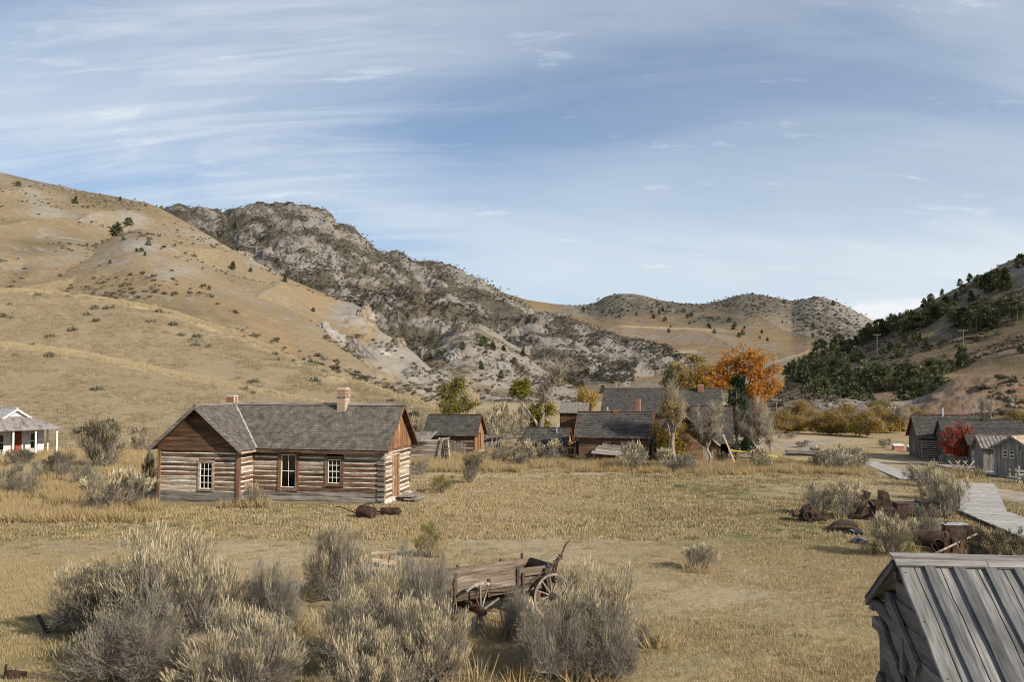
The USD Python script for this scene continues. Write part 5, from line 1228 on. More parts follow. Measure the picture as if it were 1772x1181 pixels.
# openings measured off the photograph's window positions
wf = (ux(346, 'wing_front'), ux(367, 'wing_front')); zf = (0.62, 1.82)
wm1 = (ux(486.5), ux(511.5)); z1_ = (0.62, 2.14)
wm2 = (ux(567.5), ux(589.5)); z2_ = (0.86, 1.96)
dr = (ux(680.5, 'right'), ux(690, 'right')); zd = (0.12, 2.06)
cs_ = 0.10
log_wall('wing_front', XA+0.14, XB-0.14, [(wf[0]-cs_, wf[1]+cs_, zf[0]-0.08, zf[1]+0.1)], 0.10, lower=2)
log_wall('front', XC, 0.02, [(wm1[0]-0.14, wm1[1]+0.14, z1_[0]-0.08, z1_[1]+0.1), (wm2[0]-0.13, wm2[1]+0.13, z2_[0]-0.08, z2_[1]+0.1)], 0.03, lower=3)
log_wall('wing_right', WY0+0.12, 0.0, [], 0.10, lower=2)
log_wall('right', 0.03, W_, [(dr[0]-0.08, dr[1]+0.08, zd[0], zd[1]+0.12)], 0.16, lower=0)
log_wall('wing_left', WY0+0.12, W_, [], 0.10, lower=2)
log_wall('back', XA, 0.0, [], 0.10, lower=2)
window(cabin, faces['wing_front'], *wf, *zf, 3, 4, mats=M_logpale[0], casing=0.10)
window(cabin, faces['front'], *wm1, *z1_, 2, 2, mats=M_trim, casing=0.15, out=0.035)
window(cabin, faces['front'], *wm2, *z2_, 3, 4, mats=M_trim, casing=0.14, out=0.035)
for a in ((XA+0.05, XB-0.02, WY0+0.03, WY0+0.16), (XC, -0.02, 0.03, 0.16)): obj('sill_log', box(a[0], a[1], a[2], a[3], -0.2, 0.12), M_grey[0], cabin)
# floor and ceiling inside keep the rooms dark
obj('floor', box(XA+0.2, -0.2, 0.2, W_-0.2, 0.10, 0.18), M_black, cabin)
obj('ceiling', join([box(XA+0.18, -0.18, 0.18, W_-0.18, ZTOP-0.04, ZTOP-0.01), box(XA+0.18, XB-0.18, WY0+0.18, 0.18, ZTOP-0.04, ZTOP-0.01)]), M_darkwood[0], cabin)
# door with frame
fr = faces['right']
def fbx(f, a, b, c, d_, e, g_):
    v = np.array([f(u, q, w) for w in (e, g_) for u, q in ((a, c), (b, c), (b, d_), (a, d_))])
    vol = np.einsum('ij,ij->i', v[BOXF[:, 0]], np.cross(v[BOXF[:, 1]], v[BOXF[:, 2]])).sum()
    return (v, BOXF) if vol > 0 else (v, BOXF[:, ::-1])
dfr = obj('door_frame', join([fbx(fr, dr[0]-0.09, dr[0], -0.03, 0.16, zd[0], zd[1]+0.10), fbx(fr, dr[1], dr[1]+0.09, -0.03, 0.16, zd[0], zd[1]+0.10), fbx(fr, dr[0], dr[1], -0.03, 0.16, zd[1], zd[1]+0.10), fbx(fr, dr[0]-0.1, dr[1]+0.1, -0.08, 0.16, zd[0]-0.07, zd[0])]), M_logpale[1], cabin)
door = obj('door', fbx(fr, dr[0]+0.003, dr[1]-0.003, 0.05, 0.09, zd[0]+0.005, zd[1]-0.004), M_orangewood[2], cabin)
for k in range(4):
    w = (dr[1]-dr[0]-0.02)/4
    obj('door_board', fbx(fr, dr[0]+0.01+k*w+0.004, dr[0]+0.01+(k+1)*w-0.004, 0.030, 0.049, zd[0]+0.02, zd[1]-0.02), M_orangewood[2], door)
obj('door_knob', moved((lambda m: (np.array(m.vertices), np.array(m.faces)))(trimesh.creation.icosphere(1, 0.035)), None, fr(dr[0]+0.10, 0.0, 1.05)), M_sash, door)
# corner boards of the wing, log ends at the main corner
for u in (XA, XB-0.16):
    obj('corner_board', fbx(faces['wing_front'], u, u+0.16, -0.03, 0.10, 0.02, ZTOP-0.03), M_trim, cabin)
obj('corner_board', fbx(faces['wing_right'], WY0+0.001, WY0+0.115, -0.028, 0.10, 0.02, ZTOP-0.03), M_log[2], cabin)
for i in range(10):
    z = 0.12+i*0.232
    obj('log_end', fbx(faces['front'], -0.30, 0.045, -0.045-0.015*(i % 2), 0.0, z, z+0.13), M_grey[0], cabin)
for i, (a, b, w) in enumerate([(0.0, 0.9, .3), (0.9, 1.5, .25), (2.2, 3.0, .3), (3.0, 3.75, .28)]):
    m = trimesh.creation.icosphere(2); v = m.vertices*[0.17, (b-a)/2, 0.15]; v = v*(1+0.3*(fbm(m.vertices*1.7+i*5, 3, 7)[:, None]-0.5))
    obj('foundation_stone', (v+[0.02, (a+b)/2, 0.05], m.faces), M_stone, cabin, smooth=True)
# roofs
OV = 0.30
ex, rx = 0.30, 0.26
E = dict(e0=(-6.13, -OV, ZE), e1=(ex, -OV, ZE), r0=(XRIDGE, YRIDGE, ZR), r1=(ex, YRIDGE, ZR))
obj('shingles', shingles(E['e0'], E['e1'], E['r0'], E['r1'], seed=1), M_shingle, cabin, kind='stuff')
obj('roof_deck', slab(E['e0'], E['e1'], E['r0'], E['r1'], 0.06, 0.004), M_darkwood[0], cabin)
bk = dict(e0=(-10.86, W_+OV, ZE), e1=(ex, W_+OV, ZE), r0=(XRIDGE, YRIDGE, ZR), r1=(ex, YRIDGE, ZR))
obj('shingles', shingles(bk['e0'], bk['e1'], bk['r0'], bk['r1'], course=0.18, width=0.2, seed=2), M_shingle, cabin, kind='stuff')
obj('roof_deck', slab(bk['e0'], bk['e1'], bk['r0'], bk['r1'], 0.06, 0.004), M_darkwood[0], cabin)
WF = WY0-0.34
obj('shingles', shingles((-6.13, WF, ZE), (-6.13, -OV, ZE), (XRIDGE, WF, ZR), (XRIDGE, YRIDGE, ZR), seed=3, rag=0.035, lift=0.02, thick=0.02), M_shingle, cabin, kind='stuff')
obj('roof_deck', slab((-6.13, WF, ZE), (-6.13, -OV, ZE), (XRIDGE, WF, ZR), (XRIDGE, YRIDGE, ZR), 0.06, 0.004), M_darkwood[1], cabin)
obj('shingles', shingles((-10.87, WF, ZE), (-10.87, W_+OV, ZE), (XRIDGE, WF, ZR), (XRIDGE, YRIDGE, ZR), seed=4), M_shingle, cabin, kind='stuff')
obj('roof_deck', slab((-10.87, WF, ZE), (-10.87, W_+OV, ZE), (XRIDGE, WF, ZR), (XRIDGE, YRIDGE, ZR), 0.06, 0.004), M_darkwood[1], cabin)
obj('ridge_board', join([bar((XRIDGE-0.1, YRIDGE-0.07, ZR+0.012), (ex+0.02, YRIDGE-0.07, ZR+0.012), 0.16, 0.022, (0, -0.68, 0.73)), bar((XRIDGE-0.1, YRIDGE+0.07, ZR+0.012), (ex+0.02, YRIDGE+0.07, ZR+0.012), 0.16, 0.022, (0, 0.68, 0.73))]), M_grey[0], cabin)
obj('ridge_board', join([bar((XRIDGE+0.07, WF, ZR+0.010), (XRIDGE+0.07, YRIDGE-0.3, ZR+0.010), 0.15, 0.022, (0.64, 0, 0.77)), bar((XRIDGE-0.07, WF, ZR+0.010), (XRIDGE-0.07, YRIDGE, ZR+0.010), 0.15, 0.022, (-0.64, 0, 0.77))]), M_grey[1], cabin)
obj('valley_flashing', join([bar((-6.13, -OV, ZE+0.055), (XRIDGE, YRIDGE, ZR+0.055), 0.09, 0.012, (0.3, -0.3, 0.9)), bar((-6.2, -OV+0.06, ZE+0.075), (XRIDGE+0.9, YRIDGE-0.82, ZR-0.70), 0.055, 0.02, (0.3, -0.3, 0.9))]), M_metal, cabin)
# barge boards, fascia
zr_ = ZR
obj('barge_board', bar((-10.87, WF-0.02, ZE-0.07), (XRIDGE, WF-0.02, ZR-0.055), 0.035, 0.16, (0.64, 0, 0.77)), M_grey[0], cabin)
obj('barge_board', bar((-6.13, WF-0.02, ZE-0.07), (XRIDGE, WF-0.02, ZR-0.055), 0.035, 0.16, (-0.64, 0, 0.77)), M_grey[0], cabin)
obj('barge_board', bar((ex+0.02, -OV, ZE-0.06), (ex+0.02, YRIDGE, ZR-0.05), 0.03, 0.10, (0, -0.68, 0.73)), M_log[1], cabin)
obj('barge_board', bar((ex+0.02, W_+OV, ZE-0.06), (ex+0.02, YRIDGE, ZR-0.05), 0.03, 0.13, (0, 0.68, 0.73)), M_darkwood[1], cabin)
obj('eave_board', box(-6.15, ex, -OV-0.02, -OV+0.012, ZE-0.13, ZE-0.045), M_log[0], cabin)
obj('eave_board', box(-6.150, -6.118, WF, -OV-0.05, ZE-0.15, ZE-0.05), M_logpale[1], cabin)
obj('soffit_log', box(-6.4, 0.25, -0.06, 0.14, ZTOP+0.003, ZTOP+0.14), M_darkwood[0], cabin)
# gables
def gable_z(x): return ZR-0.10-abs(x-XRIDGE)*(ZR-ZE)/2.37
nb = 9; zb = np.linspace(ZTOP-0.10, ZR-0.12, nb+1)
for i in range(nb):
    z0, z1 = zb[i]+0.003, zb[i+1]-0.003
    h0 = (ZR-0.10-z0)*2.37/2.0; h1 = max(0.02, (ZR-0.10-z1)*2.37/2.0)
    h0 = min(h0, 2.06); h1 = min(h1, 2.06)
    o = _lrng.uniform(0, 0.012)
    y0, y1 = WY0-0.035-o, WY0+0.03
    v = [(XRIDGE-h0, y0, z0), (XRIDGE+h0, y0, z0), (XRIDGE+h0, y1, z0), (XRIDGE-h0, y1, z0), (XRIDGE-h1, y0+0.012, z1), (XRIDGE+h1, y0+0.012, z1), (XRIDGE+h1, y1, z1), (XRIDGE-h1, y1, z1)]
    obj('gable_board', hexa(v), M_darkwood[0], cabin)
n = 22; yb = np.linspace(0.03, W_-0.03, n+1)
for i in range(n):
    top = lambda y: ZR-0.09-abs(y-YRIDGE)*(ZR-ZE)/2.15
    a, b = yb[i]+0.004, yb[i+1]-0.004
    x1 = 0.035+_lrng.uniform(0, 0.015); za = ZTOP-0.02-0.05*_lrng.random()
    v = [(0.0, a, za), (x1, a, za), (x1, b, za), (0.0, b, za), (0.0, a, top(a)), (x1, a, top(a)), (x1, b, top(b)), (0.0, b, top(b))]
    obj('gable_board', hexa(v), M_orangewood[2], cabin)
obj('inner_wall', join([box(XA+0.2, -0.22, W_-0.24, W_-0.2, 0.15, ZTOP), box(XA+0.2, XA+0.24, WY0+0.2, W_-0.2, 0.15, ZTOP), box(-3.2, -3.1, 0.25, W_-0.2, 0.15, ZTOP), box(XB-0.3, XB-0.2, 0.25, W_-0.2, 0.15, ZTOP)]), M_black, cabin)  # black boxes added inside so the window panes look dark
# chimneys
def chimney(px, py0, py1, X, Y, w, brick, label=None, flare=None, seed=1):
    zt = z_at(py0, (X, Y, 4.5)); zb_ = 4.0
    b, m = bricks_stack(w, w, zb_, zt, seed=seed, flare=flare)
    c = obj('chimney', moved(m, None, (X, Y, 0)), M_mortar, cabin, label=label)
    obj('bricks', moved(b, None, (X, Y, 0)), brick, c, kind='stuff')
xc1 = solve_u(402, lambda m: (m, YRIDGE+0.25, 4.6)); xc2 = solve_u(594, lambda m: (m, YRIDGE-0.12, 4.7))
chimney(402, 684, 703, xc1, YRIDGE+0.25, 0.44, M_brick, 'short red brick chimney', seed=3)
chimney(594, 671, 705, xc2, YRIDGE-0.12, 0.46, M_brick_tan, 'tan brick chimney with a wider stained cap', flare=lambda t: 0.0 if t < 0.62 else 0.055, seed=4)
# wooden step by the door
st = thing('wooden_step', rotz(RZ) @ np.array([0.75, 1.55, 0]) + CO, math.degrees(RZ), 'low grey wooden step below the gable door of the log cabin', 'step')
obj('tread', box(-0.45, 0.25, -0.55, 0.65, 0.20, 0.25), M_grey[1], st); obj('tread', box(-0.1, 0.55, -0.75, 0.45, 0.09, 0.13), M_grey[1], st)
for a, b in ((-0.55, 0.0), (-0.55, 0.6)): obj('leg', box(-0.4, -0.33, b-0.03, b+0.03, 0, 0.2), M_grey[2], st)
for y in (-0.7, 0.38): obj('leg', box(0.42, 0.5, y, y+0.06, -0.02, 0.09), M_grey[2], st)
# ------------------------------------------------------------------ the other buildings
def siding(face, L, z0, ztop, mode, board, opens, seed, jit=0.012, th=0.03, gable=None, lean=0.0):
    """boards nailed on one wall. face(u, q, z); u from -L/2 to L/2; gable(u) gives the wall top"""
    rng = np.random.default_rng(seed); out = []
    top = gable or (lambda u: ztop)
    def piece(pts):
        v = np.array([face(*p) for p in pts])
        vol = np.einsum('ij,ij->i', v[BOXF[:, 0]], np.cross(v[BOXF[:, 1]], v[BOXF[:, 2]])).sum()
        out.append((v, BOXF if vol > 0 else BOXF[:, ::-1]))
    zt = max(top(0), top(-L/2))
    if mode == 'v':
        n = max(2, int(round(L/board)))
        for i in range(n):
            a, b = -L/2+L*i/n+0.003, -L/2+L*(i+1)/n-0.003
            ivs = [(z0-rng.uniform(0, 0.03), min(top(a), top(b)))]
            for o in opens:
                if o[0] < b-0.02 and o[1] > a+0.02:
                    ivs = [w for iv in ivs for w in ((iv[0], min(iv[1], o[2])), (max(iv[0], o[3]), iv[1])) if w[1]-w[0] > 0.03]
            q = -rng.uniform(0, jit)
            for c, d_ in ivs:
                ta, tb = (top(a), top(b)) if d_ == min(top(a), top(b)) else (d_, d_)
                piece([(a, q, c), (b, q, c), (b, th, c), (a, th, c), (a, q, ta), (b, q, tb), (b, th, tb), (a, th, ta)])
    else:
        n = max(2, int(round((zt-z0)/board)))
        for i in range(n):
            c, d_ = z0+(zt-z0)*i/n, z0+(zt-z0)*(i+1)/n
            us = np.linspace(-L/2, L/2, 41); h0 = us[np.array([top(u) for u in us]) > c+0.01]
            h1 = us[np.array([top(u) for u in us]) > d_-0.01]
            if len(h0) < 2: continue
            a0, b0 = h0[0], h0[-1]; a1, b1 = (h1[0], h1[-1]) if len(h1) else ((a0+b0)/2-0.01, (a0+b0)/2+0.01)
            ivs = [(a0, b0)]
            for o in opens:
                if o[2] < d_-0.02 and o[3] > c+0.02:
                    ivs = [w for iv in ivs for w in ((iv[0], min(iv[1], o[0])), (max(iv[0], o[1]), iv[1])) if w[1]-w[0] > 0.03]
            q = -rng.uniform(0, jit)
            for a, b in ivs:
                ta = a1 if a == a0 else a; tb = b1 if b == b0 else b
                piece([(a, q-0.012, c), (b, q-0.012, c), (b, th, c), (a, th, c), (ta, q, d_-0.004), (tb, q, d_-0.004), (tb, th, d_), (ta, th, d_)])
    return join(out) if out else None
def board_roof(e0, e1, r0, r1, width=0.24, batten=True, seed=1, rag=0.05, skip=0.0):
    rng = np.random.default_rng(seed); out = []
    e0, e1, r0, r1 = [np.asarray(a, float) for a in (e0, e1, r0, r1)]
    n = max(3, int(np.linalg.norm(e1-e0)/width)); nr = np.cross(e1-e0, r0-e0); nr /= np.linalg.norm(nr)
    if nr[2] < 0: nr = -nr
    for i in range(n):
        if rng.random() < skip: continue
        a, b = (i+0.03)/n, (i+0.97)/n
        o = nr*rng.uniform(0.0, 0.02)
        p = [e0+(e1-e0)*a, e0+(e1-e0)*b, r0+(r1-r0)*b, r0+(r1-r0)*a]
        sl = (r0-e0)/np.linalg.norm(r0-e0); p[0] = p[0]-sl*rng.uniform(0, rag); p[1] = p[1]-sl*rng.uniform(0, rag)
        out.append(hexa(np.vstack([np.array(p)+o-nr*0.0, np.array(p)+o+nr*0.025])))
        if batten and i:
            m0, m1 = e0+(e1-e0)*i/n, r0+(r1-r0)*i/n
            out.append(bar(m0+nr*0.055, m1+nr*0.055, 0.07, 0.02, nr))
    return join(out)
def building(name, label, cat, loc, rz, L, W, he, hr, ridge='x', over=0.25, side='h', board=0.2, mats=None, roof='shingle', roofmat=None, opens=(), trim=None, seed=1, group=None, gside=None, gmats=None, overg=None, skip=0.0, course=0.17, lean=0.0):
    """a gabled timber building; walls front (-y), back, left (-x), right. opens: (face, kind, u0, u1, z0, z1, extra)"""
    t = thing(name, loc, rz, label, cat, group)
    mats = mats or M_grey; gmats = gmats or mats; roofmat = roofmat or M_shingle_dark; trim = trim or mats
    overg = over if overg is None else overg
    F = {'front': (lambda u, q, z: (u, -W/2+q, z), L, 0), 'back': (lambda u, q, z: (-u, W/2-q, z), L, 0), 'left': (lambda u, q, z: (-L/2+q, -u, z), W, 1), 'right': (lambda u, q, z: (L/2-q, u, z), W, 1)}
    for k, (f, ln, ax) in F.items():
        g = (k in ('left', 'right')) == (ridge == 'x')
        half = ln/2
        gb = (lambda u, half=half: he+(hr-he)*(1-abs(u)/half)-0.05) if g else None
        op = [o[2:6] for o in opens if o[0] == k]
        sd = (gside or side) if g else side
        mm = gmats if g else mats
        m = siding(f, ln, -0.35, he, sd, board, op, seed+len(k), gable=gb)
        obj('siding', m, mm[2] if sd == 'v' else mm[ax], t, kind='stuff')
    # roof
    if ridge == 'x':
        sl = (hr-he)/(W/2); y = W/2+over; ze = he-over*sl; x = L/2+overg
        planes = [((-x, -y, ze), (x, -y, ze), (-x, 0, hr), (x, 0, hr)), ((x, y, ze), (-x, y, ze), (x, 0, hr), (-x, 0, hr))]
        rp = ((-x, 0, hr), (x, 0, hr))
    else:
        sl = (hr-he)/(L/2); x = L/2+over; ze = he-over*sl; y = W/2+overg
        planes = [((-x, y, ze), (-x, -y, ze), (0, y, hr), (0, -y, hr)), ((x, -y, ze), (x, y, ze), (0, -y, hr), (0, y, hr))]
        rp = ((0, -y, hr), (0, y, hr))
    for i, pl in enumerate(planes):
        obj('roof_deck', slab(*pl, 0.06, 0.004), trim[0], t)
        if roof == 'shingle': obj('shingles', shingles(*pl, course=course, width=0.2, seed=seed*7+i, rag=0.03, lift=0.014, thick=0.02), roofmat, t, kind='stuff')
        else: obj('roof_boards', board_roof(*pl, width=0.26, seed=seed*7+i, batten=roof == 'batten', skip=skip), roofmat, t, kind='stuff')
    obj('ridge_board', bar(np.array(rp[0])+[0, 0, 0.03], np.array(rp[1])+[0, 0, 0.03], 0.18, 0.03), trim[0 if ridge == 'x' else 1], t)
    for s in (0, 1):
        for pl in planes:
            e, r = (pl[0], pl[2]) if s == 0 else (pl[1], pl[3])
            obj('barge_board', bar(np.array(e)-[0, 0, 0.06], np.array(r)-[0, 0, 0.06], 0.035, 0.13, (0, -0.6, 0.8) if ridge == 'x' else (0.6, 0, 0.8)), trim[2], t)
    for i_, o in enumerate(opens):
        f, ln, ax = F[o[0]]
        ex = o[6] if len(o) > 6 else {}
        if o[1] == 'window':
            window(t, f, *o[2:6], ex.get('nx', 2), ex.get('nz', 2), casing=ex.get('casing', 0.08), mats=ex.get('m', trim[2]), sash=ex.get('sash'), wallth=0.08, bar=0.03)
        elif o[1] == 'gap':
            pass
        else:
            u0, u1, z0, z1 = o[2:6]
            dm = ex.get('m', trim[2])
            fr_ = obj('door', fbx(f, u0+0.03, u1-0.03, 0.02, 0.05, z0, z1-0.03), dm, t, label=ex.get('label'))
            nb_ = 4
            for k in range(nb_):
                w = (u1-u0-0.08)/nb_
                obj('door_board', fbx(f, u0+0.04+k*w+0.005, u0+0.04+(k+1)*w-0.005, 0.0, 0.019, z0+0.02, z1-0.05), dm, fr_)
            obj('door_frame', join([fbx(f, u0-0.07, u0+0.03, -0.03, 0.06, z0, z1), fbx(f, u1-0.03, u1+0.07, -0.03, 0.06, z0, z1), fbx(f, u0-0.07, u1+0.07, -0.03, 0.06, z1, z1+0.09)]), trim[2], t)
    inner = box(-L/2+0.1, L/2-0.1, -W/2+0.1, W/2-0.1, he-0.06, he-0.02)
    obj('ceiling', inner, M_darkwood[0], t)
    return t
def brick_chimney(parent, x, y, z0, z1, w=0.42, mat_=None, seed=1, label=None):
    b, m = bricks_stack(w, w, z0, z1, seed=seed)
    c = obj('chimney', moved(m, None, (x, y, 0)), M_mortar, parent, label=label)
    obj('bricks', moved(b, None, (x, y, 0)), mat_ or M_brick, c, kind='stuff')
def at_px(px, base, d, dz=0.0):
    """a foot point at distance d whose base line reads at (px, base) in the survey"""
    p = P(px, base, d); p[2] += dz
    return p
VR = -12
M_brownwall = [wood('brown_clapboard_'+a, [(0.065, 0.036, 0.020), (0.115, 0.066, 0.038), (0.17, 0.105, 0.062), (0.23, 0.155, 0.10)], a) for a in 'xyz']
# (b) board shed
B = building('board_shed', 'small weathered board shed with a dark shingled roof right of the log cabin', 'shed', at_px(787, 787, 65), VR, 3.85, 2.7, 1.72, 3.0, side='v', board=0.19, mats=M_darkwood, gmats=M_orangewood, roofmat=M_shingle_dark, over=0.22, overg=0.18, seed=11,
             opens=[('right', 'door', -0.45, 0.25, 0.0, 1.6, dict(m=M_orangewood[2]))])
for i, (u, z) in enumerate([(0.85, 1.05), (0.85, 0.55)]):
    obj('cross_rail', box(u, u+0.95, -1.35-0.06, -1.352, z, z+0.09), M_grey[0], B)
obj('patch_boards', join([box(u, u+0.18, -1.35-0.035, -1.354, -0.2, 0.95+0.25*((k*7) % 3)/3) for k, u in enumerate(np.arange(-1.8, 1.2, 0.19))]), M_grey[2], B, kind='stuff')
# (c) leaning log shed with a nearly flat roof of loose boards
c0 = at_px(738, 793, 60)
C = thing('log_shed', c0, VR, 'low leaning log shed with a sagging roof of grey boards by the cabin corner', 'shed')
sh = 0.22
def leanp(m, k=sh): v, f = m; v = v.copy(); v[:, 0] += k*v[:, 2]*0 - 0.0; v[:, 2] += 0.045*v[:, 0]; v[:, 0] += k*v[:, 2]; return v, f
for i in range(8):
    z = 0.02+i*0.165
    obj('log', leanp(hewn(-1.35, 1.15, -0.9, 0.15, z+0.012, z+0.150, 0.01, 0.4)), M_logpale[0] if i % 2 else M_grey[0], C, smooth=50)
    v, f = hewn(-0.9, 0.9, 0.0, 0.15, z+0.03, z+0.155, 0.01, 0.5)
    obj('log', leanp(moved((v, f), rotz(math.pi/2), (1.15, 0, 0.04))), M_grey[1], C, smooth=50)
    obj('log', leanp(moved((v, f), rotz(-math.pi/2), (-1.35, 0, 0.04))), M_grey[1], C, smooth=50)
obj('door_jamb', leanp(box(1.02, 1.16, -1.0, -0.88, 0, 1.36)), M_logpale[0], C)
rng = np.random.default_rng(7)
for i in range(9):
    x = -1.55+i*0.235
    if i == 8: continue
    a = np.array([x, -1.15-rng.uniform(0, .1), 1.33-0.02*i+0.0]); b = np.array([x+rng.normal(0, .04), 0.95, 1.78+rng.normal(0, .03)])
    obj('roof_board', leanp(bar(a, b, 0.215, 0.03, (0, -0.3, 1))), M_grey[1], C)
D = thing('log_crib', at_px(776, 794, 59.2), VR-25, 'ruined log doorway crib leaning against the low log shed', 'ruin')
for i in range(8):
    z = 0.0+i*0.165
    obj('log', leanp(hewn(-0.30, 0.42, -0.4, 0.14, z, z+0.14, 0.012, 0.25), -0.12), M_logpale[0], D, smooth=50)
obj('post', leanp(box(-0.46, -0.30, -0.47, -0.33, -0.1, 1.45), -0.12), M_logpale[0], D)
obj('plank', bar((0.02, -0.5, 0.0), (-0.12, -0.47, 1.15), 0.16, 0.03, (0, 1, 0)), M_grey[2], D)
obj('plank', bar((-0.5, -0.3, 1.38), (0.45, -0.2, 1.02), 0.12, 0.04), M_grey[0], D); obj('plank', bar((-0.55, -0.1, 1.42), (0.3, 0.3, 1.12), 0.16, 0.03), M_grey[0], D)
# (d) collapsed shack
c0 = at_px(866, 786, 67)
K = thing('collapsed_shack', c0, VR, 'collapsed shack of grey boards and stacked logs beside the board shed', 'ruin')
rng = np.random.default_rng(9)
for i in range(9):
    x = -1.25+i*0.16
    obj('wall_board', bar((x, -0.5+0.03*rng.random(), -0.1), (x+0.10+rng.normal(0, .03), -0.25, 1.18+rng.normal(0, .06)), 0.15, 0.025, (0, 1, 0.2)), M_grey[2], K)
for i in range(7):
    a = np.array([-1.3+0.05*i, -0.45+0.22*i, 1.2+0.02*i]); b = np.array([0.35+0.05*i, -0.45+0.22*i+rng.normal(0, .05), 1.38+rng.normal(0, .05)])
    obj('roof_board', bar(a, b, 0.21, 0.025), M_grey[0], K)
for i in range(8):
    z = 0.25+0.14*i
    obj('log', moved(hewn(-0.85, 0.85, 0, 0.14, 0, 0.13, 0.012, 0.4), rotz(rng.normal(0, .05)) @ roty(-0.10+rng.normal(0, .03)), (0.95+0.05*i, -0.15+0.05*i, z)), M_logpale[0], K, smooth=50)
for a, b in [((0.15, -0.6, 0.9), (0.95, -0.65, 0.1)), ((-0.02, -0.55, 0.0), (0.05, -0.5, 0.95)), ((0.2, -0.6, 0.2), (1.1, -0.4, 0.55)), ((0.5, -0.7, 0.0), (0.55, -0.5, 0.7)), ((1.6, -0.2, 0.9), (1.85, 0, 1.5))]:
    obj('plank', bar(a, b, 0.13, 0.05), M_log[0], K)
# (e) small shed with stovepipe
E_ = building('small_shed', 'small low board shed with a thin stovepipe behind the broken cottonwood', 'shed', at_px(948, 797, 64), VR, 3.2, 2.4, 1.55, 2.42, side='v', board=0.2, mats=M_darkwood, gmats=M_orangewood, over=0.2, overg=0.12, seed=21,
              opens=[('front', 'window', 0.05, 0.62, 0.85, 1.28, dict(m=M_logpale[0]))])
obj('stovepipe', tube([(0.75, -0.5, 2.0), (0.75, -0.5, 2.75)], 0.05, 8), M_metal, E_)
# (f) tall narrow shed
T_ = building('tall_shed', 'tall narrow board shed with a pale plank roof behind the brown house', 'shed', at_px(996, 770, 86), VR, 2.75, 2.6, 3.35, 4.25, side='v', board=0.2, mats=M_darkwood, roof='batten', roofmat=M_grey[1], over=0.22, overg=0.06, seed=23)
# (g) brown house
hl = at_px(1066, 803, 60)
HB = building('brown_house', 'long brown board house with two small windows and a brick chimney', 'house', hl, VR, 4.75, 3.6, 2.2, 3.62, side='h', board=0.16, mats=M_brownwall, roofmat=M_shingle_dark, over=0.34, overg=0.30, seed=25,
              opens=[('front', 'window', -0.72, -0.22, 1.22, 1.62, dict(m=M_orangewood[2])), ('front', 'window', 0.62, 1.14, 1.20, 1.64, dict(m=M_orangewood[2]))], trim=M_orangewood)
brick_chimney(HB, 1.55, 0.15, 3.3, 4.55, 0.36, seed=5); obj('flue', tube([(-0.6, 0.2, 3.4), (-0.6, 0.2, 3.95)], 0.06, 8), M_metal, HB); obj('flue_base', bricks_stack(0.34, 0.34, 3.3, 3.82, seed=6)[0], M_brick, HB)
obj('lean_to_roof', slab((-3.6, -1.5, 1.25), (-2.35, -1.5, 1.95), (-3.6, 1.4, 1.25), (-2.35, 1.4, 1.95), 0.06), M_orangewood[1], HB)
obj('lean_to_wall', siding(lambda u, q, z: (u, -1.1+q, z), 0, 0, 0, 'v', .2, [], 1) if False else join([box(-3.45+0.2*i, -3.45+0.2*i+0.19, -1.25, -1.2, -0.3, 1.25+0.10*i) for i in range(6)]), M_darkwood[2], HB)
window(HB, lambda u, q, z: (u, -1.25+q, z), -3.25, -2.75, 0.70, 1.12, 2, 1, casing=0.07, mats=M_logpale[0], wallth=0.06)
# broken lean-to roof of grey boards in front of the brown house
BL = thing('fallen_roof', at_px(1052, 802, 58), VR, 'fallen panel of grey roof boards propped before the brown house wall', 'ruin')
rng = np.random.default_rng(13)
for i in range(7):
    a = (-1.15+0.11*i+rng.normal(0, .05), -0.55+0.11*i, 0.72+0.085*i); b = (1.0+0.03*i+rng.normal(0, .05), -0.30+0.11*i, 0.55+0.085*i+rng.normal(0, .02))
    obj('roof_board', bar(a, b, 0.15, 0.025, (0.1, -0.6, 0.8)), M_grey[0], BL)
for i in range(8): obj('fence_board', bar((-1.05+0.2*i, -0.72, -0.2), (-1.05+0.2*i, -0.70, 0.36+rng.normal(0, .05)), 0.16, 0.025, (0, 1, 0)), M_darkwood[2], BL)
for x, y, h in ((-0.9, -0.35, 0.75), (0.85, -0.15, 0.6)): obj('post', box(x-0.05, x+0.05, y-0.05, y+0.05, -0.2, h), M_grey[2], BL)
# (h) gabled house facing right of the brown one
HG = building('gabled_house', 'gabled board house with two pale doors behind the thin pale trees', 'house', at_px(1180, 803, 61.5), -6, 4.0, 5.5, 1.85, 3.6, ridge='y', side='h', board=0.16, mats=M_brownwall, roofmat=M_shingle_dark, over=0.3, overg=0.35, seed=27, trim=M_logpale*2,
              opens=[('front', 'door', 1.22, 1.78, 0.0, 1.35, dict(m=M_logpale[0])), ('front', 'window', -1.2, -0.6, 0.75, 1.6, dict(m=M_logpale[0]))])
obj('raking_cornice', bar((-2.28, -3.13, 1.60), (0, -3.13, 3.57), 0.04, 0.24, (0.6, 0, 0.8)), M_logpale[0], HG)
# right wing with the dark roof sloping to the viewer
HW = building('house_wing', 'dark roofed house wing with an open shaded porch under the spruce', 'house', at_px(1232, 800, 63.5), VR, 2.6, 3.4, 1.9, 4.15, side='h', board=0.17, mats=M_darkwood, roofmat=M_shingle_dark, over=0.3, overg=0.2, seed=29, trim=M_log,
              opens=[('front', 'door', -0.05, 0.40, 0.1, 1.45, dict(m=M_logpale[0])), ('front', 'gap', 0.6, 1.1, 0.0, 1.4)])
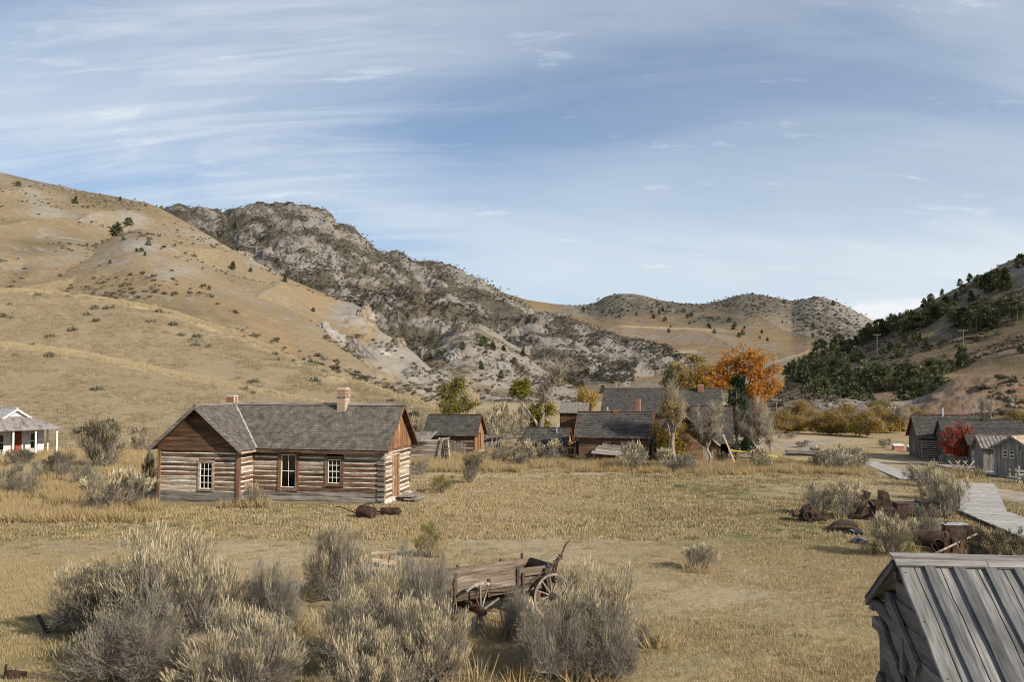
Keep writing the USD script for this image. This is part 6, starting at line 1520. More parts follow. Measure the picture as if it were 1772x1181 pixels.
# (i) the big roof behind
BG = building('big_roof_house', 'large house behind the others showing a long grey shingled roof and a brick chimney', 'house', at_px(1146, 772, 80), VR, 10.4, 6.5, 3.3, 5.35, side='h', board=0.2, mats=M_log, roofmat=M_shingle_dark, over=0.3, overg=0.2, seed=31)
brick_chimney(BG, 3.55, -0.4, 5.0, 5.75, 0.55, seed=8)
# planks, ramp, timbers round the gabled house
lp = thing('leaning_plank', at_px(1260, 799, 59), 0, 'pale new plank leaning against the porch right of the gabled house', 'plank')
obj('plank', bar((-0.25, 0.0, -0.02), (0, 0, 0), 0.05, 0.05) if False else bar((0.34, -0.4, 0.0), (-0.28, 0.2, 1.85), 0.10, 0.04, (0, 1, 0)), flat('new_lumber', (0.45, 0.35, 0.21), 0.7), lp)
rp_ = thing('board_ramp', at_px(1349, 791, 66), -10, 'flat grey board panel lying sloped beyond the pale bare trees', 'panel')
for i in range(5): obj('board', bar((-0.62+0.12*i*0.2, 0.3*i*0.6, 0.95-0.0*i), (0.75, -0.7+0.3*i, 0.02), 0.24, 0.03, (0.4, 0, 1)), M_grey[0], rp_)
tp = thing('rail_pile', at_px(1288, 797, 60), -8, 'loose grey rails and stumps piled under the pale bare trees', 'timber pile')
rng = np.random.default_rng(15)
for i in range(7): obj('rail', bar((-1.3+rng.normal(0, .2), rng.normal(0, .2), 0.12+0.14*(i % 4)), (1.2+rng.normal(0, .2), rng.normal(0, .3), 0.12+0.14*(i % 4)+rng.normal(0, .06)), 0.09, 0.07), M_grey[0], tp)
for x in (-0.5, 0.6): obj('stump', tube([(x, -0.2, -0.1), (x, -0.2, 0.6)], [0.16, 0.12], 7), M_log[2], tp)
lg = thing('log_heap', at_px(1386, 790, 60), -20, 'heap of fallen grey logs left of the long sagebrush clump', 'timber pile')
for i in range(8): obj('log', tube([(-1.0+rng.normal(0, .15), 0.2*(i % 4)-0.3, 0.1+0.11*(i//3)), (0.1, 0.2*(i % 4)-0.3+rng.normal(0, .1), 0.12+0.11*(i//3)), (1.1+rng.normal(0, .2), 0.2*(i % 4)-0.3+rng.normal(0, .1), 0.08+0.11*(i//3))], [0.09, 0.085, 0.06], 7), M_grey[0], lg, smooth=50)
M_tape = flat('yellow_tape', (0.75, 0.58, 0.04), 0.5)
for lab, pts in (('yellow barrier tape sagging from the bare trees to the log heap', [(1262, 779), (1300, 784), (1335, 789), (1370, 796)]), ('yellow barrier tape lying across the grass by the log heap', [(1338, 806), (1365, 805), (1392, 798)])):
    q = [at_px(px, py, 60.5-0.1*i) for i, (px, py) in enumerate(pts)]
    t = thing('barrier_tape', q[0], 0, lab, 'tape')
    obj('tape', join([bar(a-q[0], b-q[0], 0.012, 0.06) for a, b in zip(q[:-1], q[1:])]), M_tape, t)
# (a) the porch house at the left edge
PL = at_px(24, 793, 63)
PH = building('porch_house', 'white and red flaking house with a gabled tin roof at the left edge', 'house', PL+rotz(math.radians(-41)) @ np.array([-2.6, 0, 0]), -41, 5.6, 3.9, 2.25, 3.62, side='h', board=0.14, mats=[M_white]*3, gmats=[M_white]*3, roof='batten', roofmat=M_metal, over=0.28, overg=0.25, seed=35, trim=[M_white]*3,
              opens=[('right', 'door', -0.35, 0.45, 0.0, 1.95, dict(m=mottled('red_door', [(0.13, 0.03, 0.02), (0.22, 0.05, 0.03), (0.28, 0.10, 0.07)], scale=4, fine=20), label='red panelled door')), ('right', 'window', -1.25, -0.75, 0.6, 1.75, dict(m=M_white, nx=1)), ('right', 'window', 1.0, 1.55, 0.6, 1.8, dict(m=M_white, nx=1)), ('front', 'window', 0.6, 1.4, 0.7, 1.8, dict(m=M_white, nx=1))])
M_redwall = mottled('flaking_red_paint', [(0.55, 0.50, 0.45), (0.36, 0.13, 0.09), (0.28, 0.08, 0.05)], scale=5, fine=30)
obj('red_boards', join([box(-1.0, 2.62, -1.985, -1.967, 0.1+0.14*i, 0.1+0.14*i+0.11) for i in range(14)]), M_redwall, PH, kind='stuff')
px0, px1 = 2.8, 4.55
M_porchroof = mottled('rusty_porch_roof', [(0.16, 0.09, 0.075), (0.24, 0.20, 0.185), (0.34, 0.33, 0.32), (0.22, 0.12, 0.10)], scale=3, stretch=(0.3, 1, 1), fine=20, bump=0.3)
zt_, zw = 3.05, 2.22
obj('porch_roof', slab((px1+.25, -2.45, zw-0.1), (px1+.25, 2.45, zw-0.1), (px0, -1.2, zt_), (px0, 1.2, zt_), 0.05), M_porchroof, PH)
obj('porch_roof', slab((px0-0.15, -2.45, zw-0.1), (px1+.25, -2.45, zw-0.1), (px0-0.15, -1.2, zt_), (px0+0.01, -1.2, zt_), 0.05), M_porchroof, PH)
obj('porch_roof', slab((px1+.25, 2.45, zw-0.1), (px0-0.15, 2.45, zw-0.1), (px0+0.01, 1.2, zt_), (px0-0.15, 1.2, zt_), 0.05), M_porchroof, PH)
for y in (-2.2, -0.75, 0.75, 2.2): obj('porch_post', box(px1-0.06, px1+0.06, y-0.06, y+0.06, -0.2, zw-0.12), M_white, PH)
for y in (-2.2, 2.2): obj('porch_post', box(px0+0.0, px0+0.11, y-0.055, y+0.055, -0.2, zw-0.12), M_white, PH)
obj('porch_beam', box(px1-0.05, px1+0.05, -2.3, 2.3, zw-0.13, zw+0.0), M_white, PH); obj('porch_beam', box(px0, px1, -2.25, -2.15, zw-0.13, zw-0.01), M_white, PH)
obj('porch_floor', box(px0, px1+0.2, -2.4, 2.4, -0.25, 0.0), M_grey[1], PH)
# (k..o) the houses on the right
RR = -14
GD = [(0.045, 0.042, 0.038), (0.085, 0.079, 0.071), (0.125, 0.116, 0.105), (0.17, 0.158, 0.142)]
M_dgrey = [wood('dark_grey_wood_'+a, GD, a) for a in 'xyz']  # darker copy of the grey wood, with the shade on the gable ends painted in
k1 = building('two_storey_log_house', 'dark grey log house with whitewashed log wall and red gable edge on the right', 'house', at_px(1640, 800, 75), RR, 5.3, 4.6, 2.3, 4.1, side='h', board=0.2, mats=M_dgrey, gside='v', roofmat=M_shingle_dark, over=0.2, overg=0.25, seed=41, trim=[flat('red_trim', (0.20, 0.05, 0.04), 0.7)]*3,
              opens=[('left', 'window', -0.5, 0.0, 0.8, 1.7, {}), ('front', 'gap', -0.95, -0.6, 0.4, 1.9)])
for i in range(9):
    z = 0.45+i*0.185
    obj('log', hewn(-2.58, -0.98, -2.36, 0.06, z+0.03, z+0.155, 0.01, 0.4), M_darkwood[0], k1, smooth=50)
obj('chinking', box(-2.60, -0.97, -2.335, -2.31, 0.40, 2.15), M_chink, k1)
obj('stovepipe', tube([(-0.35, -0.1, 3.9), (-0.35, -0.1, 4.75)], 0.08, 8), M_metal, k1)
k2 = building('dark_house', 'low dark house with a long roof and one square chimney right of the red tree', 'house', at_px(1696, 798, 71), RR, 5.9, 3.8, 1.95, 3.4, side='v', board=0.22, mats=M_dgrey, roofmat=M_shingle_dark, over=0.2, overg=0.2, seed=43)
brick_chimney(k2, 0.45, 0.0, 3.1, 4.05, 0.42, mat_=M_darkwood[2], seed=9)
k3 = building('grey_house', 'grey board house with a door in its gable behind the plank roofed shed', 'house', at_px(1745, 800, 65.5), RR, 6.0, 3.4, 1.55, 2.55, side='h', board=0.18, mats=M_dgrey, gside='v', roofmat=M_shingle_dark, over=0.25, overg=0.25, seed=45, opens=[('left', 'door', -0.4, 0.3, 0, 1.5, {}), ('front', 'gap', -2.4, -1.7, 0.0, 0.9)])
k4 = building('plank_roofed_shed', 'small pale board shed with a slatted plank roof at the right', 'shed', at_px(1743, 805, 60), RR, 3.6, 2.2, 1.35, 2.0, side='v', board=0.2, mats=[M_logpale[0], M_logpale[1], M_grey[2]], roof='batten', roofmat=M_grey[1], over=0.25, overg=0.2, seed=47, skip=0.12)
k5 = building('white_shed', 'white clapboard shed with a brown plank roof at the right edge', 'shed', at_px(1776, 812, 55), 30, 3.0, 2.4, 1.45, 2.15, side='h', board=0.13, mats=[M_white]*3, gmats=[M_white, M_grey[1], M_grey[2]], gside='v', roof='boards', roofmat=M_logpale[1], over=0.22, overg=0.2, seed=49, trim=M_grey,
              opens=[('left', 'window', -0.62, -0.32, 0.75, 1.2, dict(nx=1, m=M_grey[2])), ('left', 'window', -0.2, 0.1, 0.75, 1.2, dict(nx=1, m=M_grey[2])), ('left', 'door', 0.55, 0.95, 0.0, 1.15, {})])
# fences
def fence(name, label, pts, h, w, gap, m, rails=2, jit=0.05, seed=1, picket=True):
    rng = np.random.default_rng(seed)
    o = np.asarray(pts[0], float); t = thing(name, o, 0, label, 'fence')
    pts = [np.asarray(p, float)-o for p in pts]
    for a, b in zip(pts[:-1], pts[1:]):
        L = np.linalg.norm((b-a)[:2]); d = (b-a)/L; n = int(L/(w+gap))
        for i in range(n+1):
            p = a+d*(i*(w+gap)); hh = h*rng.uniform(1-jit*2, 1+jit)
            obj('picket' if picket else 'post', bar(p+[0, 0, -0.15], p+[rng.normal(0, jit*0.3), 0, hh], w, 0.03 if picket else w, (d[1], -d[0], 0)), m, t)
        for r in range(rails):
            z = h*(0.3+0.5*r/max(1, rails-1))
            obj('rail', bar(a+[0, 0.03, z], b+[0, 0.03, z], 0.04, 0.09), m, t)
    return t
def gp(px, d): return atd(px, d)
fence('picket_fence', 'low dark picket fence under the red tree', [gp(1622, 67), gp(1676, 65)], 0.85, 0.08, 0.08, M_grey[2], seed=3)
fence('post_fence', 'old grey post fence in the grass before the white shed', [gp(1742, 51.5), gp(1785, 49)], 0.75, 0.10, 0.5, M_grey[2], rails=2, picket=False, seed=4)
cr = thing('cross_rail_fence', gp(1660, 59), 0, 'crossed pale rails of a small buck fence beside the far boardwalk', 'fence')
for x in (-0.5, 0.0, 0.5):
    obj('cross_rail', bar((x-0.42, 0, -0.05), (x+0.42, 0.1, 0.85), 0.07, 0.07), M_logpale[0], cr); obj('cross_rail', bar((x+0.42, 0.1, -0.05), (x-0.42, 0, 0.85), 0.07, 0.07), M_logpale[0], cr)
obj('top_rail', bar((-0.9, 0.05, 0.42), (0.9, 0.05, 0.42), 0.07, 0.07), M_logpale[0], cr)
gd = thing('log_gate', gp(1769, 49.5), 20, 'short stack of crossed dark rails at the right edge by the fence', 'fence')
for i in range(4): obj('rail', bar((-0.6, 0.1*(i % 2), 0.15+0.2*i), (0.7, -0.1*(i % 2), 0.2+0.2*i), 0.09, 0.09), M_grey[0], gd)
for x in (-0.4, 0.3): obj('post', box(x-0.05, x+0.05, 0.06, 0.16, -0.1, 1.05), M_grey[2], gd)
# red and white boxes by the dirt road
for i, (px, d_, w_) in enumerate([(1551, 84, 0.95), (1575, 82, 0.8)]):
    t = thing('lidded_box', gp(px, d_), -8, ['red box with a pale lid below the transformer pole', 'red box with a pale lid at the corner of the dark log house'][i], 'box')
    obj('box_side', box(-w_/2, w_/2, -0.35, 0.35, -0.1, 0.42), mottled('faded_red_%d' % i, [(0.26, 0.10, 0.085), (0.38, 0.17, 0.14)], scale=5), t); obj('lid', hexa([(-w_/2-0.06, -0.42, 0.42), (w_/2+0.06, -0.42, 0.42), (w_/2+0.06, 0.42, 0.42), (-w_/2-0.06, 0.42, 0.42), (-w_/2-0.02, -0.38, 0.50), (w_/2, -0.38, 0.52), (w_/2, 0.38, 0.60), (-w_/2, 0.38, 0.58)]), M_white, t)
# utility poles
def pole(px, base, top, d, label, arm=1.2, transformer=False, on=None, group=None):
    g = at_px(px, base, d) if on is None else on_hill(on, px, base)
    h = (base-top)/FOC*g[1]
    t = thing('utility_pole', g, -6, label, 'utility pole')
    obj('pole', tube([(0, 0, -0.5), (0, 0, h)], [0.15, 0.10], 8), M_grey[2], t)
    obj('crossarm', box(-arm, arm, -0.06, 0.06, h*0.965-0.12, h*0.965), M_grey[0], t)
    for x in np.linspace(-arm*0.92, arm*0.92, 4): obj('insulator', tube([(x, 0, h*0.965), (x, 0, h*0.965+0.16)], [0.05, 0.035], 6), M_white, t)
    if transformer: obj('transformer', tube([(0.36, -0.1, h*0.66), (0.36, -0.1, h*0.66+0.10), (0.36, -0.1, h*0.66+0.85), (0.36, -0.1, h*0.66+0.92)], [0.2, 0.26, 0.26, 0.15], 12), M_metal, t); obj('bracket', box(0.05, 0.3, -0.12, -0.06, h*0.66+0.3, h*0.66+0.4), M_metal, t)
    return t
pole(1548, 775, 704, 118, 'utility pole with crossarm and grey transformer beyond the road', 0.75, True)
pole(1344, 738, 691, 150, 'utility pole with crossarm right of the orange cottonwood', 0.8)
pole(1519, 616, 578, 0, 'utility pole standing among junipers on the wooded slope', 1.3, on='wooded_hill')
pole(1667, 606, 571, 0, 'utility pole on the open shelf of the wooded hill', 1.3, on='wooded_hill')
pole(1402, 618, 608, 0, 'tiny far utility pole at the left end of the wooded hill', 1.0, on='wooded_hill')
# ------------------------------------------------------------------ road, boardwalks
def strip(name, pts, width, lift, m, seed=1, n=160, ragged=0.25):
    rng = np.random.default_rng(seed)
    P_ = np.array([gp(px, d)[:2] for px, d in pts])
    from scipy.interpolate import PchipInterpolator as PI
    s = np.concatenate([[0], np.cumsum(np.linalg.norm(np.diff(P_, axis=0), axis=1))])
    q = np.linspace(0, s[-1], n); C_ = np.stack([PI(s, P_[:, 0])(q), PI(s, P_[:, 1])(q)], -1)
    T_ = np.gradient(C_, axis=0); T_ /= np.linalg.norm(T_, axis=1, keepdims=True); N_ = np.stack([T_[:, 1], -T_[:, 0]], -1)
    w = width/2*(1+ragged*(fbm(np.stack([q/1.7, 0*q, 0*q], -1), 3, seed)-0.5)*2)
    w2 = width/2*(1+ragged*(fbm(np.stack([q/1.7, 0*q+9, 0*q], -1), 3, seed)-0.5)*2)
    rows = []
    for t in np.linspace(-1, 1, 9):
        xy = C_+N_*(t*np.where(t > 0, w, w2))[:, None]
        rows.append(np.concatenate([xy, (gz(xy[:, 0], xy[:, 1])+lift*(1-0.8*abs(t)**4)+0.012*(1-t*t)*0)[:, None]], -1))
    v, f = gridmesh(np.stack(rows, 1))
    vv = v[f[0]]; 
    if np.cross(vv[1]-vv[0], vv[2]-vv[0])[2] < 0: f = f[:, ::-1]
    return obj(name, (v, f), m, smooth=True, kind='structure')
M_road = mottled('dirt_road', [(0.20, 0.165, 0.125), (0.285, 0.24, 0.185), (0.36, 0.31, 0.25)], scale=0.9, stretch=(1, 1, 1), fine=6, bump=0.5, dist=0.05, vary=0)
strip('dirt_road', ROADS[0], 3.3, 0.10, M_road, 3)
strip('dirt_track', ROADS[1], 4.0, 0.09, M_road, 4)
M_plank = [mottled(f'boardwalk_plank_{i}', [(0.25*k_, 0.235*k_, 0.215*k_), (0.36*k_, 0.34*k_, 0.315*k_), (0.44*k_, 0.42*k_, 0.39*k_)], scale=5, stretch=(1, 1, 1), fine=30, vary=0.1) for i, k_ in enumerate((1.0, 1.12, 0.9))]
M_newplank = mottled('newer_plank', [(0.42, 0.31, 0.18), (0.50, 0.38, 0.24)], scale=6, fine=30)
def boardwalk(label, pts, width, lift, pw=0.21, seed=1):
    rng = np.random.default_rng(seed)
    P_ = np.array(pts, float); o = np.array([*P_[0], float(gz(*P_[0]))])
    t = thing('boardwalk', o, 0, label, 'boardwalk')
    k = 0
    for a, b in zip(P_[:-1], P_[1:]):
        L = np.linalg.norm(b-a); d = (b-a)/L; nrm = np.array([d[1], -d[0]]); n = int(L/pw)
        for i in range(n):
            c = a+d*(i+0.5)*pw; z = float(gz(*c))+lift-o[2]
            e = width/2*rng.uniform(0.985, 1.02)
            p0, p1 = np.array([*(c-nrm*e-o[:2]), z+rng.normal(0, .004)]), np.array([*(c+nrm*e-o[:2]), z+rng.normal(0, .004)])
            obj('plank', bar(p0, p1, pw*0.975, 0.045), M_newplank if rng.random() < 0.035 else M_plank[rng.integers(0, 3)], t); k += 1
        for s in (-1, 1):
            q0, q1 = a+nrm*s*(width/2-0.12)-o[:2], b+nrm*s*(width/2-0.12)-o[:2]
            obj('joist', bar([*q0, float(gz(*a))-o[2]+lift-0.11], [*q1, float(gz(*b))-o[2]+lift-0.11], 0.06, 0.16), M_grey[0], t)
    return t
def g2(px, py): return G(px, py-4)[:2]
# the near boardwalk: straight back from its bend, then sliding off to the right with its planks still parallel
A_, B_, C_ = g2(1690, 846), g2(1702, 896), g2(1836, 950)
o = np.array([*A_, float(gz(*A_))]); t = thing('boardwalk', o, 0, 'wide grey plank boardwalk bending to the right edge beside the scrap iron', 'boardwalk')
dv = (B_-A_)/np.linalg.norm(B_-A_); nv = np.array([-dv[1], dv[0]]); nv = nv if nv[0] > 0 else -nv
rng = np.random.default_rng(5)
L1 = np.linalg.norm(B_-A_); f2 = (C_-B_) @ dv; s2 = (C_-B_) @ nv
n = int((L1+f2)/0.21)
for i in range(n):
    u = (i+0.5)*0.21; c = A_+dv*u + (nv*s2*(u-L1)/f2 if u > L1 else 0)
    w = 0.86 if u < L1 else 0.98
    z = 0.16-0.0*u; e0, e1 = w*rng.uniform(0.98, 1.02), w*rng.uniform(0.98, 1.02)
    zg = float(gz(*(A_+dv*u)))-o[2]+z
    obj('plank', bar([*(c-nv*e0-o[:2]), zg+rng.normal(0, .003)], [*(c+nv*e1-o[:2]), zg+rng.normal(0, .003)], 0.205, 0.045), M_newplank if i in (9, 26) else M_plank[rng.integers(0, 3)], t)
for sgn in (-1, 1):
    q0, q1 = A_+nv*sgn*0.74-o[:2], B_+nv*sgn*0.74-o[:2]; obj('joist', bar([*q0, 0.05], [*q1, float(gz(*B_))-o[2]+0.05], 0.06, 0.16), M_grey[0], t)
    q2 = C_+nv*sgn*0.8-o[:2]; obj('joist', bar([*(B_+nv*sgn*0.85-o[:2]), float(gz(*B_))-o[2]+0.05], [*q2, float(gz(*(B_+dv*f2)))-o[2]+0.05], 0.06, 0.16), M_grey[0], t)
boardwalk('far straight pale boardwalk in front of the dark houses', [g2(1800, 838), g2(1700, 824), g2(1632, 811)], 1.5, 0.13, seed=3)
boardwalk('distant narrow boardwalk beside the dirt road left of the bushes', [g2(1580, 838), g2(1540, 822), g2(1500, 806)], 1.4, 0.13, seed=4)
# ------------------------------------------------------------------ wagon
WZ = 0.36
WG0 = np.array([-0.42, 19.15, 0.34])
wg = thing('farm_wagon', WG0, 34, 'old wooden farm wagon with a broken front wheel among the sagebrush', 'wagon')
WW = [wood('wagon_wood_x', [(0.045, 0.033, 0.025), (0.105, 0.078, 0.056), (0.175, 0.135, 0.10), (0.28, 0.235, 0.185)], 'x', scale=9, fine=60, bump=1.0, dist=0.02, vary=0.3), wood('wagon_wood_z', [(0.045, 0.034, 0.026), (0.085, 0.062, 0.045), (0.14, 0.105, 0.078)], 'z')]
LB, WB = 2.75, 1.0
zb0, zb1 = 0.60, 1.17
tilt = lambda x: 0.0
def plankw(name, x0, x1, y, z0, z1, th=0.03, sag=0.0, taper=0.0):
    n = 8; X = np.linspace(x0, x1, n); r = _lrng
    out = []
    e0 = _lrng.normal(0, 0.006, n); e1 = _lrng.normal(0, 0.006, n)
    rows = []
    for yy, which in ((y-th/2, 0), (y-th/2, 1), (y+th/2, 1), (y+th/2, 0)):
        zz = np.where(which == 0, z0+e0, z1+e1)
        rows.append(np.stack([X, np.full(n, yy)+0.01*np.sin(X*2), zz+sag*(X-x0)], -1))
    v = np.stack(rows, 1).reshape(-1, 3); F = []
    for i in range(n-1):
        for k in range(4):
            a, b = i*4+k, i*4+(k+1) % 4
            F += [[a, a+4, b], [b, a+4, b+4]]
    F += [[0, 1, 2], [0, 2, 3], [(n-1)*4, (n-1)*4+2, (n-1)*4+1], [(n-1)*4, (n-1)*4+3, (n-1)*4+2]]
    v2 = (v, np.array(F)); 
    vol = np.einsum('ij,ij->i', v[v2[1][:, 0]], np.cross(v[v2[1][:, 1]], v[v2[1][:, 2]])).sum()
    return v if False else (v, v2[1] if vol > 0 else v2[1][:, ::-1])
for z0, z1, a, b in ((0.60, 0.715, -1.36, 1.34), (0.750, 0.88, -1.36, 1.40), (0.918, 1.09, -1.33, 1.42)):
    obj('side_plank', plankw('p', a, b, -WB/2, z0, z1, sag=-0.012), WW[0], wg)
for z0, z1, a, b in ((0.60, 0.83, -1.75, 1.40), (0.845, 1.06, -1.85, 1.42)):
    obj('side_plank', plankw('p', a, b, WB/2, z0, z1, sag=-0.012), WW[0], wg)
for i in range(5): obj('floor_plank', box(-1.36, 1.34, -WB/2+0.02+i*0.193, -WB/2+0.02+i*0.193+0.185, 0.57, 0.598), WW[0], wg)
for x, z0, z1 in ((-1.28, 0.55, 1.20), (-0.45, 0.58, 0.97), (0.30, 0.72, 1.13), (0.44, 0.56, 0.98), (1.12, 0.55, 1.14)):
    obj('cleat', box(x-0.032, x+0.032, -WB/2-0.055, -WB/2-0.017, z0, z1), M_iron if x != -1.28 else WW[1], wg)
for x in (-0.6, 0.55, 1.15): obj('cleat', box(x-0.03, x+0.03, WB/2+0.017, WB/2+0.05, 0.56, 1.09 if x < 1 else 1.16), WW[1], wg)
obj('iron_rod', tube([(-0.5, -0.57, 0.70), (0.0, -0.585, 0.66), (0.5, -0.58, 0.72), (1.05, -0.575, 0.98), (1.35, -0.56, 1.13)], 0.012, 5), M_rust, wg)
obj('bolster', box(-1.02, -0.90, -0.62, 0.62, 0.45, 0.568), WW[1], wg); obj('bolster', box(1.0, 1.12, -0.62, 0.62, 0.43, 0.568), WW[1], wg)
for y in (-0.56, 0.56): obj('stake', box(1.0, 1.1, y-0.04, y+0.04, 0.43, 1.02), M_iron, wg)
AXF, AXR, HUBZF, HUBZR = -0.82, 1.05, 0.40, 0.43
obj('axle', box(AXF-0.06, AXF+0.06, -0.72, 0.72, 0.34, 0.45), M_darkwood[1], wg); obj('axle', box(AXR-0.06, AXR+0.06, -0.72, 0.72, 0.36, 0.43), M_darkwood[1], wg)
obj('reach_pole', bar((-1.3, 0, 0.43), (1.15, 0, 0.40), 0.09, 0.07), M_darkwood[0], wg)
for y in (-0.25, 0.25): obj('hound_bar', bar((-1.2, y*0.7, 0.42), (0.5, y*0.3, 0.40), 0.06, 0.05), M_darkwood[0], wg)
obj('brake_beam', box(0.62, 0.70, -0.68, 0.68, 0.46, 0.55), WW[1], wg); obj('brake_shoe', box(0.66, 0.78, -0.72, -0.60, 0.36, 0.56), M_darkwood[2], wg)
lev = obj('brake_lever', tube([(1.22, -0.60, 0.75), (1.33, -0.60, 1.10), (1.46, -0.60, 1.30), (1.60, -0.59, 1.52), (1.70, -0.58, 1.56)], [0.022, 0.022, 0.02, 0.018, 0.016], 6), M_rust, wg)
for a, b in (((1.10, -0.59, 1.02), (1.45, -0.60, 1.22)), ((1.15, -0.61, 0.90), (1.42, -0.62, 1.28)), ((1.30, -0.55, 0.88), (1.34, -0.6, 1.25)), ((1.36, -0.4, 1.10), (1.45, -0.66, 1.26)), ((1.38, -0.58, 1.30), (1.50, -0.56, 1.16))): obj('iron_strap', bar(a, b, 0.03, 0.02), M_iron, wg)
obj('tailgate', plankw('p', 0, 0.01, 0, 0, 0.01) if False else box(1.33, 1.36, -0.46, 0.46, 0.62, 1.05), WW[1], wg)
def hub(parent, c):
    h = obj('hub', tube([(c[0], c[1]-0.16, c[2]), (c[0], c[1]-0.12, c[2]), (c[0], c[1], c[2]), (c[0], c[1]+0.12, c[2])], [0.052, 0.07, 0.088, 0.075], 12), M_darkwood[1], parent, smooth=40)
    obj('hub_band', tube([(c[0], c[1]-0.165, c[2]), (c[0], c[1]-0.135, c[2])], [0.062, 0.070], 12), M_rust, h)
M_spoke = wood('bleached_spoke', [(0.13, 0.105, 0.082), (0.25, 0.21, 0.17), (0.40, 0.35, 0.295)], 'z')
yw = -0.80
c = np.array([AXF, yw, HUBZF]); R_ = 0.56
w1 = obj('wheel', tube([c+[0, -0.02, 0], c+[0, 0.1, 0]], 0.05, 8), M_darkwood[1], wg, label='broken wheel, most of its rim gone')
hub(wg, c)
for k, (ang, ln) in enumerate([(92, .55), (70, .54), (112, .40), (24, .50), (352, .36), (343, .46), (310, .40), (285, .34), (268, .30), (246, .34), (232, .44), (212, .28)]):
    a = math.radians(ang); e = c+np.array([math.cos(a), 0, math.sin(a)])*ln
    obj('spoke', bar(c+np.array([math.cos(a), 0, math.sin(a)])*0.07, e, 0.038, 0.042, (0, 1, 0), 0.75), M_spoke if k not in (2, 4) else M_darkwood[2], w1)
obj('rim_piece', ring(c, 0.575, 0, n=9, sq=(0.05, 0.055), a0=math.radians(68), a1=math.radians(128)), M_spoke, w1)
obj('rim_piece', bar(c+[-0.26, -0.04, -0.42], c+[-0.16, -0.03, -0.10], 0.05, 0.09, (0, 1, 0)), M_spoke, w1)
obj('rim_piece', bar(c+[0.50, 0, -0.06], c+[0.56, 0.02, -0.36], 0.03, 0.03), M_iron, w1)
c = np.array([AXR+0.05, yw+0.1, HUBZR]); R_ = 0.47
w2 = obj('wheel', ring(c, R_, 0, n=32, sq=(0.045, 0.05)), M_spoke, wg)
obj('tyre', ring(c, R_+0.034, 0, n=32, sq=(0.05, 0.014)), M_iron, w2); hub(wg, c)
for k in range(12):
    a = k*math.pi/6+0.12; obj('spoke', bar(c+np.array([math.cos(a), 0, math.sin(a)])*0.07, c+np.array([math.cos(a), 0, math.sin(a)])*(R_-0.02), 0.034, 0.036, (0, 1, 0), 0.8), M_spoke, w2)
c = np.array([AXR, 0.72, HUBZR])
w3 = obj('wheel', ring(c, R_, 0, n=28, sq=(0.045, 0.05)), M_spoke, wg); obj('tyre', ring(c, R_+0.034, 0, n=28, sq=(0.05, 0.014)), M_iron, w3); hub(wg, c)
for k in range(12):
    a = k*math.pi/6; obj('spoke', bar(c, c+np.array([math.cos(a), 0, math.sin(a)])*(R_-0.02), 0.034, 0.036, (0, 1, 0), 0.8), M_spoke, w3)
# end of another wagon behind the middle thicket
be = thing('broken_wagon_end', G(664, 1003), 8, 'weathered end frame of a second wagon poking out behind the middle bushes', 'wagon part')
s_ = G(664, 1003)[1]/FOC
obj('post', bar((-22*s_, 0, 0.0), (-23*s_, 0, 60*s_), 0.09, 0.09, (0, 1, 0), 0.6), M_grey[2], be)
obj('post', bar((20*s_, 0.1, 0.0), (20*s_, 0.1, 47*s_), 0.06, 0.06, (0, 1, 0)), M_grey[2], be)
for z0, z1, h in ((44, 45, .07), (33, 26, .12), (20, 14, .06)): obj('rail', bar((-22*s_, -0.03, z0*s_), (21*s_, 0.06, z1*s_), 0.03, h), M_logpale[0], be)
for x in (-12, 2): obj('slat', bar((x*s_, 0.05, 10*s_), ((x+9)*s_, 0.05, 40*s_), 0.07, 0.03), M_darkwood[2], be)
obj('floor_board', box(-20*s_, 20*s_, 0.02, 0.9, 16*s_, 18*s_), M_grey[0], be)
# broken timbers at the lower left
bt = thing('broken_wagon_tongue', G(92, 1095), 0, 'broken red-brown wagon tongue and grey boards in the grass at the lower left', 'timber pile')
s_ = G(92, 1095)[1]/FOC
def bp(px, py, y=0.0): return ((px-92)*s_, y, (1098-py)*s_)
for a, b, w, m in ((bp(61, 1072, .1), bp(88, 1100, -.1), .07, M_rust), (bp(78, 1088), bp(128, 1074, .4), .09, M_grey[0]), (bp(84, 1092), bp(150, 1097, -.1), .07, M_log[0]), (bp(55, 1103, .3), bp(90, 1096, .2), .12, M_darkwood[0]), (bp(96, 1122, -.4), bp(140, 1112, -.2), .08, M_darkwood[0]), (bp(120, 1078, .3), bp(148, 1083, .3), .12, M_grey[0])): obj('timber', bar(a, b, w, w*0.6), m, bt)
sc_ = thing('rusty_scrap', G(16, 1176), 0, 'rusty iron bracket and rod at the bottom left corner', 'scrap')
s_ = G(16, 1176)[1]/FOC
obj('rod', bar((-8*s_, 0, -0.05), (-6*s_, 0, 24*s_), 0.03, 0.03), M_rust, sc_); obj('bracket', bar((-7*s_, 0, 9*s_), (24*s_, 0.1, 3*s_), 0.08, 0.10), M_rust, sc_); obj('plate', plate([(0, 0), (14*s_, 2*s_), (10*s_, 16*s_), (2*s_, 12*s_)], -0.03, 0.03), M_rust, sc_)
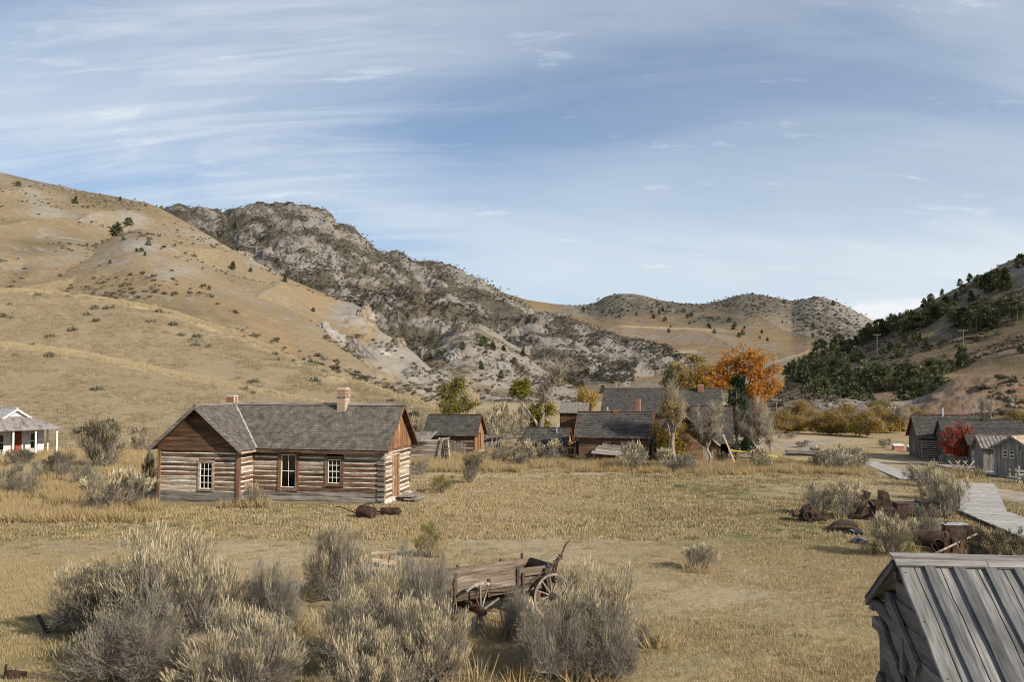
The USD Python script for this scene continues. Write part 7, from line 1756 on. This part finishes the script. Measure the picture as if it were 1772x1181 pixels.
# ------------------------------------------------------------------ iron before the cabin
im = thing('rusty_scraper', G(636, 897), -8, 'rusty drum scraper with a wheel ring and long handle before the log cabin', 'implement')
s_ = G(636, 897)[1]/FOC
obj('drum', tube([(-15*s_, 0.15, 0.24), (-13*s_, 0, 0.25), (13*s_, -0.15, 0.20)], [0.20, 0.27, 0.25], 14), M_rust, im, smooth=40)
obj('wheel_ring', ring((5*s_, -0.22, 0.33), 0.30, 0.018, 22, 6, axis='y'), M_iron, im); obj('handle', tube([(-60*s_, 0.1, 17*s_), (-50*s_, 0.05, 18*s_), (-35*s_, 0, 13*s_), (-18*s_, -0.02, 7*s_)], 0.02, 6), M_rust, im)
for a in (0.5, 1.6, 2.7): obj('spoke', bar((5*s_, -0.22, 0.33), (5*s_+0.29*math.cos(a), -0.22, 0.33+0.29*math.sin(a)), 0.018, 0.018), M_iron, im)
obj('handle', bar((-12*s_, -0.1, 0.5), (16*s_, -0.1, 0.62), 0.03, 0.03), M_iron, im)
ro = thing('iron_roller', G(675, 893), -6, 'small rusty iron roller lying on the grass near the cabin step', 'implement')
obj('roller', tube([(-0.40, 0, 0.17), (-0.38, 0, 0.17), (0.40, -0.05, 0.17), (0.42, -0.05, 0.17)], [0.10, 0.16, 0.17, 0.11], 14), M_rust, ro, smooth=40); obj('axle', tube([(-0.62, 0.03, 0.14), (0.5, -0.06, 0.18)], 0.03, 6), M_iron, ro); obj('yoke', bar((-0.6, 0.03, 0.1), (-0.5, -0.25, 0.28), 0.05, 0.04), M_iron, ro)
# ------------------------------------------------------------------ scrap yard
def yard(name, px, py, rz, label, cat='scrap iron'):
    g = G(px, py); return thing(name, g, rz, label, cat), g[1]/FOC
t, s_ = yard('rusty_engine', 1398, 904, -6, 'heap of rusty engine castings left of the sagebrush pair')
obj('cylinder', tube([(-27*s_, -0.1, 14*s_), (-25*s_, -0.1, 14*s_), (-6*s_, 0, 15*s_)], [0.10, 0.13, 0.15], 10), M_rust, t, smooth=40)
obj('housing', plate([(-14*s_, 3*s_), (12*s_, 2*s_), (14*s_, 16*s_), (2*s_, 29*s_), (-8*s_, 24*s_)], -0.25, 0.25), M_rust, t); obj('hood', hexa([(2*s_, -0.28, 22*s_), (16*s_, -0.28, 8*s_), (18*s_, 0.28, 10*s_), (4*s_, 0.28, 26*s_), (3*s_, -0.28, 28*s_), (20*s_, -0.28, 12*s_), (22*s_, 0.28, 14*s_), (5*s_, 0.28, 31*s_)]), M_rust, t)
obj('leg', bar((-6*s_, -0.3, 18*s_), (0, -0.34, 0), 0.07, 0.06), M_rust, t); obj('pipe', tube([(8*s_, -0.2, 6*s_), (20*s_, -0.22, 9*s_), (28*s_, -0.15, 7*s_)], [0.09, 0.11, 0.10], 9), M_rust, t, smooth=40); obj('flywheel', ring((-2*s_, -0.3, 13*s_), 0.17, 0.03, 18, 6), M_iron, t)
obj('block', cbox((18*s_, 0.1, 12*s_), (0.24, 0.3, 0.2)), M_rust, t); obj('base', cbox((-10*s_, 0, 3*s_), (0.3, 0.4, 0.12)), M_iron, t)
t, s_ = yard('rusty_hopper', 1516, 900, -4, 'tall rusty ore hopper with two flared side plates behind the scrap')
for x0, k in ((-14, -1), (13, 1)):
    pts = [(x0*s_, 10*s_), ((x0+20)*s_ if k > 0 else (x0-18)*s_, 6*s_), ((x0+12)*s_ if k > 0 else (x0-4)*s_, 26*s_), ((x0+6)*s_ if k > 0 else (x0+4)*s_, 48*s_), ((x0-4)*s_ if k > 0 else (x0-8)*s_, 49*s_), ((x0-4)*s_ if k > 0 else (x0-4)*s_, 34*s_)]
    obj('side_plate', plate(pts, -0.22 if k < 0 else -0.15, -0.16 if k < 0 else -0.09), M_rust, t); obj('side_plate', plate(pts, 0.32, 0.38), M_rust, t)
obj('trough', hexa([(-12*s_, -0.2, 36*s_), (10*s_, -0.2, 36*s_), (10*s_, -0.17, 36*s_), (-12*s_, -0.17, 36*s_), (-1*s_-0.02, -0.2, 20*s_), (-1*s_+0.02, -0.2, 20*s_), (-1*s_+0.02, -0.17, 20*s_), (-1*s_-0.02, -0.17, 20*s_)][4:]+[(-12*s_, -0.2, 36*s_), (10*s_, -0.2, 36*s_), (10*s_, -0.17, 36*s_), (-12*s_, -0.17, 36*s_)]), M_rust, t)
obj('trough', slab((-14*s_, -0.17, 36*s_), (-14*s_, 0.33, 36*s_), (-1*s_, -0.17, 18*s_), (-1*s_, 0.33, 18*s_), 0.03), M_rust, t); obj('trough', slab((12*s_, 0.33, 36*s_), (12*s_, -0.17, 36*s_), (-1*s_, 0.33, 18*s_), (-1*s_, -0.17, 18*s_), 0.03), M_rust, t)
obj('chute', box(-4*s_, 14*s_, -0.32, -0.1, 4*s_, 24*s_), M_rust, t); obj('frame', join([box(-18*s_, 26*s_, -0.34, -0.26, 0, 5*s_), box(2*s_, 26*s_, -0.5, -0.42, 20*s_, 23*s_), box(24*s_, 26*s_, -0.5, -0.42, 6*s_, 23*s_)]), M_iron, t); obj('body', hexa([(-18*s_, -0.2, 0), (20*s_, -0.2, 0), (20*s_, 0.4, 0), (-18*s_, 0.4, 0), (-8*s_, -0.2, 20*s_), (8*s_, -0.2, 20*s_), (8*s_, 0.4, 20*s_), (-8*s_, 0.4, 20*s_)]), M_iron, t)
t, s_ = yard('rusty_tank', 1584, 897, -3, 'long rectangular rusty iron tank beside the hopper')
obj('tank', join([box(-34*s_, 4*s_, -0.25, 0.3, 8*s_, 25*s_), box(4*s_+0.01, 36*s_, -0.3, 0.28, 6*s_, 28*s_)]), M_rust, t); obj('rim', join([box(-35*s_, 4*s_, -0.28, 0.33, 25*s_, 26.5*s_), box(3*s_, 37*s_, -0.33, 0.31, 28*s_, 29.5*s_)]), M_iron, t); obj('panel', box(-42*s_, -24*s_, -0.62, -0.56, -1*s_, 17*s_), M_rust, t)
for x in (-30, -4, 30): obj('leg', box(x*s_, (x+4)*s_, -0.2, 0.2, -0.1, 8*s_), M_iron, t)
t, s_ = yard('rusty_car_fender', 1462, 921, -14, 'curved rusty car fenders and a dark bonnet lying in the grass')
def fender(cx, y0, y1, R, a0, a1, th, m, nm='fender'):
    A = np.linspace(a0, a1, 14); o = np.stack([cx+R*np.cos(A), 0.62*R*np.sin(A)], -1); i_ = np.stack([cx+(R-th)*np.cos(A), 0.62*(R-th)*np.sin(A)], -1)
    G_ = np.stack([np.stack([o[:, 0], np.full(14, y0), o[:, 1]], -1), np.stack([o[:, 0], np.full(14, y1), o[:, 1]], -1), np.stack([i_[:, 0], np.full(14, y1), i_[:, 1]], -1), np.stack([i_[:, 0], np.full(14, y0), i_[:, 1]], -1), np.stack([o[:, 0], np.full(14, y0), o[:, 1]], -1)], 1)
    obj(nm, gridmesh(G_), m, t, smooth=40)
fender(0, -0.25, 0.35, 26*s_, 0.1, 3.05, 0.03, M_rust); fender(0.05, -0.27, -0.20, 24*s_, 0.2, 2.9, 0.06, M_iron, 'fender_lip'); fender(0.08, 0.1, 0.7, 25*s_, 0.6, 2.6, 0.03, M_rust)
M_gloss = mat('dark_car_paint', {'p': ('principled_bsdf', {'base_color': (0.022, 0.024, 0.022), 'roughness': 0.38, 'metallic': 0.0, 'specular_ior_level': 0.6})}, [])
def dome_(c, r, m, nm, seed, rot=0):
    q = trimesh.creation.icosphere(3); v = q.vertices.copy(); v = v*(1+0.22*(fbm(v*1.6+seed, 3, 3)[:, None]-0.5)); v[:, 2] = np.maximum(v[:, 2], -0.2); obj(nm, moved((v*r, q.faces), rotz(rot), c), m, t, smooth=True)
fender(11*s_, -0.75, -0.30, 15*s_, 0.0, 2.7, 0.03, M_gloss, 'bonnet'); fender(15*s_, -0.95, -0.72, 12*s_, 0.5, 2.5, 0.025, M_iron, 'bonnet_side')
obj('bonnet_strip', bar((4*s_, -0.78, 10*s_), (16*s_, -0.80, 5*s_), 0.06, 0.02), M_metal, t)
t, s_ = yard('crumpled_sheet', 1494, 943, -10, 'crumpled shiny dark metal lump at the foot of the central scrap yard bush')
fender(0, -0.15, 0.25, 12*s_, 0.2, 2.9, 0.03, M_gloss, 'sheet'); fender(5*s_, -0.3, 0.0, 9*s_, 0.4, 2.4, 0.03, M_iron, 'sheet'); fender(-4*s_, 0.1, 0.4, 14*s_, 1.0, 2.9, 0.03, M_gloss, 'sheet')
for a, b in (((-8, 14), (2, 10)), ((-4, 8), (8, 13)), ((0, 4), (9, 6))): obj('chrome_strip', bar((a[0]*s_, -0.2, a[1]*s_), (b[0]*s_, -0.28, b[1]*s_), 0.05, 0.015), M_metal, t)
t, s_ = yard('rusty_boiler', 1627, 957, -8, 'large rusty boiler with an open round flue end')
obj('shell', tube([(-37*s_, 0.35, 22*s_), (-35*s_, 0.34, 22*s_), (0, 0.1, 21*s_), (8*s_, 0.05, 21*s_)], [0.18, 0.25, 0.28, 0.27], 18), M_rust, t, smooth=40)
o_ = np.array([-7*s_, -0.25, 14*s_]); fl = ring(o_, 0.20, 0.028, 22, 6); obj('flue_ring', fl, M_rust, t, smooth=40)
A = np.linspace(0, 2*np.pi, 21); cyl = np.stack([np.stack([o_[0]+0.19*np.cos(A), np.full(21, y), o_[2]+0.19*np.sin(A)], -1) for y in (o_[1], o_[1]+0.4)], 1); obj('flue', gridmesh(cyl), M_iron, t, smooth=True); obj('flue_back', plate(np.stack([o_[0]+0.19*np.cos(A[:-1]), o_[2]+0.19*np.sin(A[:-1])], -1), o_[1]+0.39, o_[1]+0.42), M_black, t)
obj('latch_bar', bar(o_+[-0.16, -0.03, 0.2], o_+[0.02, -0.04, -0.18], 0.03, 0.02), M_rust, t)
obj('firebox', join([box(2*s_, 14*s_, -0.28, 0.3, -1*s_, 26*s_), box(14*s_+0.01, 24*s_, -0.32, 0.3, -2*s_, 27*s_)]), M_rust, t); obj('drum', tube([(20*s_, 0.3, 22*s_), (45*s_, 0.2, 21*s_)], [0.33, 0.33], 18), M_rust, t, smooth=40); obj('dome', tube([(10*s_, 0.05, 26*s_), (10*s_, 0.05, 34*s_), (10*s_, 0.05, 36*s_)], [0.12, 0.11, 0.05], 12), M_rust, t, smooth=40); obj('bar', box(26*s_, 34*s_, -0.35, -0.31, -2*s_, 26*s_), M_log[2], t)
t, s_ = yard('machine_bed', 1652, 925, -4, 'rusty machine bed with pale metal rail and small wheel above the boiler')
obj('bed', box(-18*s_, 16*s_, -0.15, 0.2, 3*s_, 15*s_), M_rust, t); obj('rail', box(-20*s_, 20*s_, -0.18, 0.22, 16*s_, 18*s_), M_metal, t); obj('hand_wheel', ring((-15*s_, -0.05, 24*s_), 0.075, 0.014, 16, 5), M_iron, t); obj('column', box(-17*s_, -13*s_, -0.06, 0.0, 17*s_, 22*s_), M_iron, t)
for x in (-16, 12): obj('leg', box(x*s_, (x+4)*s_, -0.1, 0.15, -0.1, 3*s_), M_iron, t)
t, s_ = yard('open_barrel', 1682, 937, -30, 'rusty open-ended iron barrel on its side below the boardwalk')
A = np.linspace(0, 2*np.pi, 25)
obj('barrel', gridmesh(np.stack([np.stack([x+0*A, 0.27*np.cos(A), 0.26+0.27*np.sin(A)], -1) for x in (-0.28, 0.28)], 1)), M_rust, t, smooth=True); obj('hoop', ring((-0.28, 0, 0.26), 0.27, 0.016, 24, 5, axis='x'), M_iron, t); obj('hoop', ring((0.28, 0, 0.26), 0.27, 0.016, 24, 5, axis='x'), M_iron, t); obj('barrel_end', plate(np.stack([0.265*np.cos(A[:-1]), 0.26+0.265*np.sin(A[:-1])], -1), 0.24, 0.26, 'yz'), M_rust, t)
g0, g1 = G(1600, 972), G(1692, 952); t = thing('iron_pole', g0, 0, 'long thin grey pole propped across the scrap above the plank roof', 'pole'); obj('pole', tube([(0, 0, 0.08), (*(g1-g0)[:2], 0.42)], [0.035, 0.028], 7), M_logpale[0], t)
t, s_ = yard('rusty_wheel_frame', 1688, 972, 0, 'rusty wheel and axle frame half hidden behind the plank roof'); obj('axle', tube([(-28*s_, 0, 6*s_), (10*s_, 0.1, 7*s_)], 0.06, 8), M_rust, t); obj('wheel', ring((2*s_, 0, 13*s_), 0.2, 0.04, 20, 6), M_rust, t); obj('hub', tube([(2*s_, -0.08, 13*s_), (2*s_, 0.08, 13*s_)], 0.08, 8), M_rust, t)
for k in range(5): a = k*2*math.pi/5; obj('spoke', bar((2*s_, 0, 13*s_), (2*s_+0.19*math.cos(a), 0, 13*s_+0.19*math.sin(a)), 0.02, 0.02, (0, 1, 0)), M_rust, t)
# little stones in the grass
rng = np.random.default_rng(77)
for i, (px, py, w, lab) in enumerate([(1028, 786, 8, 'pale stone in the grass edge by the brown house'), (832, 826, 6, 'pale stump-like stone near the upright sagebrush'), (945, 925, 6, 'single white stone in the middle of the meadow'), (1746, 893, 5, 'small white stone in the grass right of the boardwalk')]):
    g = G(px, py); r = w/FOC*g[1]/2; m = trimesh.creation.icosphere(2); v = m.vertices*(1+0.5*(fbm(m.vertices*1.4+i*3, 3, i)[:, None]-0.5)); t = obj('stone', (v*[r, r, r*0.7]+g, m.faces), M_stone, smooth=True, label=lab, cat='stone')
# crags on the hill
M_crag = mottled('grey_crag', [(0.15, 0.135, 0.118), (0.23, 0.21, 0.187), (0.30, 0.28, 0.252), (0.37, 0.345, 0.31)], scale=0.10, fine=0.7, bump=1.0, dist=0.5, detail=9, vary=0)
M_crag_o = mottled('orange_crag', [(0.17, 0.125, 0.09), (0.25, 0.185, 0.125), (0.30, 0.25, 0.195), (0.32, 0.29, 0.255)], scale=0.10, fine=0.7, bump=1.0, dist=0.5, detail=9, vary=0)
def crag(hl_, px, py, w, h, label, m, seed, group=None, tilt=0.0, depth=0.6):
    g = on_hill(hl_, px, py); k = g[1]/FOC
    q = trimesh.creation.icosphere(5); v = q.vertices.copy()
    rg = np.random.default_rng(seed)
    for _ in range(26):                      # flat joints and bedding faces
        n_ = unit(rg.normal(size=3)*[1, 1, 0.6]+[0, -0.3, 0.15]); dd_ = rg.uniform(0.5, 0.85); s__ = v @ n_; v = v - np.clip(s__-dd_, 0, None)[:, None]*n_*0.92
    v = v*np.array([w/2*k, w/2*k*depth, h/2*k])
    sc3 = np.array([w*k*0.10, w*k*0.10, h*k*0.30])
    j = ridged(v+[seed*31.0, 0, 0], sc3, seed)-0.62
    blk = fbm(v/(0.13*w*k)+seed, 2, seed+3); blk = np.round(blk*9)/9.0-0.5
    v = v*(1+0.40*j[:, None]+0.42*blk[:, None]) + unit(q.vertices)*((fbm(v/(0.04*w*k)+seed, 3, seed)-0.5)*0.06*w*k)[:, None]
    v = v @ roty(tilt).T
    obj('rock_crag', (v+g+[0, 0.10*w*k, -0.12*h*k], q.faces), m, label=label, cat='rock', group=group)
crag('brown_hill', 560, 592, 118, 78, 'large pale grey rock face jutting from the hill above the near grass slope', M_crag, 3, tilt=0.55)
crag('brown_hill', 610, 618, 90, 60, 'lower right half of the pale grey rock face', M_crag, 5, tilt=0.6)
crag('brown_hill', 624, 548, 46, 50, 'orange stained cliff notch on the hill shoulder', M_crag_o, 7, tilt=0.25)
crag('brown_hill', 686, 600, 40, 44, 'orange and grey cliff right of the stained notch', M_crag_o, 9, tilt=0.3)
crag('brown_hill', 660, 612, 36, 26, 'small round grey boulder group below the orange cliff', M_crag, 11, tilt=0.3)
crag('brown_hill', 724, 650, 50, 44, 'grey rock knob above the yellow cottonwood', M_crag, 13, tilt=0.3)
crag('brown_hill', 640, 650, 44, 22, 'low grey ledge at the grass slope edge', M_crag, 15, tilt=0.5)
crag('stony_knoll', 862, 640, 90, 46, 'grey broken cliff behind the leafy pom-pom of the broken cottonwood', M_crag, 17, tilt=0.3)
crag('stony_knoll', 790, 620, 70, 50, 'grey gully cliff left on the stony knoll', M_crag, 19, tilt=0.45)
crag('far_hills', 972, 681, 34, 30, 'pale pinkish boulder mound left of the valley junipers', M_crag_o, 21)
crag('brown_hill', 440, 428, 50, 12, 'thin rocky rib along the skyline of the brown hill', M_crag_o, 23, tilt=0.5)
# tailings boulders at the hill foot
rng = np.random.default_rng(81)
RK = []
M_tail = mottled('tailings_rock', [(0.10, 0.085, 0.07), (0.17, 0.148, 0.122), (0.24, 0.215, 0.18)], scale=2, fine=9, bump=0.6)
for i in range(3):
    pr = proto(f'boulder_{i}'); q = trimesh.creation.icosphere(2); v = q.vertices*(1+0.7*(fbm(q.vertices*1.5+i*9, 3, i)[:, None]-0.5)); obj('rock', (v*[0.6, 0.5, 0.4], q.faces), M_tail, pr); RK.append(pr)
for i in range(44):
    px = rng.uniform(1360, 1545) if i < 34 else rng.uniform(1690, 1780); g = on_hill('creek_bank', px, rng.uniform(694, 716))
    place(RK[i % 3], 'boulder', g, float(rng.uniform(0, 360)), float(rng.uniform(0.4, 1.15)), 'grey boulder in the tailings heap under the wooded hill' if i < 34 else 'grey boulder on the cut bank behind the dark houses', 'boulder', 'tailings boulders' if i < 34 else 'boulders on the cut bank')
# ------------------------------------------------------------------ the near shed roof, lower right
SR = math.radians(-6.5)
R0 = P(1549, 974, 8.0)
sh_ = thing('plank_roof_shed', (R0[0], R0[1], float(gz(R0[0], R0[1]))), math.degrees(SR), 'weathered grey plank roofed log shed in the lower right corner', 'shed')
H_ = R0[2]-float(gz(R0[0], R0[1]))
def crackwood(name, cols, seed):
    n = {'tc': ('texture_coordinate', {}), 'oi': ('object_info', {}), 'cmb': ('combine_xyz', {}), 'off': ('vector_math', {'math_type': 'scale', 'scale': 17.0}), 'ad': ('vector_math', {'math_type': 'add'}),
         'm1': ('mapping', {'scale': (14, 1.0, 1)}), 'n1': ('noise_texture', {'scale': 2.2, 'detail': 7.0, 'roughness': 0.6, 'distortion': 0.25}), 'r1': ('rgb_ramp', {'ramp': [(0.28, cols[0]), (0.45, cols[1]), (0.6, cols[2]), (0.75, cols[3])]}),
         'm2': ('mapping', {'scale': (60, 2.2, 1)}), 'n2': ('noise_texture', {'scale': 2.0, 'detail': 5.0, 'roughness': 0.7}),
         'g2': ('map_range', {'from_min': 0.3, 'from_max': 0.7, 'to_min': 0.6, 'to_max': 1.22, 'clamp': True}),
         'm4': ('mapping', {'scale': (1.6, 0.9, 1)}), 'n4': ('noise_texture', {'scale': 1.6, 'detail': 3.0}), 'g4': ('map_range', {'from_min': 0.3, 'from_max': 0.7, 'to_min': 0.72, 'to_max': 1.25, 'clamp': True}),
         'm3': ('mapping', {'scale': (5.0, 3.2, 1)}), 'v': ('voronoi_texture', {'scale': 1.25, 'randomness': 1.0}), 'kn': ('map_range', {'from_min': 0.05, 'from_max': 0.12, 'to_min': 0.75, 'to_max': 0.0, 'clamp': True}), 'kc': ('mix_color', {'b': (0.22, 0.165, 0.11)}),
         'mu': ('math', {'math_type': 'multiply'}), 'rv': ('map_range', {'to_min': 0.72, 'to_max': 1.25}), 'mu2': ('math', {'math_type': 'multiply'}), 'hs': ('vector_math', {'math_type': 'scale'}),
         'b': ('bump', {'strength': 0.9, 'distance': 0.004}), 'p': ('principled_bsdf', {'roughness': 0.8, 'specular_ior_level': 0.25})}
    L = [('oi.random', 'cmb.x'), ('oi.random', 'cmb.y'), ('cmb.vector', 'off.vector1'), ('tc.object', 'ad.vector1'), ('off.vector', 'ad.vector2')]
    for k in ('1', '2', '4'): L += [('ad.vector', f'm{k}.vector'), (f'm{k}.vector', f'n{k}.vector')]
    L += [('ad.vector', 'm3.vector'), ('m3.vector', 'v.vector'), ('v.distance', 'kn.value'), ('n1.fac', 'r1.fac'), ('n2.fac', 'g2.value'), ('n4.fac', 'g4.value'), ('g2.result', 'mu.value1'), ('g4.result', 'mu.value2'),
          ('oi.random', 'rv.value'), ('mu.value', 'mu2.value1'), ('rv.result', 'mu2.value2'), ('r1.color', 'kc.a'), ('kn.result', 'kc.fac'), ('kc.result', 'hs.vector1'), ('mu2.value', 'hs.scale'), ('hs.vector', 'p.base_color'), ('n2.fac', 'b.height'), ('b.normal', 'p.normal')]
    return mat(name, n, L)
M_roofplank = crackwood('silver_roof_plank', [(0.085, 0.083, 0.08), (0.165, 0.16, 0.152), (0.24, 0.232, 0.22), (0.32, 0.31, 0.295)], 1)
M_batten = crackwood('dark_batten', [(0.05, 0.05, 0.052), (0.095, 0.095, 0.096), (0.14, 0.138, 0.135), (0.19, 0.186, 0.18)], 2)
pf = math.radians(34)                     # front pitch; the boards are modelled flat (x across, y down the slope) so their grain follows them
def on_roof(t_, side):
    a = math.radians(33)
    R = rotx(pf) if side < 0 else rotx(-a)
    return R
def roofpiece(parent, nm, x0, x1, y0, y1, z0, z1, mat_, side=-1, split=None):
    n = 14; Y = np.linspace(y0, y1, n); ph = _lrng.uniform(0, 90)
    w0 = 0.006*(fbm(np.stack([Y*3+ph, 0*Y, 0*Y], -1), 3, 1)-0.5)*2; w1 = 0.006*(fbm(np.stack([Y*3+ph+7, 0*Y, 0*Y], -1), 3, 1)-0.5)*2
    zz = 0.006*(fbm(np.stack([Y*1.2+ph+17, 0*Y, 0*Y], -1), 2, 1)-0.5)*2
    ed = _lrng.uniform(-0.02, 0.02)
    def strip_(a0, a1, wa, wb):
        rows = [np.stack([a0+wa, Y, z0+zz], -1), np.stack([a1+wb, Y, z0+zz], -1), np.stack([a1+wb-0.002, Y, z1-0.002+zz], -1), np.stack([a1+wb-0.006, Y, z1+zz], -1), np.stack([a0+wa+0.006, Y, z1+zz], -1), np.stack([a0+wa+0.002, Y, z1-0.002+zz], -1), np.stack([a0+wa, Y, z0+zz], -1)]
        v, f = gridmesh(np.stack(rows, 1))
        m = 7
        caps = [[0, 2, 1], [0, 3, 2], [0, 4, 3], [0, 5, 4]] + [[(n-1)*m+a_ for a_ in q] for q in ([0, 1, 2], [0, 2, 3], [0, 3, 4], [0, 4, 5])]
        return v, np.vstack([f, caps])
    pieces = []
    if split is None: pieces = [strip_(x0, x1, w0, w1)]
    else:
        c = x0+(x1-x0)*split + 0.022*(fbm(np.stack([Y*1.8+ph+3, 0*Y, 0*Y], -1), 3, 5)-0.5)*2; g = 0.0035*(1+0*Y)*np.clip(np.linspace(1.5, 0.6, n), 0, None)
        pieces = [strip_(x0, 0*Y+0, w0, c-g), strip_(0, x1, c+g, w1)]
        pieces[0] = strip_(x0, 0.0, w0, c-g); pieces[1] = strip_(0.0, x1, c+g, w1)
    v, f = join(pieces)
    x = UsdGeom.Xform
    m = usdkit.mesh(stage, f'{parent.GetPath()}/{numbered(str(parent.GetPath()), nm)}', (v, f), mat_)
    R = rotx(pf if side < 0 else -math.radians(33))
    M4 = Gf.Matrix4d(1.0); M4.SetTransform(Gf.Rotation(Gf.Vec3d(1, 0, 0), math.degrees(pf) if side < 0 else -33.0), Gf.Vec3d(0, 0, H_))
    UsdGeom.Xformable(m.GetPrim()).AddTransformOp().Set(M4)
    return m.GetPrim()
bw_ = 0.262; x = 0.0
_lrng = np.random.default_rng(901)
for i in range(8):
    roofpiece(sh_, 'roof_plank', i*bw_+0.003, (i+1)*bw_-0.003, -2.75, -0.035, 0.0, 0.028, M_roofplank, -1, split=[0.55, 0.38, 0.62, 0.45, 0.5, 0.35, 0.6, 0.5][i])
    if i: roofpiece(sh_, 'batten', i*bw_-0.055+0.01*(i % 2), i*bw_+0.055, -2.77, -0.08, 0.036, 0.056, M_batten, -1)
    roofpiece(sh_, 'roof_plank', i*bw_+0.003, (i+1)*bw_-0.003, 0.0, 1.05, 0.0, 0.026, M_roofplank, 1)
    if i: roofpiece(sh_, 'batten', i*bw_-0.05, i*bw_+0.05, 0.06, 1.06, 0.034, 0.052, M_batten, 1)
roofpiece(sh_, 'batten', -0.02, 0.05, 0.06, 1.06, 0.034, 0.052, M_batten, 1)
nh = []
rng = np.random.default_rng(57)
for i in range(8):
    for y in (-0.16, -0.72, -1.3, -1.9, -2.5):
        for fx in (0.16, 0.84):
            cx, cy = (i+fx)*bw_+rng.normal(0, .008), y+rng.normal(0, .015)
            nh.append(plate([(cx+0.006*math.cos(a), cy+0.006*math.sin(a)) for a in np.linspace(0, 2*np.pi, 7)[:-1]], 0.024, 0.0345, 'xy'))
nm_ = usdkit.mesh(stage, f'{sh_.GetPath()}/nail_heads', join(nh), M_iron).GetPrim(); cd(nm_, kind='stuff')
M4 = Gf.Matrix4d(1.0); M4.SetTransform(Gf.Rotation(Gf.Vec3d(1, 0, 0), math.degrees(pf)), Gf.Vec3d(0, 0, H_)); UsdGeom.Xformable(nm_).AddTransformOp().Set(M4)
M_ridgeb = wood('ridge_plank', [(0.11, 0.102, 0.094), (0.19, 0.178, 0.165), (0.27, 0.255, 0.238), (0.35, 0.333, 0.31)], 'x', scale=7, fine=60, bump=0.6, dist=0.004, vary=0.08)
sn, cs = math.sin(pf), math.cos(pf)
for (x0, x1) in ((-0.02, 0.78), (0.784, 2.2)):
    obj('ridge_plank', bar((x0, -0.072, H_+0.012), (x1, -0.072, H_+0.008), 0.075, 0.024, (0, -sn, cs)), M_ridgeb, sh_)
obj('ridge_plank', bar((-0.03, 0.02, H_+0.052), (2.2, 0.02, H_+0.046), 0.12, 0.034, (0, -0.12, 1)), M_ridgeb, sh_)
# gable wall in shade: rough hewn boards and logs, rafters, purlins
fl_ = lambda y: H_-0.03-(-y*math.tan(pf) if y < 0 else y*math.tan(math.radians(33)))
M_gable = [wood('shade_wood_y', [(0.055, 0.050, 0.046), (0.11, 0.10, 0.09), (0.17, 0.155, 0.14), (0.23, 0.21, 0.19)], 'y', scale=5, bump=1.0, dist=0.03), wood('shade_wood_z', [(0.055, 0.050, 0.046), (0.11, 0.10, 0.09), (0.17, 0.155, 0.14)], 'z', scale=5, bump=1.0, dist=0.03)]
rng = np.random.default_rng(91)
tf, tb = math.tan(pf), math.tan(math.radians(33))
def wall_top(y): return H_-0.035-(-y*tf if y < 0 else y*tb)
yl = 0.70                                  # back corner of the end wall
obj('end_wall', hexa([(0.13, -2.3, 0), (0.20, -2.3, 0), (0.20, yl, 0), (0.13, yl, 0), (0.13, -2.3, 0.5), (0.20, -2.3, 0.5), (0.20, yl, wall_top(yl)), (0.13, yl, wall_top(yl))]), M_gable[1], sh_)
for i in range(20):                      # rough boards and slabs nailed over one another, sagging to the left
    z0 = -0.1+i*0.185; z1 = z0+0.20
    if z0 > H_-0.16: break
    ymin = -2.2 if z1 < wall_top(-2.2) else -(H_-0.045-z1)/tf
    ymax = yl+rng.uniform(-0.05, 0.03) if z1 < wall_top(yl) else (H_-0.045-z1)/tb
    if ymax-ymin < 0.05: ymin, ymax = -0.02, 0.03
    v, f = hewn(ymin, ymax, 0, 0.10, 0, 0.197, 0.022, 0.15)
    off = rng.uniform(-0.022, 0.022)
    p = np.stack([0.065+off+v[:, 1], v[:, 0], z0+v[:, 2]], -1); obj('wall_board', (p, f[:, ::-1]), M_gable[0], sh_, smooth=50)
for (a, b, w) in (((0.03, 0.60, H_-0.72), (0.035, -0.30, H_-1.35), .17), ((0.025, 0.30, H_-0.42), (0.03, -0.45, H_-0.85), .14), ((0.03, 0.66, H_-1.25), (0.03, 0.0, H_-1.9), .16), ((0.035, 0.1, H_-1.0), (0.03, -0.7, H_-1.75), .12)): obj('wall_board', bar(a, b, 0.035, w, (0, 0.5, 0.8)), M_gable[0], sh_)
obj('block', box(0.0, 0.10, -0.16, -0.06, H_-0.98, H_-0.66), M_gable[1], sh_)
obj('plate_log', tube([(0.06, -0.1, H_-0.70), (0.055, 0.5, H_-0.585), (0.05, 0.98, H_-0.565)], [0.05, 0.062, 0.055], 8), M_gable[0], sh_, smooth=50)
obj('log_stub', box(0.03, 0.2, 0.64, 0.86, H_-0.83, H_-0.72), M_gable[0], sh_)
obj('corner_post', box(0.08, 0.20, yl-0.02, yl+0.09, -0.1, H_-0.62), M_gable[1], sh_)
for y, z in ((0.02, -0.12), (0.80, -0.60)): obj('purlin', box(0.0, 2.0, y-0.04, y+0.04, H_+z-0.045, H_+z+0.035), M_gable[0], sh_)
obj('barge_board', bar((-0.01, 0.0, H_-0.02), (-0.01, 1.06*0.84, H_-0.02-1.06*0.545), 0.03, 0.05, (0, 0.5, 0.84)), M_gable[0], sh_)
obj('back_wall', box(0.2, 2.0, 0.62, 0.76, 0, H_-0.56), M_darkwood[0], sh_); obj('front_wall', box(0.2, 2.0, -2.2, -2.06, 0, H_-1.5), M_darkwood[0], sh_)
